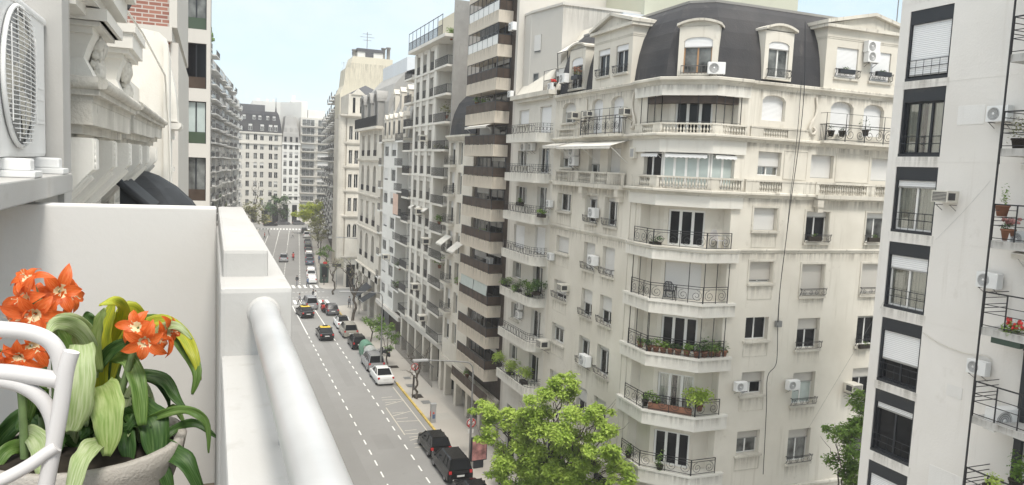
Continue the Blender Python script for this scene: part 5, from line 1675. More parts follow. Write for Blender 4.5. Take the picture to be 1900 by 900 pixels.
# ------------------------------------------------------------------ ornate neighbour on our side
L1 = thing('apartment_building', 'ornate white stucco facade with carved consoles, heavy cornice and domed attic, next to our balcony', 'building', (-1.6, 9, FL))
G1 = Face(-.98, 4.25, 90)                 # local x = Y - 4.25, y inward (-X)
def lx(y): return y - 4.25
mb = MB(); mb.box(0, 12, 0, 3, 12, 22.4); mb.box(.1, 8, .35, 3, 22.4, 25.5); G1.build(mb, 'wall', 'orn_white', L1)
def entab(y0, y1, out, z):
    mb = MB()
    for (o, a, b) in ((out, z - .05, z), (out - .015, z - .085, z - .05), (out - .05, z - .12, z - .085), (out - .055, z - .24, z - .12), (out - .11, z - .29, z - .24), (out - .16, z - .345, z - .29), (out - .20, z - .38, z - .345)):
        k = (out - o) * .6
        mb.box(lx(y0) + k, lx(y1) - k, -o, .05, a, b)
    mb.tube([(lx(y0) + .02, -out + .01, z - .02), (lx(y1) - .02, -out + .01, z - .02)], .035, 8)
    mb.tube([(lx(y0) + .01, -.0, z - .02), (lx(y0) + .01, -out + .02, z - .02)], .035, 8)
    return G1.build(mb, 'cornice', 'orn_dirty', L1)
entab(4.60, 6.7, .44, 21.87)
entab(6.9, 9.4, .44, 21.89)
entab(9.6, 11.8, .38, 21.93)
def console(y, w, d, zt, zb, name='console'):
    mb = MB(); n = 9
    pts = [(-d, zt), (0, zt), (0, zb)]
    arc = []
    for i in range(n + 1):
        k = i / n
        arc.append((-.05 - (d - .05) * (1 - k) ** .8 * (.6 + .4 * math.cos(k * 1.6)), zt - .16 - (zt - .16 - zb) * k))
    prof = [(0, zt), (-d, zt), (-d, zt - .17)] + arc[1:] + [(0, zb)]
    v0 = [(lx(y), q[0], q[1]) for q in prof]; v1 = [(lx(y) + w, q[0], q[1]) for q in prof]
    m = len(prof)
    mb.add(v0 + v1, [tuple(range(m)), tuple(range(2 * m - 1, m - 1, -1))] + [(i, m + i, m + (i + 1) % m, (i + 1) % m) for i in range(m)])
    mb.tube([(lx(y) + w / 2, q[0] - .004, q[1]) for q in arc[1:]], .03, 6)
    for s in (.15, .85): mb.tube([(lx(y) + w * s, q[0] - .002, q[1]) for q in arc[1:]], .016, 5)
    for i in range(4):                       # carved leaves on the front
        mb.ball((lx(y) + w * .3, -d - .004, zt - .04 - i * .035), .02, 5, 3, 0, (1.2, .5, 1), .3)
    mb.box(lx(y) + w * .25, lx(y) + w * .75, -d - .012, -d, zt - .17, zt - .01)
    for s in (.1, .9):
        mb.box(lx(y) + w * s - .01, lx(y) + w * s + .01, -d - .006, -d, zt - .17, zt - .005)
    return G1.build(mb, name, 'orn_white', L1)
for y, w, d in ((4.66, .2, .38), (5.55, .2, .38), (6.55, .2, .38), (7.5, .22, .38), (8.5, .22, .37), (9.7, .22, .37)):
    console(y, w, d, 21.56, 21.02)
mb = MB()
for y in (4.95, 5.8, 6.6, 7.65, 8.7):
    mb.box(lx(y), lx(y) + .12, -.10, .0, 20.5, 21.62)
    mb.box(lx(y) + .18, lx(y) + .55, -.03, .0, 20.4, 21.25)
G1.build(mb, 'pilaster', 'orn_white', L1)
for y in (4.98, 6.02, 7.1, 8.1):             # arched window heads
    mb = MB(); n = 10; c = lx(y) + .3
    for i in range(n):
        a0, a1 = math.pi * i / n, math.pi * (i + 1) / n
        mb.slab([(c + .26 * math.cos(a0), 21.0 + .26 * math.sin(a0)), (c + .33 * math.cos(a0), 21.0 + .33 * math.sin(a0)), (c + .33 * math.cos(a1), 21.0 + .33 * math.sin(a1)), (c + .26 * math.cos(a1), 21.0 + .26 * math.sin(a1))], -.12, 0)
    mb.box(c - .33, c - .26, -.12, 0, 20, 21); mb.box(c + .26, c + .33, -.12, 0, 20, 21); mb.box(c - .36, c + .36, -.2, 0, 20.92, 20.98)
    G1.build(mb, 'window_arch', 'orn_white', L1)
def pedestal(y0, y1, out, z0, z1, flare, cap, cz):
    mb = MB()
    a, b = lx(y0), lx(y1)
    v = []
    for (z, e) in ((z0, .06), (z0 + .05, .04), ((z0 + z1) / 2, 0), (z1 - .05, flare * .5), (z1, flare)):
        v.append([(a - e * .4, .05, z), (a - e * .4, -out - e, z), (b + e * .4, -out - e, z), (b + e * .4, .05, z)])
    for i in range(4):
        for k in range(4):
            mb.quad(v[i][k], v[i][(k + 1) % 4], v[i + 1][(k + 1) % 4], v[i + 1][k])
    for (e, za, zb) in ((.05, z1, z1 + .035), (.09, z1 + .035, z1 + .07), (cap, z1 + .07, cz - .06), (cap + .02, cz - .06, cz)):
        mb.box(a - e, b + e, -out - e, .05, za, zb)
    p = G1.build(mb, 'pedestal', 'orn_white', L1)
    rg = random.Random(int(y0 * 10)); mb = MB()
    yc = (a + b) / 2
    for i in range(26):                       # carved mask and garland
        k = i / 25; z = z1 - .02 - (z1 - z0 - .06) * k
        rr = .05 + .022 * math.sin(k * 9)
        mb.ball((yc + rg.uniform(-.06, .06), -out - .02 - .02 * rg.random(), z), rr * rg.uniform(.5, 1.0), 7, 5, 0, (1.1, .8, 1.1), .3, rg)
    G1.build(mb, 'carved_garland', 'orn_dirty', p)
pedestal(4.75, 5.25, .33, 21.865, 22.12, .05, .11, 22.24)
pedestal(6.25, 6.85, .33, 21.865, 22.16, .05, .12, 22.40)
mb = MB()
for (o, a, b) in ((.36, 22.20, 22.25), (.42, 22.25, 22.30), (.48, 22.30, 22.42), (.53, 22.42, 22.48)):
    mb.box(lx(4.3) , lx(5.35) + o * .2, -o, .3, a, b)
G1.build(mb, 'cornice', 'orn_white', L1)
mb = MB(); mb.box(lx(4.3), lx(6.0), -.2, .3, 22.48, 22.6); mb.box(lx(5.4), lx(7.4), .0, .3, 22.4, 24); G1.build(mb, 'parapet', 'orn_white', L1)
mb = MB(); mb.lathe([(.06, 22.3), (.06, 22.9), (.06, 23.5)], 12, (-.84, 7.9, 0)); mb.build('flue_pipe', 'frame_black', L1)
mb = MB()
for k in range(4): mb.lathe([(.27 - k * .03, 23.05 - k * .06), (.30 - k * .03, 23.1 - k * .06)], 16, (-1.12, 9.4, 0))
mb.lathe([(.001, 23.32), (.18, 23.30), (.29, 23.22), (.32, 23.12), (.28, 23.04)], 16, (-1.12, 9.4, 0)); mb.build('chimney_hood', 'slate_far', L1)
mb = MB(); mb.ball((-1.0, 8.5, 22.38), .24, 14, 8, 0, (.8, .75, 1)); mb.build('round_dormer', 'slate', L1)
mb = MB(); mb.box(-1.4, -.86, 8.9, 9.6, 21.95, 22.2); mb.box(-1.4, -.84, 8.88, 9.62, 22.2, 22.23); mb.build('parapet_block', 'orn_white', L1)
mb = MB(); mb.slab([(-4, 20.5), (-.585, 20.5), (-.585, 22.9), (-.62, 23.14), (-.72, 23.23), (-1.1, 23.28), (-4, 23.28)], 12.3, 12.8)
mb.slab([(-.66, 20.5), (-.60, 20.5), (-.60, 23.06), (-.66, 23.1)], 12.24, 12.3); mb.build('attic_wall', 'orn_white', L1)
mb = MB(); n = 10
arc = [(-.98 + .46 * math.sin(math.pi / 2 * i / n), 22.0 + 1.35 * math.cos(math.pi / 2 * i / n)) for i in range(n + 1)]
mb.slab([(-1.6, 22.0), (-1.6, 23.35)] + arc, 13.4, 14.2)
mb.slab([(-1.6, 21.88), (-.50, 21.88), (-.46, 21.93), (-.46, 21.98), (-1.6, 21.98)], 13.3, 14.3)
mb.build('curved_gable', 'orn_white', L1)
mb = MB(); mb.box(-2.5, -.72, 15.0, 15.4, 18.5, 21.9); mb.box(-.86, -.62, 13.6, 14.0, 20.2, 21.9); mb.box(-.90, -.58, 13.5, 14.0, 21.72, 21.88); mb.box(-.9, -.58, 13.5, 14.0, 21.2, 21.27)
for k in range(10): mb.ball((-.74 + rnd.uniform(-.1, .1), 13.55, 21.08 - k * .045), .06, 6, 4, 0, (1, .7, 1), .3)
mb.build('pilaster', 'orn_white', L1)
LB = thing('apartment_building', 'red brick building end with pale concrete bands, behind the domed white attic', 'building', (-3, 20, FL))
mb = MB(); mb.box(-6, -.86, 18.0, 26, 24.15, 28); mb.box(-6, -.84, 18.1, 26, 18.5, 23.85)
mb.build('wall', 'brick', LB)
mb = MB(); mb.box(-6, -.80, 17.9, 26.1, 23.85, 24.15); mb.box(-.855, -.70, 17.95, 26, 24.15, 28); mb.box(-.835, -.68, 18.05, 26, 18.5, 23.85); mb.build('concrete_band', 'gray_wall', LB)
# dark cloth canopies of the neighbour
mb = MB(); n, k = 12, 8; v = []
for i in range(n + 1):
    th = math.pi * i / n
    for j in range(k + 1):
        ph = math.pi / 2 * j / k
        rib = 1 + .015 * (1 if i % 2 else -1)
        v.append((-1.0 + 1.13 * rib * math.sin(th) * math.sin(ph), 9.7 - 1.3 * rib * math.cos(th) * math.sin(math.pi / 2 * j / k), 20.0 + 1.33 * math.cos(math.pi / 2 * j / k)))
f = []
for i in range(n):
    for j in range(k):
        a = i * (k + 1) + j
        f.append((a, a + 1, a + k + 2, a + k + 1))
mb.add(v, f)
tag(mb.build('awning', 'awning_dark'), 'rounded black cloth canopy bulging from the ornate white facade', 'awning')
mb = MB()
pa, pb_ = on_y(222, 338, 7.0), on_y(282, 388, 7.0)
mb.add([pa, pa + Vector((0, 1.0, 0)), pb_ + Vector((0, 1.0, 0)), pb_, pa - Vector((0, 0, .8)), pa + Vector((0, 1.0, -.8))], [(0, 3, 2, 1), (0, 4, 3), (1, 2, 5)])
mb.tube([pa - Vector((.02, .02, -.02)), pb_ - Vector((-.02, .02, .02))], .035, 4)
tag(mb.build('awning', 'awning_dark'), 'straight black sloping awning beside the rounded canopy', 'awning')
mb = MB(); mb.tube([(-1.0, 8.6, 23.6), (-.93, 9.2, 23.1), (-.8, 10.5, 22.95), (-.63, 12.1, 22.6), (-.58, 12.2, 21.9), (-.55, 12.2, 20.8)], .014, 5)
tag(mb.build('cable', 'orn_white'), 'loose white cable hanging down over the domed white attic', 'cable')

# ------------------------------------------------------------------ chair
t = thing('chair', 'white enamelled garden chair with looped open back, cut off at the left edge', 'chair', (-.75, 1.6, FL))
CY = 1.75
def cp(pts, y=CY): return [on_y(px, py, y + dy) for (px, py, dy) in [(q + (0,))[:3] for q in pts]]
def smooth(pts, n=5):
    P = [Vector(p) for p in pts]; out = []
    for i in range(len(P) - 1):
        p0, p1, p2, p3 = P[max(i - 1, 0)], P[i], P[i + 1], P[min(i + 2, len(P) - 1)]
        for k in range(n):
            u = k / n
            out.append(.5 * ((2 * p1) + (-p0 + p2) * u + (2 * p0 - 5 * p1 + 4 * p2 - p3) * u * u + (-p0 + 3 * p1 - 3 * p2 + p3) * u ** 3))
    return out + [P[-1]]
mb = MB()
mb.tube(smooth(cp([(-250, 660), (-170, 622), (-60, 607), (0, 611), (50, 616), (88, 630), (108, 655), (116, 690), (117, 720)])), .0165, 10)
mb.build('top_loop', 'chair', t)
mb = MB(); mb.tube(smooth(cp([(-250, 705), (-120, 690), (0, 691), (60, 698), (114, 706)])), .0175, 10); mb.build('cross_bar', 'chair', t)
mb = MB(); mb.tube(smooth(cp([(133, 652), (122, 690), (112, 760), (101, 820), (86, 900), (70, 1000), (66, 1180)], CY - .02)), .0155, 10); mb.build('post', 'chair', t)
mb = MB(); mb.tube(smooth(cp([(-140, 720), (-60, 702), (0, 706), (45, 718), (80, 744), (98, 780), (101, 822)])), .0150, 10); mb.build('inner_loop', 'chair', t)
mb = MB(); mb.tube(smooth(cp([(-170, 960), (-60, 915), (0, 892), (50, 866), (85, 842), (106, 828)], CY - .03)), .0130, 10); mb.build('lower_loop', 'chair', t)
mb = MB(); mb.lathe([(.001, FL + .44), (.22, FL + .44), (.235, FL + .425), (.22, FL + .41)], 20, (-.60, 1.45, 0)); mb.build('seat', 'chair', t)
pb = cp([(66, 1180)], CY - .02)[0]
for (x, y) in ((pb.x, pb.y), (-.92, 1.78), (-.78, 1.25), (-.44, 1.25)):
    mb = MB(); mb.tube([(x, y, FL + .43 if (x, y) != (pb.x, pb.y) else pb.z), (x * 1.02, y, FL)], .014, 8); mb.build('leg', 'chair', t)

# ------------------------------------------------------------------ flower pot, amaryllis and broad-leaved plant
t = thing('flower_pot', 'weathered concrete bowl planter on the balcony floor, holding the red flowers', 'planter', (-.37, 2.62, FL))
mb = MB(); mb.lathe([(.001, FL), (.16, FL), (.20, FL + .08), (.25, FL + .34), (.29, FL + .46), (.30, FL + .51), (.275, FL + .515), (.26, FL + .49)], 24, (-.37, 2.62, 0)); mb.build('bowl', 'concrete', t)
mb = MB(); mb.lathe([(.265, FL + .48), (.12, FL + .50), (.001, FL + .495)], 16, (-.37, 2.62, 0)); mb.build('soil', 'soil', t)
t2 = thing('flower_pot', 'small grey pot on the balcony floor, half hidden behind the white chair', 'planter', (-.74, 2.75, FL))
mb = MB(); mb.lathe([(.001, FL), (.11, FL), (.15, FL + .28), (.16, FL + .32), (.14, FL + .32), (.13, FL + .28), (.001, FL + .28)], 20, (-.74, 2.75, 0)); mb.build('bowl', 'concrete', t2)

def striped(name, c0, c1, c2):
    """leaf blade: long streaks across the blade, made in the mesh's own UV"""
    m, n, l, b = _new(name)
    b.inputs['Roughness'].default_value = .5
    uv = n.new('ShaderNodeUVMap')
    mpn = n.new('ShaderNodeMapping'); mpn.inputs['Scale'].default_value = (9, 1.2, 1)
    tx = n.new('ShaderNodeTexNoise'); tx.inputs['Scale'].default_value = 1.6; tx.inputs['Detail'].default_value = 5
    r = n.new('ShaderNodeValToRGB')
    e = r.color_ramp.elements
    e[0].position = .30; e[0].color = (*c0, 1); e[1].position = .72; e[1].color = (*c2, 1)
    q = e.new(.5); q.color = (*c1, 1)
    l.new(uv.outputs[0], mpn.inputs[0]); l.new(mpn.outputs[0], tx.inputs['Vector']); l.new(tx.outputs['Fac'], r.inputs['Fac']); l.new(r.outputs['Color'], b.inputs['Base Color'])
    td = n.new('ShaderNodeBsdfTranslucent'); l.new(r.outputs['Color'], td.inputs['Color'])
    mx = n.new('ShaderNodeMixShader'); mx.inputs['Fac'].default_value = .38
    l.new(b.outputs['BSDF'], mx.inputs[1]); l.new(td.outputs[0], mx.inputs[2]); l.new(mx.outputs[0], n['Material Output'].inputs['Surface'])
    return m
M['lf_pale'] = striped('pale_leaf', (.30, .42, .15), (.46, .55, .28), (.62, .67, .45))
M['lf_green'] = striped('green_leaf', (.09, .19, .035), (.16, .28, .06), (.30, .41, .15))
M['lf_yellow'] = striped('yellow_leaf', (.32, .42, .05), (.52, .55, .05), (.66, .62, .05))
M['lf_dark'] = striped('dark_leaf', (.03, .085, .018), (.06, .14, .03), (.13, .22, .07))
M['lf_front'] = striped('light_leaf', (.24, .36, .08), (.38, .49, .17), (.52, .59, .28))
def petal_mat(name, c0, c1, c2):
    return striped(name, c0, c1, c2)
M['petal'] = petal_mat('red_orange_petal', (.72, .11, .018), (.82, .165, .03), (.86, .26, .09))
M['throat'] = plain('flower_throat', (.72, .62, .38), .6)

def blade(pts, width, mat, parent, name='leaf', fold=.25, tip=.9, base=.45, twist=0.0, ref=None, wave=0.0):
    """strap leaf swept along a curve, folded along the midrib"""
    P = smooth(pts, 6); n = len(P)
    verts, faces, uvs = [], [], []
    ref = Vector(ref or (0, -1, .35)).normalized()
    for i, p in enumerate(P):
        k = i / (n - 1)
        tg = (P[min(i + 1, n - 1)] - P[max(i - 1, 0)]).normalized()
        side = tg.cross(ref)
        side = side.normalized() if side.length > 1e-4 else Vector((1, 0, 0))
        if twist: side = Matrix.Rotation(twist * k, 3, tg) @ side
        nrm = side.cross(tg).normalized()
        w = width * (1 + .05 * math.sin(k * 23 + width * 900)) * (base + (1 - base) * math.sin(min(1, k / .45) * math.pi / 2)) * (1 - max(0, (k - .55) / .45) ** 2 * tip)
        for s in (-1, -.5, 0, .5, 1):
            wv = wave * math.sin(k * 17 + s * 3) * abs(s)
            verts.append(p + side * (s * w / 2) + nrm * (abs(s) ** 1.3 * w * fold + wv - (.0)))
            uvs.append((s * .5 + .5, k * 2))
    for i in range(n - 1):
        for j in range(4):
            a = i * 5 + j
            faces.append((a, a + 1, a + 6, a + 5))
    me = bpy.data.meshes.new(name); me.from_pydata([v[:] for v in verts], [], faces); me.materials.append(M[mat])
    ul = me.uv_layers.new(name='UVMap')
    for lp in me.loops: ul.data[lp.index].uv = uvs[lp.vertex_index]
    me.polygons.foreach_set('use_smooth', [True] * len(faces)); me.update()
    o = put(name, me, parent)
    md = o.modifiers.new('thickness', 'SOLIDIFY'); md.thickness = .0016; md.offset = 0
    return o
def PX(pts, y): return [on_y(q[0], q[1], y + (q[2] if len(q) > 2 else 0)) for q in pts]
rl = random.Random(21)
PL = thing('broad_leaved_plant', 'potted plant with broad arching green, pale and yellow striped leaves under the red flowers', 'plant', (-.37, 2.62, FL + .42))
WP = 1 / 520.0                               # metres per photo pixel out at the planter
for (pts, w, mat, kw) in (
    ([(182, 800, .05), (184, 700, .03), (190, 640), (198, 600), (214, 556)], 44, 'lf_yellow', dict(fold=.3)),
    ([(200, 650, .08), (222, 600, .05), (228, 575), (212, 560, -.05), (184, 568, -.12)], 26, 'lf_yellow', dict(fold=.2)),
    ([(190, 690, .1), (212, 620, .1), (236, 575, .1), (258, 585, .12), (262, 610, .14)], 34, 'lf_yellow', dict(fold=.2)),
    ([(160, 760, .05), (166, 680, .05), (155, 620, .02), (128, 597, -.04), (98, 590, -.1)], 44, 'lf_pale', dict(fold=.22)),
    ([(150, 740, .1), (140, 660, .1), (118, 610, .1), (96, 584, .12)], 42, 'lf_green', dict(fold=.22)),
    ([(168, 720, .12), (172, 650, .14), (168, 610, .16), (160, 588, .18)], 34, 'lf_green', {}),
    ([(205, 740, .12), (222, 650, .18), (262, 602, .2), (310, 604, .16), (345, 640, .08), (366, 690), (358, 732)], 36, 'lf_green', dict(fold=.28)),
    ([(200, 720, .1), (230, 640, .14), (290, 596, .15), (335, 616, .1), (360, 660, .02), (372, 706)], 30, 'lf_yellow', dict(fold=.28)),
    ([(178, 690), (205, 652, -.02), (250, 628, -.06)], 26, 'lf_dark', dict(fold=.3)),
    ([(176, 700, .0), (168, 640, -.05), (140, 606, -.1), (104, 600, -.16), (88, 622, -.2)], 30, 'lf_pale', dict(fold=.1)),
    ([(186, 690, -.02), (178, 630, -.06), (188, 590, -.1), (196, 572, -.12)], 24, 'lf_front', dict(fold=.1)),
    ([(232, 700, .02), (262, 650, .0), (300, 610, -.02), (330, 606, -.04), (356, 630, -.06)], 20, 'lf_pale', dict(fold=.1)),
    ([(176, 640, .12), (172, 610, .12), (164, 590, .12), (160, 578, .12)], 26, 'lf_dark', {}),
    ([(152, 640, -.14), (150, 668, -.2), (148, 720, -.24), (140, 775, -.25), (132, 800, -.25)], 50, 'lf_pale', dict(fold=.12, base=.85, tip=.6)),
    ([(190, 715, -.10), (198, 735, -.17), (204, 780, -.22), (200, 846, -.24)], 62, 'lf_front', dict(fold=.16, base=.7, tip=.75)),
    ([(196, 664, .02), (238, 668, -.02), (256, 720, -.08), (262, 790, -.12)], 34, 'lf_green', dict(fold=.3, tip=.5)),
    ([(235, 745, .06), (262, 765, -.02), (284, 790, -.08), (288, 850, -.12)], 66, 'lf_dark', dict(fold=.14, base=.5, tip=.6)),
    ([(250, 740, .1), (258, 700, .1), (300, 704, .08), (322, 735, .05), (345, 762)], 30, 'lf_dark', dict(fold=.25)),
    ([(230, 700, .12), (275, 702, .12), (305, 722, .1), (316, 765, .08)], 16, 'lf_dark', {}),
    ([(240, 800), (290, 772, -.06), (345, 760, -.10), (382, 782, -.12), (388, 840, -.13)], 18, 'lf_green', dict(fold=.3)),
    ([(186, 822, -.2), (168, 832, -.3), (150, 862, -.36), (128, 930, -.4)], 38, 'lf_pale', dict(fold=.15, base=.7, tip=.5)),
    ([(45, 800, -.05), (68, 812, -.14), (82, 850, -.2), (86, 930, -.24)], 40, 'lf_pale', dict(fold=.15, base=.6)),
    ([(270, 820), (310, 835, -.08), (345, 862, -.14), (378, 925, -.18)], 42, 'lf_dark', dict(fold=.2)),
    ([(250, 830), (280, 850, -.08), (305, 880, -.12), (320, 940, -.14)], 30, 'lf_dark', dict(fold=.2)),
    ([(205, 640, .1), (200, 690, .06), (186, 760, .03), (180, 800)], 12, 'lf_dark', dict(fold=.4, base=1, tip=.1)),
    ([(130, 800, .08), (60, 770, .1), (10, 800, .1), (-30, 860, .1)], 40, 'lf_dark', {}),
    ([(110, 820, .06), (60, 740, .12), (30, 700, .16), (14, 660, .2)], 34, 'lf_dark', {}),
    ([(150, 830), (100, 770, .05), (60, 760), (30, 800, -.08)], 34, 'lf_dark', {}),
    ([(160, 840, .02), (120, 800, -.02), (95, 830, -.06), (90, 880, -.08)], 40, 'lf_dark', {}),
    ([(200, 840), (230, 800, -.05), (240, 830, -.1), (235, 880, -.12)], 36, 'lf_dark', {}),
    ([(140, 830, .1), (70, 800, .15), (40, 850, .12), (20, 900, .1)], 44, 'lf_dark', {}),
    ([(170, 820, .1), (175, 760, .16), (150, 700, .2), (110, 690, .22)], 38, 'lf_dark', {}),
    ([(200, 800, .1), (225, 770, .12), (220, 720, .14), (190, 680, .16)], 34, 'lf_green', {}),
    ([(100, 860), (50, 830), (10, 840, -.05), (-20, 890, -.08)], 30, 'lf_green', {})):
    kw.setdefault('wave', .0045); kw.setdefault('twist', rl.uniform(-.8, .8)); kw['fold'] = kw.get('fold', .25) * .75
    blade(PX(pts, 2.6), w * WP * .78, mat, PL, **kw)
for i in range(34):                          # a tangle of smaller leaves low in the pot
    x0 = rl.uniform(90, 290); a = rl.uniform(-1, 1); h = rl.uniform(40, 130)
    pts = [(x0, 840, .0), (x0 + a * 30, 840 - h * .7, rl.uniform(-.08, .12)), (x0 + a * 75, 840 - h, rl.uniform(-.12, .14)), (x0 + a * 120, 840 - h * rl.uniform(.3, .8), rl.uniform(-.15, .12))]
    blade(PX(pts, 2.62), rl.uniform(12, 26) * WP, rl.choice(('lf_dark', 'lf_green', 'lf_dark', 'lf_pale')), PL, wave=.004, fold=.2)

def flower(c, face, roll, size, parent, rg, name='flower'):
    """six recurved petals round a pale throat, with stamens"""
    Z = Vector(face).normalized()
    X = Z.orthogonal().normalized(); X = Matrix.Rotation(roll, 3, Z) @ X
    Y = Z.cross(X)
    c = Vector(c)
    verts, faces, mats, uvs = [], [], [], []
    for k in range(6):
        a = k * math.pi / 3 + rg.uniform(-.2, .2)
        d = X * math.cos(a) + Y * math.sin(a); s = Z.cross(d)
        L = size * (.66 if k % 2 else .56) * rg.uniform(.82, 1.12); cur = rg.uniform(.2, .75)
        o = len(verts); n = 9
        for i in range(n + 1):
            u = i / n
            w = size * .150 * math.sin(math.pi * min(1, u * .84 + .16)) ** .9 * (1 if u < .98 else .05)
            r = L * (.06 + .94 * u); h = size * (.34 * u ** .7 - cur * .62 * u ** 2.6) - size * .14
            for q in (-1, -.5, 0, .5, 1):
                verts.append(c + d * r + s * (q * w) + Z * (h + abs(q) ** 1.5 * w * .28 + size * .012 * math.sin(u * 13 + q * 4)))
                uvs.append((q * .5 + .5, u * 1.5 + k * .7))
        for i in range(n):
            for j in range(4):
                p = o + i * 5 + j
                faces.append((p, p + 1, p + 6, p + 5)); mats.append(1 if (i < 2 and j in (1, 2)) or i < 1 else 0)
    me = bpy.data.meshes.new(name); me.from_pydata([v[:] for v in verts], [], faces)
    me.materials.append(M['petal']); me.materials.append(M['throat'])
    me.polygons.foreach_set('material_index', mats); me.polygons.foreach_set('use_smooth', [True] * len(faces))
    ul = me.uv_layers.new(name='UVMap')
    for lp in me.loops: ul.data[lp.index].uv = uvs[lp.vertex_index]
    me.update()
    o = put(name, me, parent)
    mb = MB()
    for k in range(5):
        a = rg.uniform(0, 6.28); e = c + Z * size * .26 + (X * math.cos(a) + Y * math.sin(a)) * size * .09
        mb.tube([c - Z * size * .1, c + Z * size * .12, e], size * .006, 4); mb.ball(e, size * .014, 5, 4)
    st = mb.mesh('stamens', 'throat'); put('stamens', st, o)
    return o
M['stem'] = plain('flower_stem', (.13, .19, .075), .5, var=.2, vscale=20)
rg = random.Random(11)
def amaryllis(label, stem_pts, flowers, y, budpts=()):
    p0 = on_y(*stem_pts[0][:2], y)
    t = thing('amaryllis', label, 'flower', (p0.x, y, p0.z), 0, None)
    mb = MB(); P = smooth(PX(stem_pts, y), 4); mb.tube(P, [.012 - .003 * i / len(P) for i in range(len(P))], 8); mb.build('stem', 'stem', t)
    top = P[-1]
    mb = MB()
    for (px, py, dy, face, roll, size) in flowers:
        c = on_y(px, py, y + dy)
        b = c - Vector(face).normalized() * size * .14
        mb.tube(smooth([top, top.lerp(b, .5) + Vector((0, 0, .012)), b], 4), .0045, 6)
    mb.build('flower_stalk', 'stem', t)
    for (px, py, dy, face, roll, size) in flowers:
        flower(on_y(px, py, y + dy), face, roll, size * .82, t, rg)
    for pts in budpts: blade(PX(pts, y), .012, 'lf_pale', t, 'bud', fold=.4)
amaryllis('red amaryllis with a tall crowded flower head behind the chair, leftmost of the flowers', [(78, 840), (80, 700), (78, 620), (76, 560)],
          [(50, 516, .0, (-.35, -.55, .75), .2, .125), (44, 556, -.03, (-.55, -.8, .1), .5, .15), (62, 585, -.06, (-.1, -1, -.1), .1, .165), (30, 588, -.03, (-.7, -.7, -.15), .9, .14), (78, 600, .0, (.5, -.8, -.25), .3, .13), (70, 556, .04, (.2, -.6, .5), .7, .12)], 2.62)
amaryllis('red amaryllis with one spreading bloom on a bare stem, second flower head from the left', [(104, 800), (102, 680), (98, 610), (94, 552)],
          [(112, 542, -.02, (.25, -.95, .12), .35, .155), (132, 548, .02, (.85, -.5, .05), .1, .145)], 2.68, ([(90, 555), (92, 535), (95, 520)],))
amaryllis('orange red amaryllis with three blooms on a leaning stem, rightmost flower head near the wall', [(212, 770), (222, 735), (236, 690), (247, 650)],
          [(252, 606, -.02, (-.35, -.85, .45), .2, .13), (268, 636, -.06, (.05, -1, -.15), .55, .14), (316, 616, .02, (.9, -.45, .12), .3, .135), (296, 632, .02, (.6, -.6, -.2), .8, .11)], 2.55)
amaryllis('red amaryllis drooping low behind the bars of the white chair', [(46, 850), (42, 760), (36, 700), (30, 676)],
          [(62, 644, -.0, (.5, -.8, -.1), .2, .13), (34, 664, -.03, (-.1, -1, -.2), .6, .12), (14, 690, -.03, (-.6, -.8, -.3), .2, .13), (-20, 650, 0, (-.8, -.6, .1), .4, .13), (84, 650, .05, (.8, -.4, -.1), .2, .12)], 2.5)
# ------------------------------------------------------------------ vehicles
def paint(name, c, metal=.2):
    return plain(name, c, .2, metal=metal, spec=.42)
M['p_black'] = paint('black_car_paint', (.010, .010, .011)); M['p_white'] = paint('white_car_paint', (.72, .72, .71), 0)
M['p_silver'] = paint('silver_car_paint', (.40, .40, .41), .5); M['p_beige'] = paint('champagne_car_paint', (.42, .40, .35), .4)
M['p_gray'] = paint('grey_car_paint', (.14, .14, .15), .4); M['p_blue'] = paint('slate_blue_car_paint', (.12, .15, .20), .4)
M['p_yellow'] = paint('taxi_yellow_paint', (.72, .50, .03), 0)
M['lamp_clear'] = plain('lamp_glass', (.62, .62, .60), .15)
SPEC = {  # L, W, H, belt, greenhouse base rear/front, roof rear/front, hood front z, deck z
    'sedan': (4.4, 1.74, 1.46, .94, -1.55, 1.05, -.85, .30, .74, .99), 'hatch': (3.95, 1.70, 1.50, .95, -1.86, 1.0, -1.50, .25, .76, .95),
    'suv': (4.5, 1.82, 1.72, 1.05, -2.14, 1.12, -1.88, .42, .86, 1.05), 'van': (4.3, 1.80, 1.80, 1.05, -2.08, 1.15, -1.95, .55, .90, 1.05)}
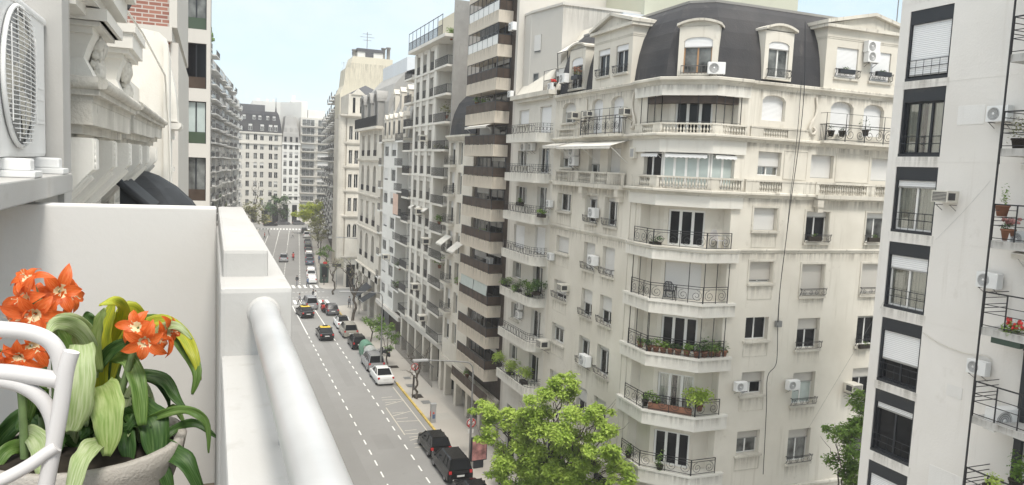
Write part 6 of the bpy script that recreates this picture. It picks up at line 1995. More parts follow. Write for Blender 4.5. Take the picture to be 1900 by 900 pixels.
def car_meshes(kind, col, roof):
    L, W, H, belt, gbr, gbf, grr, grf, hz, dz = SPEC[kind]; w = W / 2
    mb = MB()
    st = [(-L / 2, .78, .42, dz - .22, .34), (-L / 2 + .06, .93, .24, dz - .06, .30), (-L / 2 + .28, 1, .2, dz, .2), (gbr, 1, .2, belt, .2), (0, 1, .19, belt - .02, .19), (gbf, 1, .2, belt, .2), (gbf + .25, .99, .2, belt - .03, .2), (L / 2 - .3, .95, .2, hz + .06, .2), (L / 2 - .06, .86, .24, hz - .08, .3), (L / 2, .70, .38, hz - .22, .4)]
    rings = []
    for (y, k, zb, zt, _) in st:
        zm = zb + (zt - zb) * .5
        rings.append([(-w * k * .84, y, zb), (-w * k * .985, y, zb + .14), (-w * k, y, zm), (-w * k * .97, y, zt - .07), (-w * k * .86, y, zt), (w * k * .86, y, zt), (w * k * .97, y, zt - .07), (w * k, y, zm), (w * k * .985, y, zb + .14), (w * k * .84, y, zb)])
    v = [p for r in rings for p in r]; f = []
    n = 10
    for i in range(len(rings) - 1):
        for j in range(n): f.append((i * n + j, i * n + (j + 1) % n, (i + 1) * n + (j + 1) % n, (i + 1) * n + j))
    f.append(tuple(range(n))); f.append(tuple(range(len(v) - 1, len(v) - n - 1, -1)))
    mb.add(v, f, 0, False)
    base = [(-w * .86, gbr, belt - .01), (w * .86, gbr, belt - .01), (w * .86, gbf, belt - .01), (-w * .86, gbf, belt - .01)]
    top = [(-w * .70, grr, H - .05), (w * .70, grr, H - .05), (w * .69, grf, H - .05), (-w * .69, grf, H - .05)]
    for i in range(4): mb.tube([base[i], top[i]], .045, 5)
    ym = (grr + grf) / 2 - .05; yb = (gbr + gbf) / 2 - .1
    for s in (-1, 1):
        mb.tube([(s * w * .865, yb, belt), (s * w * .705, ym, H - .05)], .035, 4)
        if kind in ('suv', 'van'): mb.tube([(s * w * .865, gbr + .75, belt), (s * w * .705, grr + .6, H - .05)], .04, 4)
        mb.box(s * w - .012 if s > 0 else -w - .004, s * w + .004 if s > 0 else -w + .012, -.9, .9, .48, .52)
    body = mb.mesh('body', col)
    mb = MB(); rt = [(-w * .60, grr + .1, H), (w * .60, grr + .1, H), (w * .59, grf - .15, H), (-w * .59, grf - .15, H)]
    mb.add(top + rt, [(4, 5, 6, 7), (0, 1, 5, 4), (1, 2, 6, 5), (2, 3, 7, 6), (3, 0, 4, 7), (3, 2, 1, 0)])
    if kind == 'suv':
        for s in (-1, 1): mb.tube([(s * w * .6, grr + .1, H + .03), (s * w * .6, grf - .2, H + .03)], .02, 4)
    rf = mb.mesh('roof', roof)
    mb = MB(); g = .985
    b2 = [(x * g, y * .99, z) for x, y, z in base]; t2 = [(x * g, y * .99, z + .01) for x, y, z in top]
    for i in range(4): mb.quad(b2[i], b2[(i + 1) % 4], t2[(i + 1) % 4], t2[i])
    gl = mb.mesh('window', 'glass')
    mb = MB(); mb.lathe([(.20, -.09), (.31, -.09), (.325, -.06), (.325, .06), (.31, .09), (.20, .09)], 18, (0, 0, 0), 0, 'x'); ty = mb.mesh('tyre', 'tyre')
    mb = MB(); mb.lathe([(.001, .085), (.06, .085), (.08, .07), (.19, .075), (.21, .09)], 14, (0, 0, 0), 0, 'x'); mb.lathe([(.001, -.085), (.06, -.085), (.08, -.07), (.19, -.075), (.21, -.09)], 14, (0, 0, 0), 0, 'x'); rm = mb.mesh('rim', 'rim')
    mb = MB(); mb.lathe([(.001, -.07), (.2, -.07), (.2, .07), (.001, .07)], 12, (0, 0, 0), 0, 'x'); wh = mb.mesh('wheel', 'tyre')
    mb = MB(); mb.cbox(-.10, .10, -.05, .05, -.10, .10, .02); tl = mb.mesh('taillight', 'tail')
    mb = MB(); mb.cbox(-.17, .17, -.06, .06, -.07, .07, .02); hl = mb.mesh('headlight', 'lamp_clear')
    mb = MB(); mb.box(-.26, .26, -.01, .01, -.06, .06); pl = mb.mesh('number_plate', 'plate')
    mb = MB(); mb.cbox(-.09, .09, -.05, .05, -.06, .06, .02); mi = mb.mesh('mirror', col)
    return body, rf, gl, ty, rm, wh, tl, hl, pl, mi
def car(kind, col, label, x, y, rz=0.0, roof=None, rear=True, group=None, taxi=False, cat='car', small=False):
    L, W, H, belt, gbr, gbf, grr, grf, hz, dz = SPEC[kind]; w = W / 2
    body, rf, gl, ty, rm, wh, tl, hl, pl, mi = cached(('car', kind, col, roof), lambda: car_meshes(kind, col, roof or col))
    if rear: x, y = x - math.sin(rz) * L / 2, y + math.cos(rz) * L / 2
    t = thing('taxi' if taxi else 'parked_car' if group else 'car', label, cat, (x, y, 0), rz, group)
    sub('body', body, t); sub('roof', rf, t); sub('window', gl, t)
    for sx in (-1, 1):
        for wy in (-L * .30, L * .31):
            o = sub('wheel', wh, t, (sx * (w - .10), wy, .325))
            if not small: sub('tyre', ty, o); sub('rim', rm, o)
        tall = kind != 'sedan'
        sub('taillight', tl, t, (sx * w * .80, -L / 2 + .05, belt - .14))
        sub('headlight', hl, t, (sx * w * .66, L / 2 - .14, hz - .10))
        if not small: sub('mirror', mi, t, (sx * (w + .06), gbf - .35, belt + .06))
    sub('number_plate', pl, t, (0, -L / 2 - .012, .66))
    if taxi:
        mb = MB(); mb.cbox(-.30, .30, -.10, .10, 0, .13, .02); mb.box(-.5, .5, -.03, .03, -.02, .0)
        sub('taxi_sign', mb.mesh('taxi_sign', 'frame_black'), t, (0, (grr + grf) / 2 + .1, H))
    return t
PK = 'cars parked along the right kerb'
FP = 'cars parked up the far street'
car('sedan', 'p_black', 'black and yellow taxi driving alone in the middle lane, its rear towards us', 12.86, 89.7, 0, 'p_yellow', taxi=True, cat='taxi')
car('sedan', 'p_black', 'black and yellow taxi stopping behind the silver van at the crossing', 12.25, 103.2, .12, 'p_yellow', taxi=True, cat='taxi')
car('van', 'p_silver', 'silver van waiting at the crossing just ahead of the taxi', 13.45, 109.2, .05, cat='van')
car('hatch', 'p_gray', 'dark grey hatchback at the kerb corner beside the motorcycle', 15.75, 104.6, 0, group=PK)
car('sedan', 'p_white', 'white car with a dark roof parked at the head of the kerb row', 15.85, 95.7, 0, 'p_black', group=PK)
car('suv', 'p_beige', 'champagne estate car parked right behind the white car with a dark roof', 15.85, 90.6, 0, group=PK)
car('hatch', 'p_black', 'black car parked between the champagne estate and the green bin', 15.85, 84.8, 0, group=PK)
car('suv', 'p_silver', 'silver estate car parked between the grey bin and the white saloon', 15.85, 75.2, 0, group=PK)
car('sedan', 'p_white', 'white saloon parked beside the yellow kerb, last of its row', 15.75, 70.3, 0, group=PK)
car('hatch', 'p_black', 'black hatchback parked where the yellow kerb ends', 15.75, 51.4, 0, group=PK)
car('suv', 'p_black', 'black off-roader with roof rails, parked second from the bottom edge', 15.75, 46.7, 0, group=PK)
car('sedan', 'p_black', 'black car mostly cut off by the bottom edge of the picture', 15.75, 41.8, 0, group=PK)
car('suv', 'p_silver', 'silver car driving alone up the far street beyond the second crossing', 13.9, 161, -.1)
car('sedan', 'p_gray', 'small dark car crossing the far end near the last zebra crossing', 25.2, 226, -.1, small=True)
car('sedan', 'p_black', 'far black and yellow taxi turning at the avenue', 17.2, 247.5, -1.45, 'p_yellow', rear=False, taxi=True, cat='taxi', small=True)
car('sedan', 'p_gray', 'dark car parked across the avenue, left of two', 21.6, 253.6, -1.5, rear=False, small=True)
car('hatch', 'p_gray', 'dark car parked across the avenue, right of two', 26.4, 253.8, -1.5, rear=False, small=True)
for i, (y, kind, col, lab) in enumerate(((132.5, 'hatch', 'p_white', 'white hatchback first past the second crossing'), (138, 'sedan', 'p_white', 'white saloon second past the second crossing'), (143.5, 'hatch', 'p_silver', 'silver hatchback third past the second crossing'),
        (156, 'sedan', 'p_blue', 'slate blue car parked behind the bush on the far right kerb'), (162, 'suv', 'p_silver', 'silver car parked just ahead of the slate blue one'), (168, 'hatch', 'p_white', 'white car parked by the red scooter'), (174, 'sedan', 'p_gray', 'grey car in the dense middle of the far parked row'),
        (180, 'suv', 'p_gray', 'dark tall car in the dense middle of the far parked row'), (186, 'sedan', 'p_silver', 'silver saloon towards the end of the far parked row'), (193, 'sedan', 'p_black', 'black saloon towards the end of the far parked row'), (211, 'suv', 'p_white', 'white tall car standing apart near the end of the far row'))):
    car(kind, col, lab, kx(y) - 1.2, y, -D5, group=FP, small=True)

def two_wheeler(label, x, y, rz, col, cat, name='motorcycle'):
    t = thing(name, label, cat, (x, y, 0), rz)
    for wy in (-.62, .64):
        mb = MB(); mb.lathe([(.20, -.05), (.29, -.055), (.30, 0), (.29, .055), (.20, .05)], 16, (0, wy, .30), 0, 'x'); mb.lathe([(.001, -.02), (.21, -.02), (.21, .02), (.001, .02)], 8, (0, wy, .30), 0, 'x'); mb.build('wheel', 'tyre', t, t.location, rz)
    mb = MB(); mb.cbox(-.16, .16, -.35, .35, .38, .66, .06); mb.cbox(-.14, .14, -.75, .05, .70, .80, .03); mb.tube([(0, .64, .3), (0, .50, .75), (0, .42, 1.0)], .04, 6); mb.cbox(-.18, .18, .50, .60, .55, .95, .03)
    mb.build('frame', col, t, t.location, rz)
    mb = MB(); mb.tube([(-.34, .36, 1.03), (0, .42, 1.0), (.34, .36, 1.03)], .022, 6); mb.build('handlebar', 'frame_black', t, t.location, rz)
    mb = MB(); mb.cbox(-.2, .2, -.98, -.60, .80, 1.14, .04); mb.build('top_box', col, t, t.location, rz)
    mb = MB(); mb.cbox(-.08, .08, -.82, -.77, .58, .68, .015); mb.build('taillight', 'tail', t, t.location, rz)
    return t
two_wheeler('motorcycle with a red rear box, ridden between the silver van and the dark hatchback', 14.75, 107.9, 0, 'red', 'motorcycle')
two_wheeler('red scooter riding beside the far row of parked cars', 16.2, 165.0, -.1, 'red', 'scooter', 'scooter')
two_wheeler('motorcycle parked on the pavement by the green street trees', 18.0, 81.5, .5, 'frame_black', 'motorcycle')

# ------------------------------------------------------------------ people
def body_mesh(name, J, E, Rr, mats, cuts):
    """one continuous skinned body: joints J, edges E, radii Rr; cuts = heights where clothing changes"""
    me = bpy.data.meshes.new(name); me.from_pydata(J, E, []); me.update()
    o = bpy.data.objects.new(name, me); COL.objects.link(o)
    md = o.modifiers.new('skin', 'SKIN'); md.use_smooth_shade = True
    for i, sv in enumerate(me.skin_vertices[0].data):
        sv.radius = (Rr[i], Rr[i]) if not isinstance(Rr[i], tuple) else Rr[i]; sv.use_root = (i == 0)
    sb = o.modifiers.new('sub', 'SUBSURF'); sb.levels = 1; sb.render_levels = 1
    ev = o.evaluated_get(bpy.context.evaluated_depsgraph_get())
    m2 = bpy.data.meshes.new_from_object(ev)
    bpy.data.objects.remove(o); bpy.data.meshes.remove(me)
    m2.materials.clear()
    for mm in mats: m2.materials.append(M[mm] if isinstance(mm, str) else mm)
    for p in m2.polygons: p.material_index = cuts(p.center); p.use_smooth = True
    return m2
M['jeans'] = plain('dark_blue_cloth', (.045, .055, .085), .85); M['black_cloth'] = plain('black_cloth', (.022, .022, .024), .85)
M['red_cloth'] = plain('red_cloth', (.45, .06, .05), .8); M['white_cloth'] = plain('white_cloth', (.66, .65, .63), .8); M['grey_cloth'] = plain('grey_cloth', (.2, .2, .21), .85); M['blue_cloth'] = plain('blue_cloth', (.09, .13, .22), .85)
def person(label, x, y, rz, top, legs, stride=.3, group=None, ride=False, helmet=None, z=0.0, bag=None):
    s = stride
    J = [(0, 0, .95), (0, .01, 1.15), (0, 0, 1.38), (0, .01, 1.50), (0, .03, 1.60), (0, .03, 1.72),
         (-.10, 0, .90), (-.10, s * .55, .50), (-.10, s * .75, .08), (-.10, s * .75 + .15, .04),
         (.10, 0, .90), (.10, -s * .35, .50), (.10, -s * .95, .10), (.10, -s * .95 + .14, .04),
         (-.19, 0, 1.40), (-.24, -s * .4, 1.14), (-.23, -s * .35 + .10, .90), (-.23, -s * .3 + .14, .80),
         (.19, 0, 1.40), (.24, s * .4, 1.14), (.23, s * .6, .92), (.23, s * .7, .82)]
    if ride:
        J[0] = (0, -.25, .84); J[1] = (0, -.18, 1.02); J[2] = (0, -.05, 1.26); J[3] = (0, 0, 1.38); J[4] = (0, .06, 1.48); J[5] = (0, .06, 1.60)
        for k, sx in ((6, -1), (10, 1)): J[k:k + 4] = [(sx * .12, -.22, .82), (sx * .24, .22, .72), (sx * .22, .05, .34), (sx * .22, .2, .28)]
        for k, sx in ((14, -1), (18, 1)): J[k:k + 4] = [(sx * .19, -.03, 1.28), (sx * .30, .12, 1.10), (sx * .32, .32, 1.05), (sx * .32, .38, 1.04)]
    E = [(0, 1), (1, 2), (2, 3), (3, 4), (4, 5), (0, 6), (6, 7), (7, 8), (8, 9), (0, 10), (10, 11), (11, 12), (12, 13), (2, 14), (14, 15), (15, 16), (16, 17), (2, 18), (18, 19), (19, 20), (20, 21)]
    Rr = [(.15, .11), (.14, .10), (.16, .11), .055, .085, .075, .085, .062, .045, .04, .085, .062, .045, .04, .06, .045, .036, .04, .06, .045, .036, .04]
    hip = J[0][2]
    def cuts(c):
        if c.z > J[3][2] + .03 or (abs(c.x) > .19 and c.z < J[16][2] + .02 and c.z > .7 and not ride): return 0
        if c.z > hip - .02 or (ride and c.y > .1 and c.z > 1.0): return 1
        return 3 if c.z < .09 else 2
    me = cached(('person', round(s, 2), top, legs, ride), lambda: body_mesh('body', J, E, Rr, ['skin', top, legs, 'black_cloth'], cuts))
    t = thing('person', label, 'person', (x, y, z), rz, group)
    sub('body', me, t)
    h = J[4]
    mb = MB()
    if helmet: mb.ball((h[0], h[1], h[2] + .07), .15, 12, 8, 0, (1, 1.1, 1))
    else: mb.ball((h[0], h[1] - .02, h[2] + .09), .105, 10, 6, 0, (.95, 1.05, .85))
    sub('helmet' if helmet else 'hair', mb.mesh('hair', helmet or 'hair'), t)
    mb = MB(); mb.ball((h[0], h[1] + .095, h[2] + .02), .022, 5, 4, 0, (.7, 1.2, 1.2)); sub('nose', mb.mesh('nose', 'skin'), t)
    if bag: 
        mb = MB(); mb.cbox(-.15, .15, -.28, -.12, 1.0, 1.40, .04); sub('backpack', mb.mesh('backpack', bag), t)
    return t
person('pedestrian in dark clothes striding over the near zebra crossing', *on_z(556, 566)[:2], 1.4, 'grey_cloth', 'black_cloth', .42)
person('pair of pedestrians on the crossing, the one in a light top', *on_z(585, 560)[:2], -1.2, 'white_cloth', 'jeans', .3)
person('pedestrian in dark jacket beside the one in a light top on the crossing', *on_z(581, 558)[:2], -1.2, 'black_cloth', 'jeans', .25)
person('pedestrian in black waiting at the far zebra crossing', *on_z(551, 530)[:2], 2.8, 'black_cloth', 'grey_cloth', .12, bag='grey_cloth')
person('pedestrian stepping out next to the parked white hatchback', *on_z(571, 533)[:2], .6, 'blue_cloth', 'jeans', .3)
person('far pedestrian in a red top in the middle of the road', *on_z(491, 443)[:2], 1.5, 'red_cloth', 'black_cloth', .2)
person('far pedestrian in black next to the one in red', *on_z(499, 437)[:2], 1.5, 'black_cloth', 'black_cloth', .25)
person('far pedestrian in pale clothes running across the road', *on_z(543, 442)[:2], -1.5, 'white_cloth', 'grey_cloth', .5)
person('pedestrian in dark clothes on the pavement by the green kiosk', *on_z(601, 530)[:2], 2.5, 'black_cloth', 'black_cloth', .2, z=PZ)
person('pedestrian in a blue jacket beyond the kiosk on the far pavement', *on_z(592, 490)[:2], 2.9, 'blue_cloth', 'jeans', .2, z=PZ)
person('pedestrian standing near the corner sign posts', *on_z(648, 573)[:2], .4, 'grey_cloth', 'black_cloth', .15, z=PZ)
person('motorcycle rider in black with a red helmet', 14.75, 107.9, 0, 'black_cloth', 'black_cloth', .2, ride=True, helmet='red')
person('scooter rider in red on the far street', 16.2, 165, -.1, 'red_cloth', 'jeans', .2, ride=True, helmet='frame_black')
# ------------------------------------------------------------------ trees
def leaves(mb, c, rad, n, size, rg, m=0, sq=(1, 1, .8)):
    """loose clump of small folded leaves"""
    c = Vector(c)
    for _ in range(n):
        d = Vector((rg.gauss(0, 1), rg.gauss(0, 1), rg.gauss(0, 1)))
        d = d.normalized() * rad * (rg.random() ** .45) * rg.uniform(.7, 1.12)
        p = c + Vector((d.x * sq[0], d.y * sq[1], d.z * sq[2]))
        a = rg.uniform(0, 6.28); tilt = rg.uniform(-.9, .9)
        u = Vector((math.cos(a), math.sin(a), tilt * .7)).normalized()
        w = u.cross(Vector((rg.uniform(-.6, .6), rg.uniform(-.6, .6), 1))).normalized()
        s = size * rg.uniform(.4, 1.4)
        dn = Vector((0, 0, -s * .25))
        mb.add([p, p + u * s * .5 + w * s * .32, p + u * s + dn, p + u * s * .5 - w * s * .32], [(0, 1, 2, 3)], m)
    return mb
def limb(mb, a, b, r0, r1, rg, wob=.12):
    a, b = Vector(a), Vector(b); n = 6; L = (b - a).length; pts = []
    for i in range(n + 1):
        k = i / n; e = wob * L * math.sin(math.pi * k)
        pts.append(a.lerp(b, k) + Vector((rg.uniform(-1, 1), rg.uniform(-1, 1), rg.uniform(-.3, .6))) * e * .5)
    mb.tube(pts, [r0 + (r1 - r0) * i / n for i in range(n + 1)], 6)
    return pts
def tree(name, label, base, clumps, n, size, leaf, trunk_r=.16, fork=.45, seed=1, group=None, cat='tree', sq=(1, 1, .8)):
    rg = random.Random(seed)
    t = thing(name, label, cat, base, 0, group)
    b = Vector(base); cs = [Vector(c[:3]) for c in clumps]
    top = sum(cs, Vector((0, 0, 0))) / len(cs)
    f = b.lerp(Vector((top.x, top.y, top.z)), fork)
    mb = MB(); limb(mb, b - Vector((0, 0, .1)), f, trunk_r, trunk_r * .7, rg, .10)
    for c in cs:
        limb(mb, f, f.lerp(c, .55), trunk_r * .5, trunk_r * .28, rg, .12); limb(mb, f.lerp(c, .55), c, trunk_r * .28, trunk_r * .07, rg, .2)
        for _ in range(3): limb(mb, f.lerp(c, .7), c + Vector((rg.uniform(-1, 1), rg.uniform(-1, 1), rg.uniform(-.5, .8))) * clumps[0][3] * .8, trunk_r * .14, trunk_r * .04, rg, .2)
    mb.build('trunk', 'bark', t)
    mb = MB()
    for c in clumps:
        k = int(n * (c[3] / clumps[0][3]) ** 2)
        # sub clumps make the outline ragged
        for _ in range(7):
            o = Vector((rg.gauss(0, .5), rg.gauss(0, .5), rg.gauss(0, .42))) * c[3]
            leaves(mb, Vector(c[:3]) + o, c[3] * rg.uniform(.35, .6), k // 7, size, rg, 0, sq)
    mb.build('crown', leaf, t)
    return t
def cl2(lst, spread, seed=1):
    """clumps of the near street tree, spread between the kerb and the house fronts"""
    rg = random.Random(seed); out = []
    for (px, py, pr) in lst:
        d = 42.5 - 6.0 * (px - 890) / 290 + rg.uniform(-spread, spread); p = Vector((0, 0, EYE)) + _ray(px, py) * d
        out.append((p.x, p.y, p.z, pr / CAM_F * d))
    return out
def cl(lst, Y, spread, seed=1):
    rg = random.Random(seed); out = []
    for (px, py, pr) in lst:
        p = on_y(px, py, Y + rg.uniform(-spread, spread)); d = (p - Vector((0, 0, EYE))).length
        out.append((p.x, p.y, p.z, pr / CAM_F * d))
    return out
tree('street_tree', 'big fresh green street tree in front of the cream corner building, nearest and brightest', (17.9, 37.6, PZ),
     cl2([(1000, 800, 46), (1040, 728, 34), (1008, 745, 30), (928, 772, 34), (965, 800, 44), (1058, 790, 44), (1098, 766, 24), (1120, 758, 16), (1140, 828, 30), (1092, 830, 40), (1030, 850, 46), (968, 856, 40), (1150, 862, 28), (1080, 880, 46), (1010, 905, 50), (930, 880, 22), (904, 752, 18), (1040, 705, 14), (1105, 930, 44), (950, 930, 36), (1165, 885, 22), (905, 812, 22), (1000, 855, 44), (1060, 840, 44), (1120, 800, 24), (985, 770, 26), (940, 840, 34)], .9, 3), 4200, .165, 'leaf_bright', .17, .42, 5)
tree('street_tree', 'dark green tree peeking out between the corner building and the white building at the right', (28.4, 27.6, PZ),
     cl([(1582, 800, 40), (1560, 800, 22), (1602, 745, 26), (1590, 845, 36), (1580, 890, 24), (1606, 790, 34)], 27.0, .8, 4), 2000, .17, 'leaf_mid', .13, .5, 6)
g1, g2 = on_z(688, 634, PZ), on_z(717, 684, PZ)
tree('street_tree', 'small green pavement tree with a round crown, farther of two beside the parked cars', g1, cl([(694, 600, 18), (682, 596, 12), (706, 612, 13)], g1.y, .8, 5), 420, .26, 'leaf_mid', .10, .55, 7, 'young green street trees')
tree('street_tree', 'small green pavement tree with a crooked trunk, nearer of two beside the parked cars', g2, cl([(720, 608, 20), (708, 620, 12), (730, 628, 14), (722, 645, 9)], g2.y, .8, 6), 420, .24, 'leaf_mid', .10, .5, 8, 'young green street trees')
def bare_tree(label, base, tips, r, seed, leafn=0, group='leafless street trees', leaf='leaf_olive'):
    rg = random.Random(seed); t = thing('bare_tree', label, 'tree', base, 0, group)
    b = Vector(base); mb = MB(); top = sum((Vector(q) for q in tips), Vector((0, 0, 0))) / len(tips)
    f = b.lerp(top, .5) + Vector((rg.uniform(-.4, .4), rg.uniform(-.4, .4), 0))
    limb(mb, b - Vector((0, 0, .1)), f, r, r * .75, rg, .22)
    lm = MB()
    for q in tips:
        q = Vector(q); limb(mb, f, q, r * .6, r * .18, rg, .22)
        for _ in range(5):
            a = f.lerp(q, rg.uniform(.45, 1)); e = a + Vector((rg.uniform(-1, 1), rg.uniform(-1, 1), rg.uniform(-.2, 1.1))) * 1.1
            limb(mb, a, e, r * .2, r * .06, rg, .25)
            if leafn: leaves(lm, e, .8, leafn, .2, rg)
    mb.build('trunk', 'bark', t)
    if leafn: lm.build('crown', leaf, t)
def tips(lst, Y): return [on_y(px, py, Y + (i % 3 - 1) * .9) for i, (px, py) in enumerate(lst)]
for (px, tp, lab, r, lf) in (
    ((654, 595), [(640, 500), (662, 505), (650, 488), (675, 520)], 'bare twisted tree on the corner pavement, nearest the ornate house', .16, 3),
    ((690, 568), [(672, 500), (694, 495), (682, 482), (705, 515)], 'bare twisted tree in front of the arched stone facade', .17, 4),
    ((774, 740), [(764, 655), (782, 662), (760, 690), (795, 645)], 'bare crooked young tree tied to a stake near the no parking sign', .09, 0),
    ((618, 545), [(610, 492), (628, 486), (622, 476)], 'small bare tree by the green kiosk across the side street', .12, 5)):
    b = on_z(px[0], px[1], PZ)
    bare_tree(lab, b, tips(tp, b.y), r * 1.3, int(px[0]), lf)
mb = MB(); q = on_z(765, 738, PZ); mb.tube([q, q + Vector((.05, 0, 2.0))], .05, 6); tag(mb.build('tree_stake', 'bark'), 'wooden stake beside the crooked young tree', 'stake')
for k, (y, off, hh, lab) in enumerate(((172, 1.4, 7, 'thin leafless tree nearest us on the far right pavement'), (186, 1.2, 8, 'thin olive tree in the middle of the far right pavement'), (200, 1.5, 8.5, 'thin olive tree towards the end of the far right pavement'), (149, 1.8, 5, 'round grey-green bush above the parked slate blue car'))):
    x = kx(y) + off
    tree('street_tree', lab, (x, y, PZ), [(x, y, hh * .72, hh * .22), (x - .8, y - .6, hh * .6, hh * .18), (x + .7, y + .8, hh * .85, hh * .17)], 230, .42, 'leaf_olive' if k < 3 else 'leaf_mid', .13, .5, 30 + k)
tree('street_tree', 'yellow-green tree in new leaf hanging over the far right kerb', (kx(222) + 1.6, 222, PZ), cl([(572, 396, 17), (558, 402, 14), (586, 402, 14), (590, 386, 13), (576, 388, 12)], 222, 1.5, 9), 1100, .62, 'leaf_yellow', .2, .5, 41)
tree('street_tree', 'olive leaved tree just behind the yellow-green one at the far end', (kx(228) + 3, 230, PZ), cl([(592, 384, 15), (604, 396, 12), (600, 378, 9)], 230, 1.5, 10), 320, .7, 'leaf_olive', .2, .5, 42)
tree('street_tree', 'dark green dense tree across the avenue in front of the black-roofed building', (22.2, 255.5, 0), cl([(514, 382, 18), (502, 388, 13), (526, 390, 13), (516, 368, 10)], 255.5, 1.5, 11), 560, .75, 'leaf_dark', .25, .45, 43)
tree('street_tree', 'pale hazy green tree at the far left corner above the parapet', (8.4, 236, PZ), cl([(468, 394, 18), (450, 398, 15), (484, 402, 14), (474, 380, 11), (456, 384, 11)], 236, 2, 12), 300, .8, 'leaf_olive', .2, .4, 44)
bb = Vector((11.5, 247, 0)); bare_tree('tall leafless tree against the grey stone building at the end', bb, tips([(468, 345), (480, 340), (474, 330), (490, 352)], 247), .2, 77, 0)

M['kiosk_green'] = plain('kiosk_green', (.035, .06, .045), .4)
# ------------------------------------------------------------------ street furniture
def lamp(label, base, H, arm, dy=0.0):
    t = thing('street_lamp', label, 'street lamp', base, 0, 'street lamps'); b = Vector(base); mb = MB()
    mb.tube([b, b + Vector((0, 0, H * .5))], .085, 8); mb.tube([b + Vector((0, 0, H * .5)), b + Vector((0, 0, H - .7))], .06, 8)
    mb.build('post', 'steel', t)
    e = b + Vector((-arm, dy, H + .15))
    mb = MB(); mb.tube(smooth([b + Vector((0, 0, H - .7)), b + Vector((-.12, dy * .05, H - .25)), b + Vector((-.7, dy * .2, H)), e], 5), .05, 8); mb.build('arm', 'steel', t)
    mb = MB(); mb.cbox(e.x - 1.0, e.x + .1, e.y - .17, e.y + .17, e.z - .08, e.z + .08, .05); mb.build('lamp_head', 'ac_gray', t)
b = on_z(706, 688, PZ); lamp('curved grey street lamp by the nearer green pavement tree, arm over the road', b, (on_y(700, 543, b.y).z - b.z), 3.4)
b = on_z(871, 858, PZ); lamp('tall grey street lamp with a long arm in front of the brown building', b, (on_y(868, 672, b.y).z - b.z), 3.3, .6)
b = on_z(668, 545, PZ); lamp('far street lamp curving over the corner by the ornate house', b, 9.0, 3.0)
def text_mesh(txt, size):
    cu = bpy.data.curves.new('text', 'FONT'); cu.body = txt; cu.size = size; cu.align_x = 'CENTER'; cu.align_y = 'CENTER'; cu.extrude = .004
    o = bpy.data.objects.new('text', cu); COL.objects.link(o)
    me = bpy.data.meshes.new_from_object(o.evaluated_get(bpy.context.evaluated_depsgraph_get()))
    bpy.data.objects.remove(o); bpy.data.curves.remove(cu); me.transform(Matrix.Rotation(R(90), 4, 'X')); return me
def no_parking(label, base, H, r=.36):
    t = thing('no_parking_sign', label, 'sign', base, 0, 'no parking signs'); b = Vector(base); mb = MB()
    mb.tube([b, b + Vector((0, 0, H + r))], .045, 8); mb.build('post', 'frame_black', t)
    c = b + Vector((0, -.07, H)); mb = MB(); mb.lathe([(.001, -.012), (r, -.012), (r, .012), (.001, .012)], 24, c, 0, 'y'); p = mb.build('plate', 'paint_white', t)
    mb = MB(); pts = [(c.x + r * .88 * math.cos(a), c.y - .015, c.z + r * .88 * math.sin(a)) for a in [2 * math.pi * k / 24 for k in range(25)]]; mb.tube(pts, .045, 4, 0, cap=False)
    mb.box(-.035, .035, -.006, .006, -r * .85, r * .85)
    for i in range(len(mb.v) - 8, len(mb.v)):
        x, y, z = mb.v[i]; mb.v[i] = (c.x + x * .7071 + z * .7071, c.y - .018 + y, c.z - x * .7071 + z * .7071)
    mb.build('red_ring', 'red', p)
    me = text_mesh('E', r * 1.25); me.materials.append(M['frame_black']); put('letter', me, p, (c.x, c.y - .024, c.z))
    mb = MB(); mb.box(c.x - .22, c.x + .22, c.y - .01, c.y + .01, H - r - .42 + b.z, H - r - .12 + b.z); mb.build('notice', 'paint_white', t)
no_parking('round no parking sign with a crossed E on a black post by the poster panel', on_z(871, 846, PZ), 2.55)
no_parking('round no parking sign with a crossed E by the crooked young tree', on_z(768, 724, PZ), 2.3)
b = on_z(803, 783, PZ); t = thing('utility_cabinet', 'slim grey utility cabinet with torn stickers standing at the kerb', 'cabinet', b); 
mb = MB(); mb.cbox(b.x - .22, b.x + .22, b.y - .18, b.y + .18, b.z, b.z + 1.5, .02); mb.cbox(b.x - .25, b.x + .25, b.y - .2, b.y + .2, b.z + 1.5, b.z + 1.6, .02); mb.build('casing', 'ac_gray', t)
mb = MB(); mb.box(b.x - .236, b.x - .222, b.y - .1, b.y + .1, b.z + .5, b.z + .95); mb.box(b.x - .1, b.x + .12, b.y - .194, b.y - .182, b.z + .35, b.z + .7, 1); mb.box(b.x - .08, b.x + .06, b.y - .194, b.y - .182, b.z + .75, b.z + .9, 2); mb.build('sticker', ['red', 'blue_cloth', 'red'], t)
def panel(label, base, w, h, mats, rz, z0=.55):
    t = thing('advertising_panel', label, 'billboard', base, rz, 'advertising panels')
    mb = MB(); mb.cbox(-w / 2, w / 2, -.09, .09, z0, z0 + h, .03); mb.box(-w * .3, w * .3, -.06, .06, 0, z0); sub('frame', mb.mesh('frame', 'frame_black'), t)
    mb = MB(); 
    for s in (-1, 1): mb.box(-w / 2 + .07, w / 2 - .07, s * .1 - .006, s * .1 + .006, z0 + .08, z0 + h - .08)
    sub('poster', mb.mesh('poster', mats), t)
M['poster_pink'] = plain('poster_pink', (.34, .16, .15), .3, var=.6, vscale=2.2); M['poster_blue'] = plain('poster_blue', (.10, .26, .36), .3, var=.6, vscale=2.5)
panel('dark framed advertising panel with a faded reddish poster beside the no parking sign', on_z(887, 868, PZ), 1.25, 1.75, 'poster_pink', .1)
panel('advertising panel with a blue poster, at the foot of the big green tree', on_z(930, 905, PZ), 1.1, 1.7, 'poster_blue', .75)
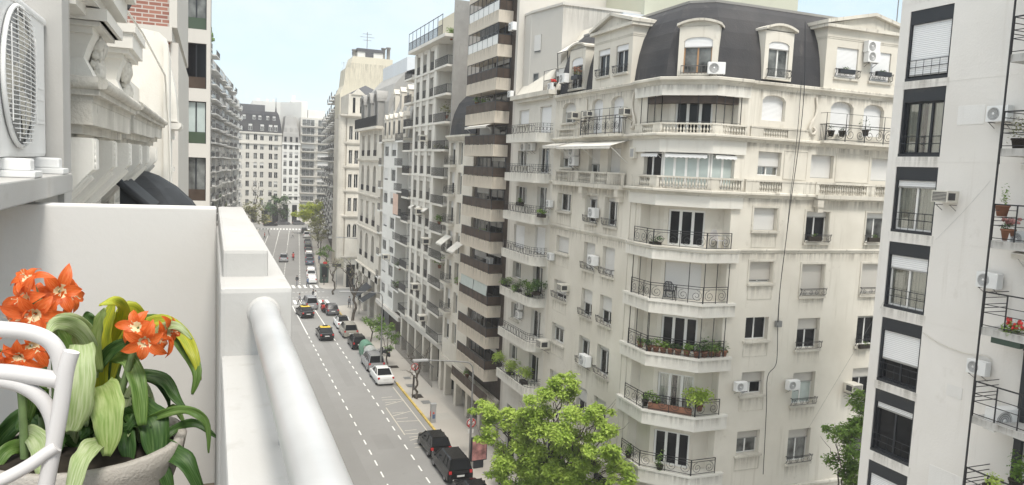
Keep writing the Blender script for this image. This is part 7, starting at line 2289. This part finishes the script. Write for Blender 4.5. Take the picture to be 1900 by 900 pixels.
def bin_(label, base, body, top):
    t = thing('waste_container', label, 'container', base, 0, 'waste containers'); mb = MB(); n = 8
    prof = [(-.9, .15), (.9, .15), (1.0, .9)] + [(.95 * math.cos(math.pi * i / n), .95 + .75 * math.sin(math.pi * i / n)) for i in range(n + 1)] + [(-1.0, .9)]
    v = [(p[0] * .72, -1.1, p[1]) for p in prof] + [(p[0] * .72, 1.1, p[1]) for p in prof]; m = len(prof)
    mb.add(v, [tuple(range(m)), tuple(range(2 * m - 1, m - 1, -1))] + [(i, m + i, m + (i + 1) % m, (i + 1) % m) for i in range(m)])
    sub('body', mb.mesh('body', body), t)
    mb = MB(); mb.cbox(-.58, .58, -1.16, -1.1, .95, 1.45, .02); sub('lid', mb.mesh('lid', top), t)
    for sx in (-1, 1):
        for sy in (-1, 1):
            mb = MB(); mb.lathe([(.001, -.05), (.13, -.05), (.13, .05), (.001, .05)], 10, (0, 0, 0), 0, 'x'); sub('wheel', mb.mesh('wheel', 'tyre'), t, (sx * .5, sy * .8, .13))
M['bin_green'] = plain('green_plastic', (.10, .22, .15), .45, var=.2); M['bin_pale'] = plain('pale_plastic', (.36, .37, .35), .5, var=.15)
bin_('green domed waste container between the parked cars', (16.1, 82.0, 0), 'bin_green', 'lead'); bin_('grey domed waste container just behind the green one', (16.1, 79.2, 0), 'bin_pale', 'ac_gray')
b = on_z(601, 524, PZ); t = thing('kiosk', 'narrow dark green street kiosk with a red cap on the far corner pavement', 'kiosk', b)
mb = MB(); mb.cbox(b.x - .7, b.x + .7, b.y - .6, b.y + .6, b.z, b.z + 3.3, .06); mb.build('body', 'kiosk_green', t)
mb = MB(); mb.cbox(b.x - .2, b.x + .45, b.y - .3, b.y + .3, b.z + 3.3, b.z + 3.6, .04); mb.build('cap', 'red', t)
mb = MB(); mb.box(b.x - .45, b.x + .45, b.y - .63, b.y - .605, b.z + 1.0, b.z + 2.9); mb.build('window', 'glass', t)
for (px, py, H, w, lab) in ((624, 533, 4.0, 1.5, 'dark street name sign on a tall post at the far corner'), (655, 578, 5.0, 0, 'tall dark traffic signal post at the near corner'), (666, 582, 3.6, .0, 'thin pole beside the traffic signal post at the near corner')):
    b = on_z(px, py, PZ); t = thing('street_sign' if w else 'signal_post', lab, 'sign' if w else 'post', b)
    mb = MB(); mb.tube([b, b + Vector((0, 0, H))], .07 if H > 4.5 else .045, 8); mb.build('post', 'steel', t)
    mb = MB()
    if w: mb.cbox(b.x - w / 2, b.x + w / 2, b.y - .04, b.y + .04, b.z + H - .5, b.z + H, .02)
    else: mb.cbox(b.x - .2, b.x + .2, b.y - .15, b.y + .15, b.z + H * .55, b.z + H * .55 + 1.1, .04)
    mb.build('plate' if w else 'signal_box', 'frame_black', t)
# ------------------------------------------------------------------ air conditioners on the walls
def ac_meshes(kind):
    mb = MB()
    if kind == 'split':
        mb.cbox(-.40, .40, -.36, -.04, -.28, .28, .02); c = mb.mesh('casing', 'ac')
        mb = MB(); mb.lathe([(.001, -.362), (.205, -.362), (.205, -.366), (.225, -.366), (.225, -.36)], 20, (-.12, 0, 0), 0, 'y'); g = mb.mesh('fan_grille', 'ac_gray')
        mb = MB()
        for r in (.05, .1, .15, .2): mb.tube([(-.12 + r * math.cos(a), -.37, r * math.sin(a)) for a in [2 * math.pi * k / 16 for k in range(17)]], .006, 3, 0, cap=False)
        mb.lathe([(.001, -.375), (.045, -.375), (.045, -.366)], 10, (-.12, 0, 0), 0, 'y')
        e = mb.mesh('fan_guard', 'ac')
    else:
        mb.cbox(-.32, .32, -.55, .05, -.21, .21, .015); c = mb.mesh('casing', 'ac_beige')
        mb = MB(); mb.box(-.28, .28, -.556, -.549, -.17, .17); mb.box(.319, .324, -.5, -.15, -.13, .13); mb.box(-.324, -.319, -.5, -.15, -.13, .13); g = mb.mesh('fan_grille', 'ac_dark')
        mb = MB()
        for k in range(7): mb.box(-.28, .28, -.562, -.555, -.15 + k * .05, -.135 + k * .05)
        e = mb.mesh('fan_guard', 'ac_beige')
    mb = MB()
    mb.box(-.015, .015, -.36, -.0, -.31, -.285); mb.tube([(0, -.33, -.30), (0, -.005, -.5)], .012, 4)
    return c, g, e, mb.mesh('bracket', 'iron_soft')
def ac(px, py, plane, label, kind='split', rz=None, s=1.0, group='wall air conditioners', dy=0.0):
    """plane: ('x', X) on the street front, ('y', Y) on a side street front"""
    p = on_x(px, py, plane[1]) if plane[0] == 'x' else on_y(px, py, plane[1])
    r = rz if rz is not None else (R(-90) if plane[0] == 'x' else 0.0)
    t = thing('air_conditioner', label, 'air conditioner', p, r, group); t.scale = (s, s, s)
    for n, me in zip(('casing', 'fan_grille', 'fan_guard', 'bracket'), cached(('ac', kind), lambda: ac_meshes(kind))): sub(n, me, t, (-.28, 0, 0) if n == 'bracket' else (0, 0, 0))
    sub('bracket', CACHE[('ac', kind)][3], t, (.28, 0, 0))
X1, Y1 = ('x', 20.36), ('y', 30.06)
for a in ((1072, 215, X1, 'aged window air conditioner right of the arched far window, top of the street side', 'win'), (1052, 146, ('x', 20.2), 'white split unit hung left of the arched slate dormer'), (1027, 161, ('x', 20.35), 'small split unit with red flowers behind it on the sloping attic', 'split', None, .8),
    (1070, 281, X1, 'upper of two stacked units under the small awning'), (1070, 299, X1, 'lower of two stacked units under the small awning'), (1107, 395, X1, 'white split unit between the two curtained windows under the balustraded balcony'), (1024, 378, X1, 'split unit left of the curtained window nearest the rounded balconies', 'split', None, .8),
    (1026, 476, X1, 'small split unit low beside the closed shutter with the dark cord', 'split', None, .8), (1106, 483, X1, 'white split unit between the pair of fully closed shutters'), (1052, 533, X1, 'aged window unit at the right of the single window with net and iron guard', 'win'), (1016, 637, X1, 'aged boxy unit under the lowest clear window by the rounded balconies', 'win', None, 1.2),
    (1092, 668, X1, 'large aged boxy unit between the two curtained lower windows', 'split', None, 1.15), (1168, 208, X1, 'aged window unit at the right end of the dark iron balcony', 'win', None, .9), (1098, 212, X1, 'aged window unit at the left end of the dark iron balcony', 'win', None, .8),
    (1612, 88, Y1, 'upper of two stacked units between the pavilion shutters'), (1612, 107, Y1, 'lower of two stacked units between the pavilion shutters'), (1370, 715, Y1, 'split unit left of the small dark window beside the bay', 'split', None, .85), (1466, 712, Y1, 'aged split unit left of the green curtained window', 'split', None, .9), (1575, 716, Y1, 'aged window unit partly behind the dark green tree', 'win', None, 1.1),
    (1328, 128, ('y', 30.2), 'white split unit standing on the roof ledge beside the bay dormer', 'split', -.5), (1763, 365, ('x', 20.38), 'window unit with a tin cover in the blank coarse wall', 'win', None, .82), (1862, 212, ('x', 20.36), 'split unit at the corner post by the plant cage', 'split', None, .78),
    (1843, 520, ('x', 20.36), 'round fan unit under the frayed awning at the right edge', 'split', None, .78), (1822, 681, ('x', 20.36), 'unit with a looping pipe above the lower right balcony', 'split', None, .72), (978, 273, ('x', 20.36), 'dark triple fan unit above the curtained door of the rounded balconies', 'split', None, .95), (991, 273, ('x', 20.36), 'pale unit right next to the dark triple fan unit', 'split', None, .9),
    (951, 175, ('x', 20.36), 'small unit at the foot of the grey penthouse wall', 'split', None, .8), (968, 567, ('x', 20.36), 'upper of two units over the balcony with thin planting', 'split', None, .85), (967, 583, ('x', 20.36), 'lower of two units over the balcony with thin planting', 'split', None, .85), (956, 50, ('x', 19.9), 'unit hung high on the side of the brown building'),
    (791, 257, ('x', 20.2), 'unit on a pier of the white lattice facade, high', 'win', None, 1.5), (784, 392, ('x', 20.2), 'unit on the white lattice facade at the row with window awnings', 'win', None, 1.5), (797, 447, ('x', 20.2), 'unit on the nearest pier of the lattice facade just below the window awnings', 'win', None, 1.5), (777, 531, ('x', 20.2), 'unit on the middle pier of the lattice facade, low', 'win', None, 1.5), (789, 589, ('x', 20.2), 'lowest unit on the nearest pier of the lattice facade', 'win', None, 1.4),
    (808, 484, ('x', 21.6), 'dark fanned unit in the recessed corner of the lattice facade', 'split', None, 1.1), (721, 476, ('x', 20.3), 'unit on the bright white plain facade', 'win', None, 1.4), (913, 484, ('x', 20.3), 'round fan unit at the inner corner of a brown balcony')):
    ac(*a)
for (px, py, X, lab, s) in ((1848, 772, 20.0, 'large air conditioner standing on the lower right balcony floor', 1.1), (1873, 443, 20.0, 'air conditioner standing on the balcony floor under the pink flowers', .8)):
    p = on_x(px, py, X); t = thing('air_conditioner', lab, 'air conditioner', p, -.15, 'balcony floor units'); t.scale = (s, s, s)
    for n, me in zip(('casing', 'fan_grille', 'fan_guard'), CACHE[('ac', 'split')]): sub(n, me, t)
p = on_x(1179, 284, 20.4); mb = MB(); mb.cbox(20.18, 20.39, p.y - .22, p.y + .22, p.z - .28, p.z + .28, .02); mb.box(20.17, 20.18, p.y - .15, p.y + .15, p.z - .2, p.z + .2, 1); tag(mb.build('wall_box', ['ac_beige', 'ac_gray']), 'square box fixed to the corner strip left of the glazed bay', 'box')

# ------------------------------------------------------------------ plants, pots and chairs on the balconies
def bush(label, c, r, n=160, size=.12, leaf='leaf_mid', pot=None, name='potted_plant', group=None, sq=(1, 1, .9), seed=1, flowers=None, cat='plant'):
    rg = random.Random(seed + int(c[0] * 100 + c[2] * 10)); c = Vector(c)
    t = thing(name, label, cat, (c.x, c.y, c.z - r), 0, group)
    mb = MB()
    for _ in range(4): leaves(mb, c + Vector((rg.gauss(0, .35) * sq[0], rg.gauss(0, .35) * sq[1], rg.gauss(0, .3) * sq[2])) * r, r * .7, n // 4, size, rg, 0, sq)
    mb.build('foliage', leaf, t)
    if flowers:
        mb = MB()
        for _ in range(26): mb.ball(c + Vector((rg.uniform(-1, 1) * sq[0], rg.uniform(-1, .3) * sq[1], rg.uniform(.1, 1) * sq[2])) * r, .045, 5, 4, 0, rough=.3, rg=rg)
        mb.build('blossom', flowers, t)
    if pot:
        z = c.z - r * .75; k = .17 if pot[0] == 'round' else 0; mb = MB()
        if k: mb.lathe([(.001, z - .26), (.12, z - .26), (.17, z), (.19, z), (.19, z + .05), (.15, z + .05), (.001, z + .03)], 12, (c.x, c.y, 0))
        else: mb.cbox(c.x - pot[2] / 2, c.x + pot[2] / 2, c.y - pot[3] / 2, c.y + pot[3] / 2, z - .2, z + .03, .015)
        mb.build('pot', pot[1], t)
    return t
def onbay(px, zf, ins=.28, dz=.0):
    """point on the bay balcony line, inset from the railing, at floor height zf"""
    p = inset(bay, -ins)
    best = None
    for i in range(3):
        a, b = Vector((*p[i], zf)), Vector((*p[i + 1], zf))
        for k in range(41):
            q = a.lerp(b, k / 40); d = q - Vector((0, 0, EYE))
            cxp = 950 + CAM_F * (AX.x * d.x + AY.x * d.y + AZ.x * d.z) / (AX.z * d.x + AY.z * d.y + AZ.z * d.z)
            if best is None or abs(cxp - px) < best[0]: best = (abs(cxp - px), q)
    return best[1] + Vector((0, 0, dz))
for i, (px, r, lf) in enumerate(((1188, .2, 'leaf_mid'), (1203, .24, 'leaf_dark'), (1217, .30, 'leaf_mid'), (1231, .24, 'leaf_mid'), (1245, .18, 'leaf_dark'), (1258, .2, 'leaf_dark'), (1273, .28, 'leaf_mid'), (1292, .3, 'leaf_dark'), (1306, .42, 'leaf_dark'), (1319, .3, 'leaf_mid'), (1331, .36, 'leaf_mid'), (1342, .34, 'leaf_dark'))):
    bush('terracotta potted plant, number %s in the long row on the planted bay balcony' % ('first second third fourth fifth sixth seventh eighth ninth tenth eleventh last'.split()[i]), onbay(px, 12.69, .22, .26 + r * .75), r, 130, .13, lf, ('round', 'terracotta'), group='row of pots on the bay balcony', seed=i)
bush('left of two leafy pots on the railing end of the second bay balcony from below', onbay(1196, 9.76, .2, .62), .34, 150, .12, 'leaf_mid', ('round', 'soil')); bush('right of two leafy pots on the railing end of the second bay balcony from below', onbay(1216, 9.76, .25, .6), .32, 150, .12, 'leaf_mid', ('round', 'soil'))
bush('big light green bush spilling over the rail of the second bay balcony from below', onbay(1296, 9.76, .3, 1.0), .72, 900, .15, 'leaf_bright', ('round', 'terracotta'), sq=(1.2, .8, .8))
for px, lab in ((1222, 'left brown trough on the second bay balcony from below'), (1262, 'right brown trough on the second bay balcony from below')):
    q = onbay(px, 9.76, .16, .0); F = Face(q.x, q.y, -45); mb = MB(); mb.cbox(-.55, .55, -.1, .1, .02, .34, .02); tag(F.build(mb, 'planter_box', 'terracotta', None, 0, 0, 9.76), lab, 'planter', 'brown troughs')
bush('climbing green plant at the lowest bay balcony beside the drain', onbay(1224, 6.76, .1, .5), .40, 200, .1, 'leaf_mid', ('round', 'soil'), sq=(.5, .5, 1.4)); bush('green plant at the left end of the lowest bay balcony', onbay(1166, 6.76, .05, .55), .36, 200, .1, 'leaf_mid', ('round', 'soil'), sq=(.5, .6, 1.2))
bush('dark low plants in a trough on the highest iron bay balcony', onbay(1215, 18.02, .3, .3), .22, 120, .1, 'leaf_dark', ('box', 'soil', .5, .4), sq=(1.6, 1.6, .7))
def plastic_chair(label, p, rz, col):
    t = thing('chair', label, 'chair', p, rz); mb = MB(); mb.cbox(-.24, .24, -.24, .24, .40, .44, .02); sub('seat', mb.mesh('seat', col), t)
    mb = MB(); mb.tube([(-.24, .22, .42), (-.23, .27, .75), (-.12, .29, .90), (.12, .29, .90), (.23, .27, .75), (.24, .22, .42)], .025, 6)
    for k in range(5): mb.box(-.16 + k * .075, -.12 + k * .075, .25, .28, .44, .89)
    sub('backrest', mb.mesh('backrest', col), t)
    mb = MB()
    for s in (-1, 1): mb.tube([(s * .25, .24, .66), (s * .27, -.2, .64), (s * .26, -.22, .42)], .022, 6)
    sub('armrest', mb.mesh('armrest', col), t)
    for sx in (-1, 1):
        for sy in (-1, 1):
            mb = MB(); mb.tube([(sx * .22, sy * .22, .41), (sx * .25, sy * .26, 0)], [.028, .02], 6); sub('leg', mb.mesh('leg', col), t)
plastic_chair('black plastic armchair on the balcony with the lowered white shutter', onbay(1241, 15.38, .5), R(135), 'frame_black'); plastic_chair('white plastic chair on the highest iron bay balcony', onbay(1330, 18.02, .42), R(10), 'chair')
for i, (px, py, r, n, lf, lab) in enumerate(((940, 520, .5, 420, 'leaf_mid', 'dense plant at the left of the overgrown rounded balcony'), (962, 528, .5, 420, 'leaf_mid', 'dense plant, second from the left on the overgrown rounded balcony'), (982, 536, .5, 420, 'leaf_mid', 'dense plant, third from the left on the overgrown rounded balcony'), (995, 530, .55, 420, 'leaf_dark', 'tall plant at the right end of the overgrown rounded balcony'),
        (925, 662, .6, 600, 'leaf_bright', 'bright bush at the left of the lowest rounded balcony'), (948, 678, .62, 600, 'leaf_bright', 'bright bush in the middle of the lowest rounded balcony'), (972, 694, .62, 600, 'leaf_bright', 'bright bush at the right of the lowest rounded balcony'), (1005, 392, .26, 160, 'leaf_mid', 'small green bush on the third rounded balcony from the top'), (965, 372, .2, 90, 'leaf_mid', 'window box plant on the third rounded balcony from the top'))):
    bush(lab, on_x(px, py, 19.75), r, n, .14, lf, ('box', 'soil', .4, .6), group='plants on the rounded balconies', seed=i)
for i, (px, py, r, lab) in enumerate(((900, 186, .3, 'green plant on an upper balcony of the brown building'), (895, 428, .34, 'pair of leafy plants on a middle balcony of the brown building'), (870, 432, .24, 'small plant at the far end of a middle balcony of the brown building'), (885, 186, .3, 'yellowish plant on an upper balcony of the brown building'), (867, 690, .35, 'dark plant on the podium terrace of the brown building'))):
    bush(lab, on_x(px, py, 19.75), r, 130, .13, 'leaf_mid', ('round', 'terracotta'), seed=i)
for i, (px, py, r, lab) in enumerate(((829, 203, .8, 'tall yellowish plant on an upper corner balcony of the lattice facade'), (820, 270, .5, 'rusty shrub on a middle corner balcony of the lattice facade'), (815, 404, .55, 'shrub on the dark solid balcony of the lattice facade'), (816, 483, .7, 'potted shrub on a lower corner balcony of the lattice facade'), (737, 525, .6, 'plant above a white notice on a far corner balcony of the lattice facade'), (742, 490, .6, 'hanging plants on a far balcony of the lattice facade'), (838, 60, .6, 'shrub on the roof terrace of the lattice facade'), (851, 520, .45, 'plant climbing out of a window of the narrow classical house'))):
    bush(lab, on_x(px, py, 20.6), r, 160, .2, 'leaf_olive' if i in (0, 1) else 'leaf_mid', ('round', 'terracotta'), seed=i)
bush('red geraniums in a green trough on the right edge balcony', on_x(1874, 610, 19.6), .34, 420, .07, 'leaf_mid', ('box', 'kiosk_green', .26, .8), name='flower_box', sq=(.6, 1.3, .75), flowers='red')
bush('thin climbing plant on the balcony above the pink flowers at the right edge', on_x(1862, 368, 19.8), .3, 90, .07, 'leaf_mid', ('round', 'terracotta'), sq=(.6, .7, 1.3)); bush('pink flowers in a brown pot on the floor standing unit at the right edge', on_x(1872, 418, 19.75), .2, 110, .06, 'leaf_dark', ('round', 'terracotta'), flowers='poster_pink')
bush('dry creeper in a cage on the upper right edge balcony', on_x(1893, 238, 19.8), .42, 300, .07, 'leaf_olive', ('round', 'soil'), sq=(.8, .8, 1.2)); bush('green creeper over the doorway in the lower right corner', on_x(1888, 870, 19.7), .45, 500, .09, 'leaf_mid', ('round', 'soil'), sq=(.7, .8, 1.1)); bush('yellow-green low plant in the very bottom right corner', on_x(1850, 890, 19.6), .28, 260, .08, 'leaf_bright', ('box', 'soil', .3, .6))
bush('flowers and greens in the guard of the arched slate dormer', on_x(1070, 134, 20.1), .3, 200, .09, 'leaf_olive', ('box', 'frame_black', .3, .9), flowers='terracotta'); bush('red flowers by the attic window above the rounded balconies', on_x(1027, 152, 20.3), .16, 70, .06, 'leaf_dark', ('box', 'soil', .2, .5), flowers='red')
for (px, py, Y, lab) in ((1560, 99, 29.88, 'left'), (1628, 104, 29.88, 'right')): bush('black trough of low plants in the %s pavilion window guard facing the side street' % lab, on_y(px + 12, py + 27, Y), .13, 90, .06, 'leaf_dark', ('box', 'frame_black', 1.0, .16), sq=(2.6, .6, .6))
for (px, py, h) in ((1543, 236, .55), (1607, 232, .8), (1563, 240, .3)): bush({1543: 'dark potted plant at the left of the wide iron balcony', 1607: 'straggly tall potted plant in the middle of the wide iron balcony', 1563: 'small black pot between the other two on the wide iron balcony'}[px], on_y(px, py, 29.8), h * .5, 50, .08, 'leaf_dark', ('round', 'soil'), sq=(.7, .7, 1.1))
for (px, py) in ((1512, 436), (1622, 438), (1605, 636)): bush({1512: 'small plants in the window guard by the black cable', 1622: 'small plants in the guard of the window beside the white building, upper', 1605: 'dark trough in the guard of the window beside the white building, lower'}[px], on_y(px, py, 29.9), .15, 70, .06, 'leaf_mid', ('box', 'soil', .8, .15), sq=(2.0, .6, .7))
# ------------------------------------------------------------------ cables
def cable(label, pts, r=.018, mat='frame_black'):
    mb = MB(); mb.tube(smooth(pts, 4), r, 5); tag(mb.build('cable', mat), label, 'cable')
YC = 29.8
cable('thick black cable hanging loose down the side street front of the corner building', [on_y(px, py, YC) for px, py in ((1494, 40), (1493, 150), (1487, 230), (1478, 300), (1468, 370), (1458, 450), (1447, 540), (1443, 598))], .018)
cable('second thinner black cable beside the thick loose one', [on_y(px, py, YC + .05) for px, py in ((1487, 150), (1482, 220), (1474, 300), (1466, 370), (1459, 440), (1449, 520), (1444, 598))], .013)
cable('thin cable continuing below the small junction box', [on_y(px, py, YC + .1) for px, py in ((1443, 604), (1442, 660), (1438, 680), (1424, 700), (1422, 760), (1416, 880))], .018)
p = on_y(1444, 601, 30.0); mb = MB(); mb.cbox(p.x - .17, p.x + .17, 29.9, 30.09, p.z - .16, p.z + .16, .02); tag(mb.build('junction_box', 'steel'), 'small grey junction box where the black cables end', 'box')
cable('thin wire strung slantwise across the side street front', [on_y(1470, 845, 29.9), on_x(1640, 560, 20.2)], .004, 'steel'); cable('sagging wire looping over the coarse white wall', [on_x(1712, 617, 20.37), on_x(1745, 638, 20.37), on_x(1790, 655, 20.37), on_x(1830, 660, 20.37), on_x(1840, 672, 20.37)], .011, 'ac_beige')
cable('long thin wire slanting across the coarse white wall', [on_x(1736, 445, 20.37), on_x(1790, 390, 20.37), on_x(1838, 335, 20.37)], .003, 'ac_gray')
mb = MB(); q = Vector((34.0, 31, 30)); mb.tube([q, q + Vector((0, 0, 4))], .03, 5); mb.tube([q + Vector((-.9, 0, 2.6)), q + Vector((.9, 0, 2.6))], .02, 4); mb.tube([q + Vector((1.1, 0, 0)), q + Vector((1.1, 0, 4.5))], .03, 5); tag(mb.build('antenna', 'steel'), 'thin antenna masts on the roof behind the right pavilion', 'antenna')
# taller blocks behind the corner building
blank_block('pale green blank building rising behind the black mansard roof', [(27.4, 46), (40.5, 46), (40.5, 70), (27.4, 70)], 37.5, 'green_wall')
# ------------------------------------------------------------------ air
m = bpy.data.materials.new('haze'); m.use_nodes = True
hn, hl_ = m.node_tree.nodes, m.node_tree.links
hn.clear()
ho = hn.new('ShaderNodeOutputMaterial'); hv = hn.new('ShaderNodeVolumePrincipled')
hv.inputs['Color'].default_value = (.96, .97, 1.0, 1); hv.inputs['Density'].default_value = .00055; hv.inputs['Anisotropy'].default_value = .2
hl_.new(hv.outputs[0], ho.inputs['Volume'])
mb = MB(); mb.box(-420, 420, -160, 420, -1.05, 54)
hz = mb.build('haze', m); hz['kind'] = 'stuff'
SC.cycles.volume_bounces = 1
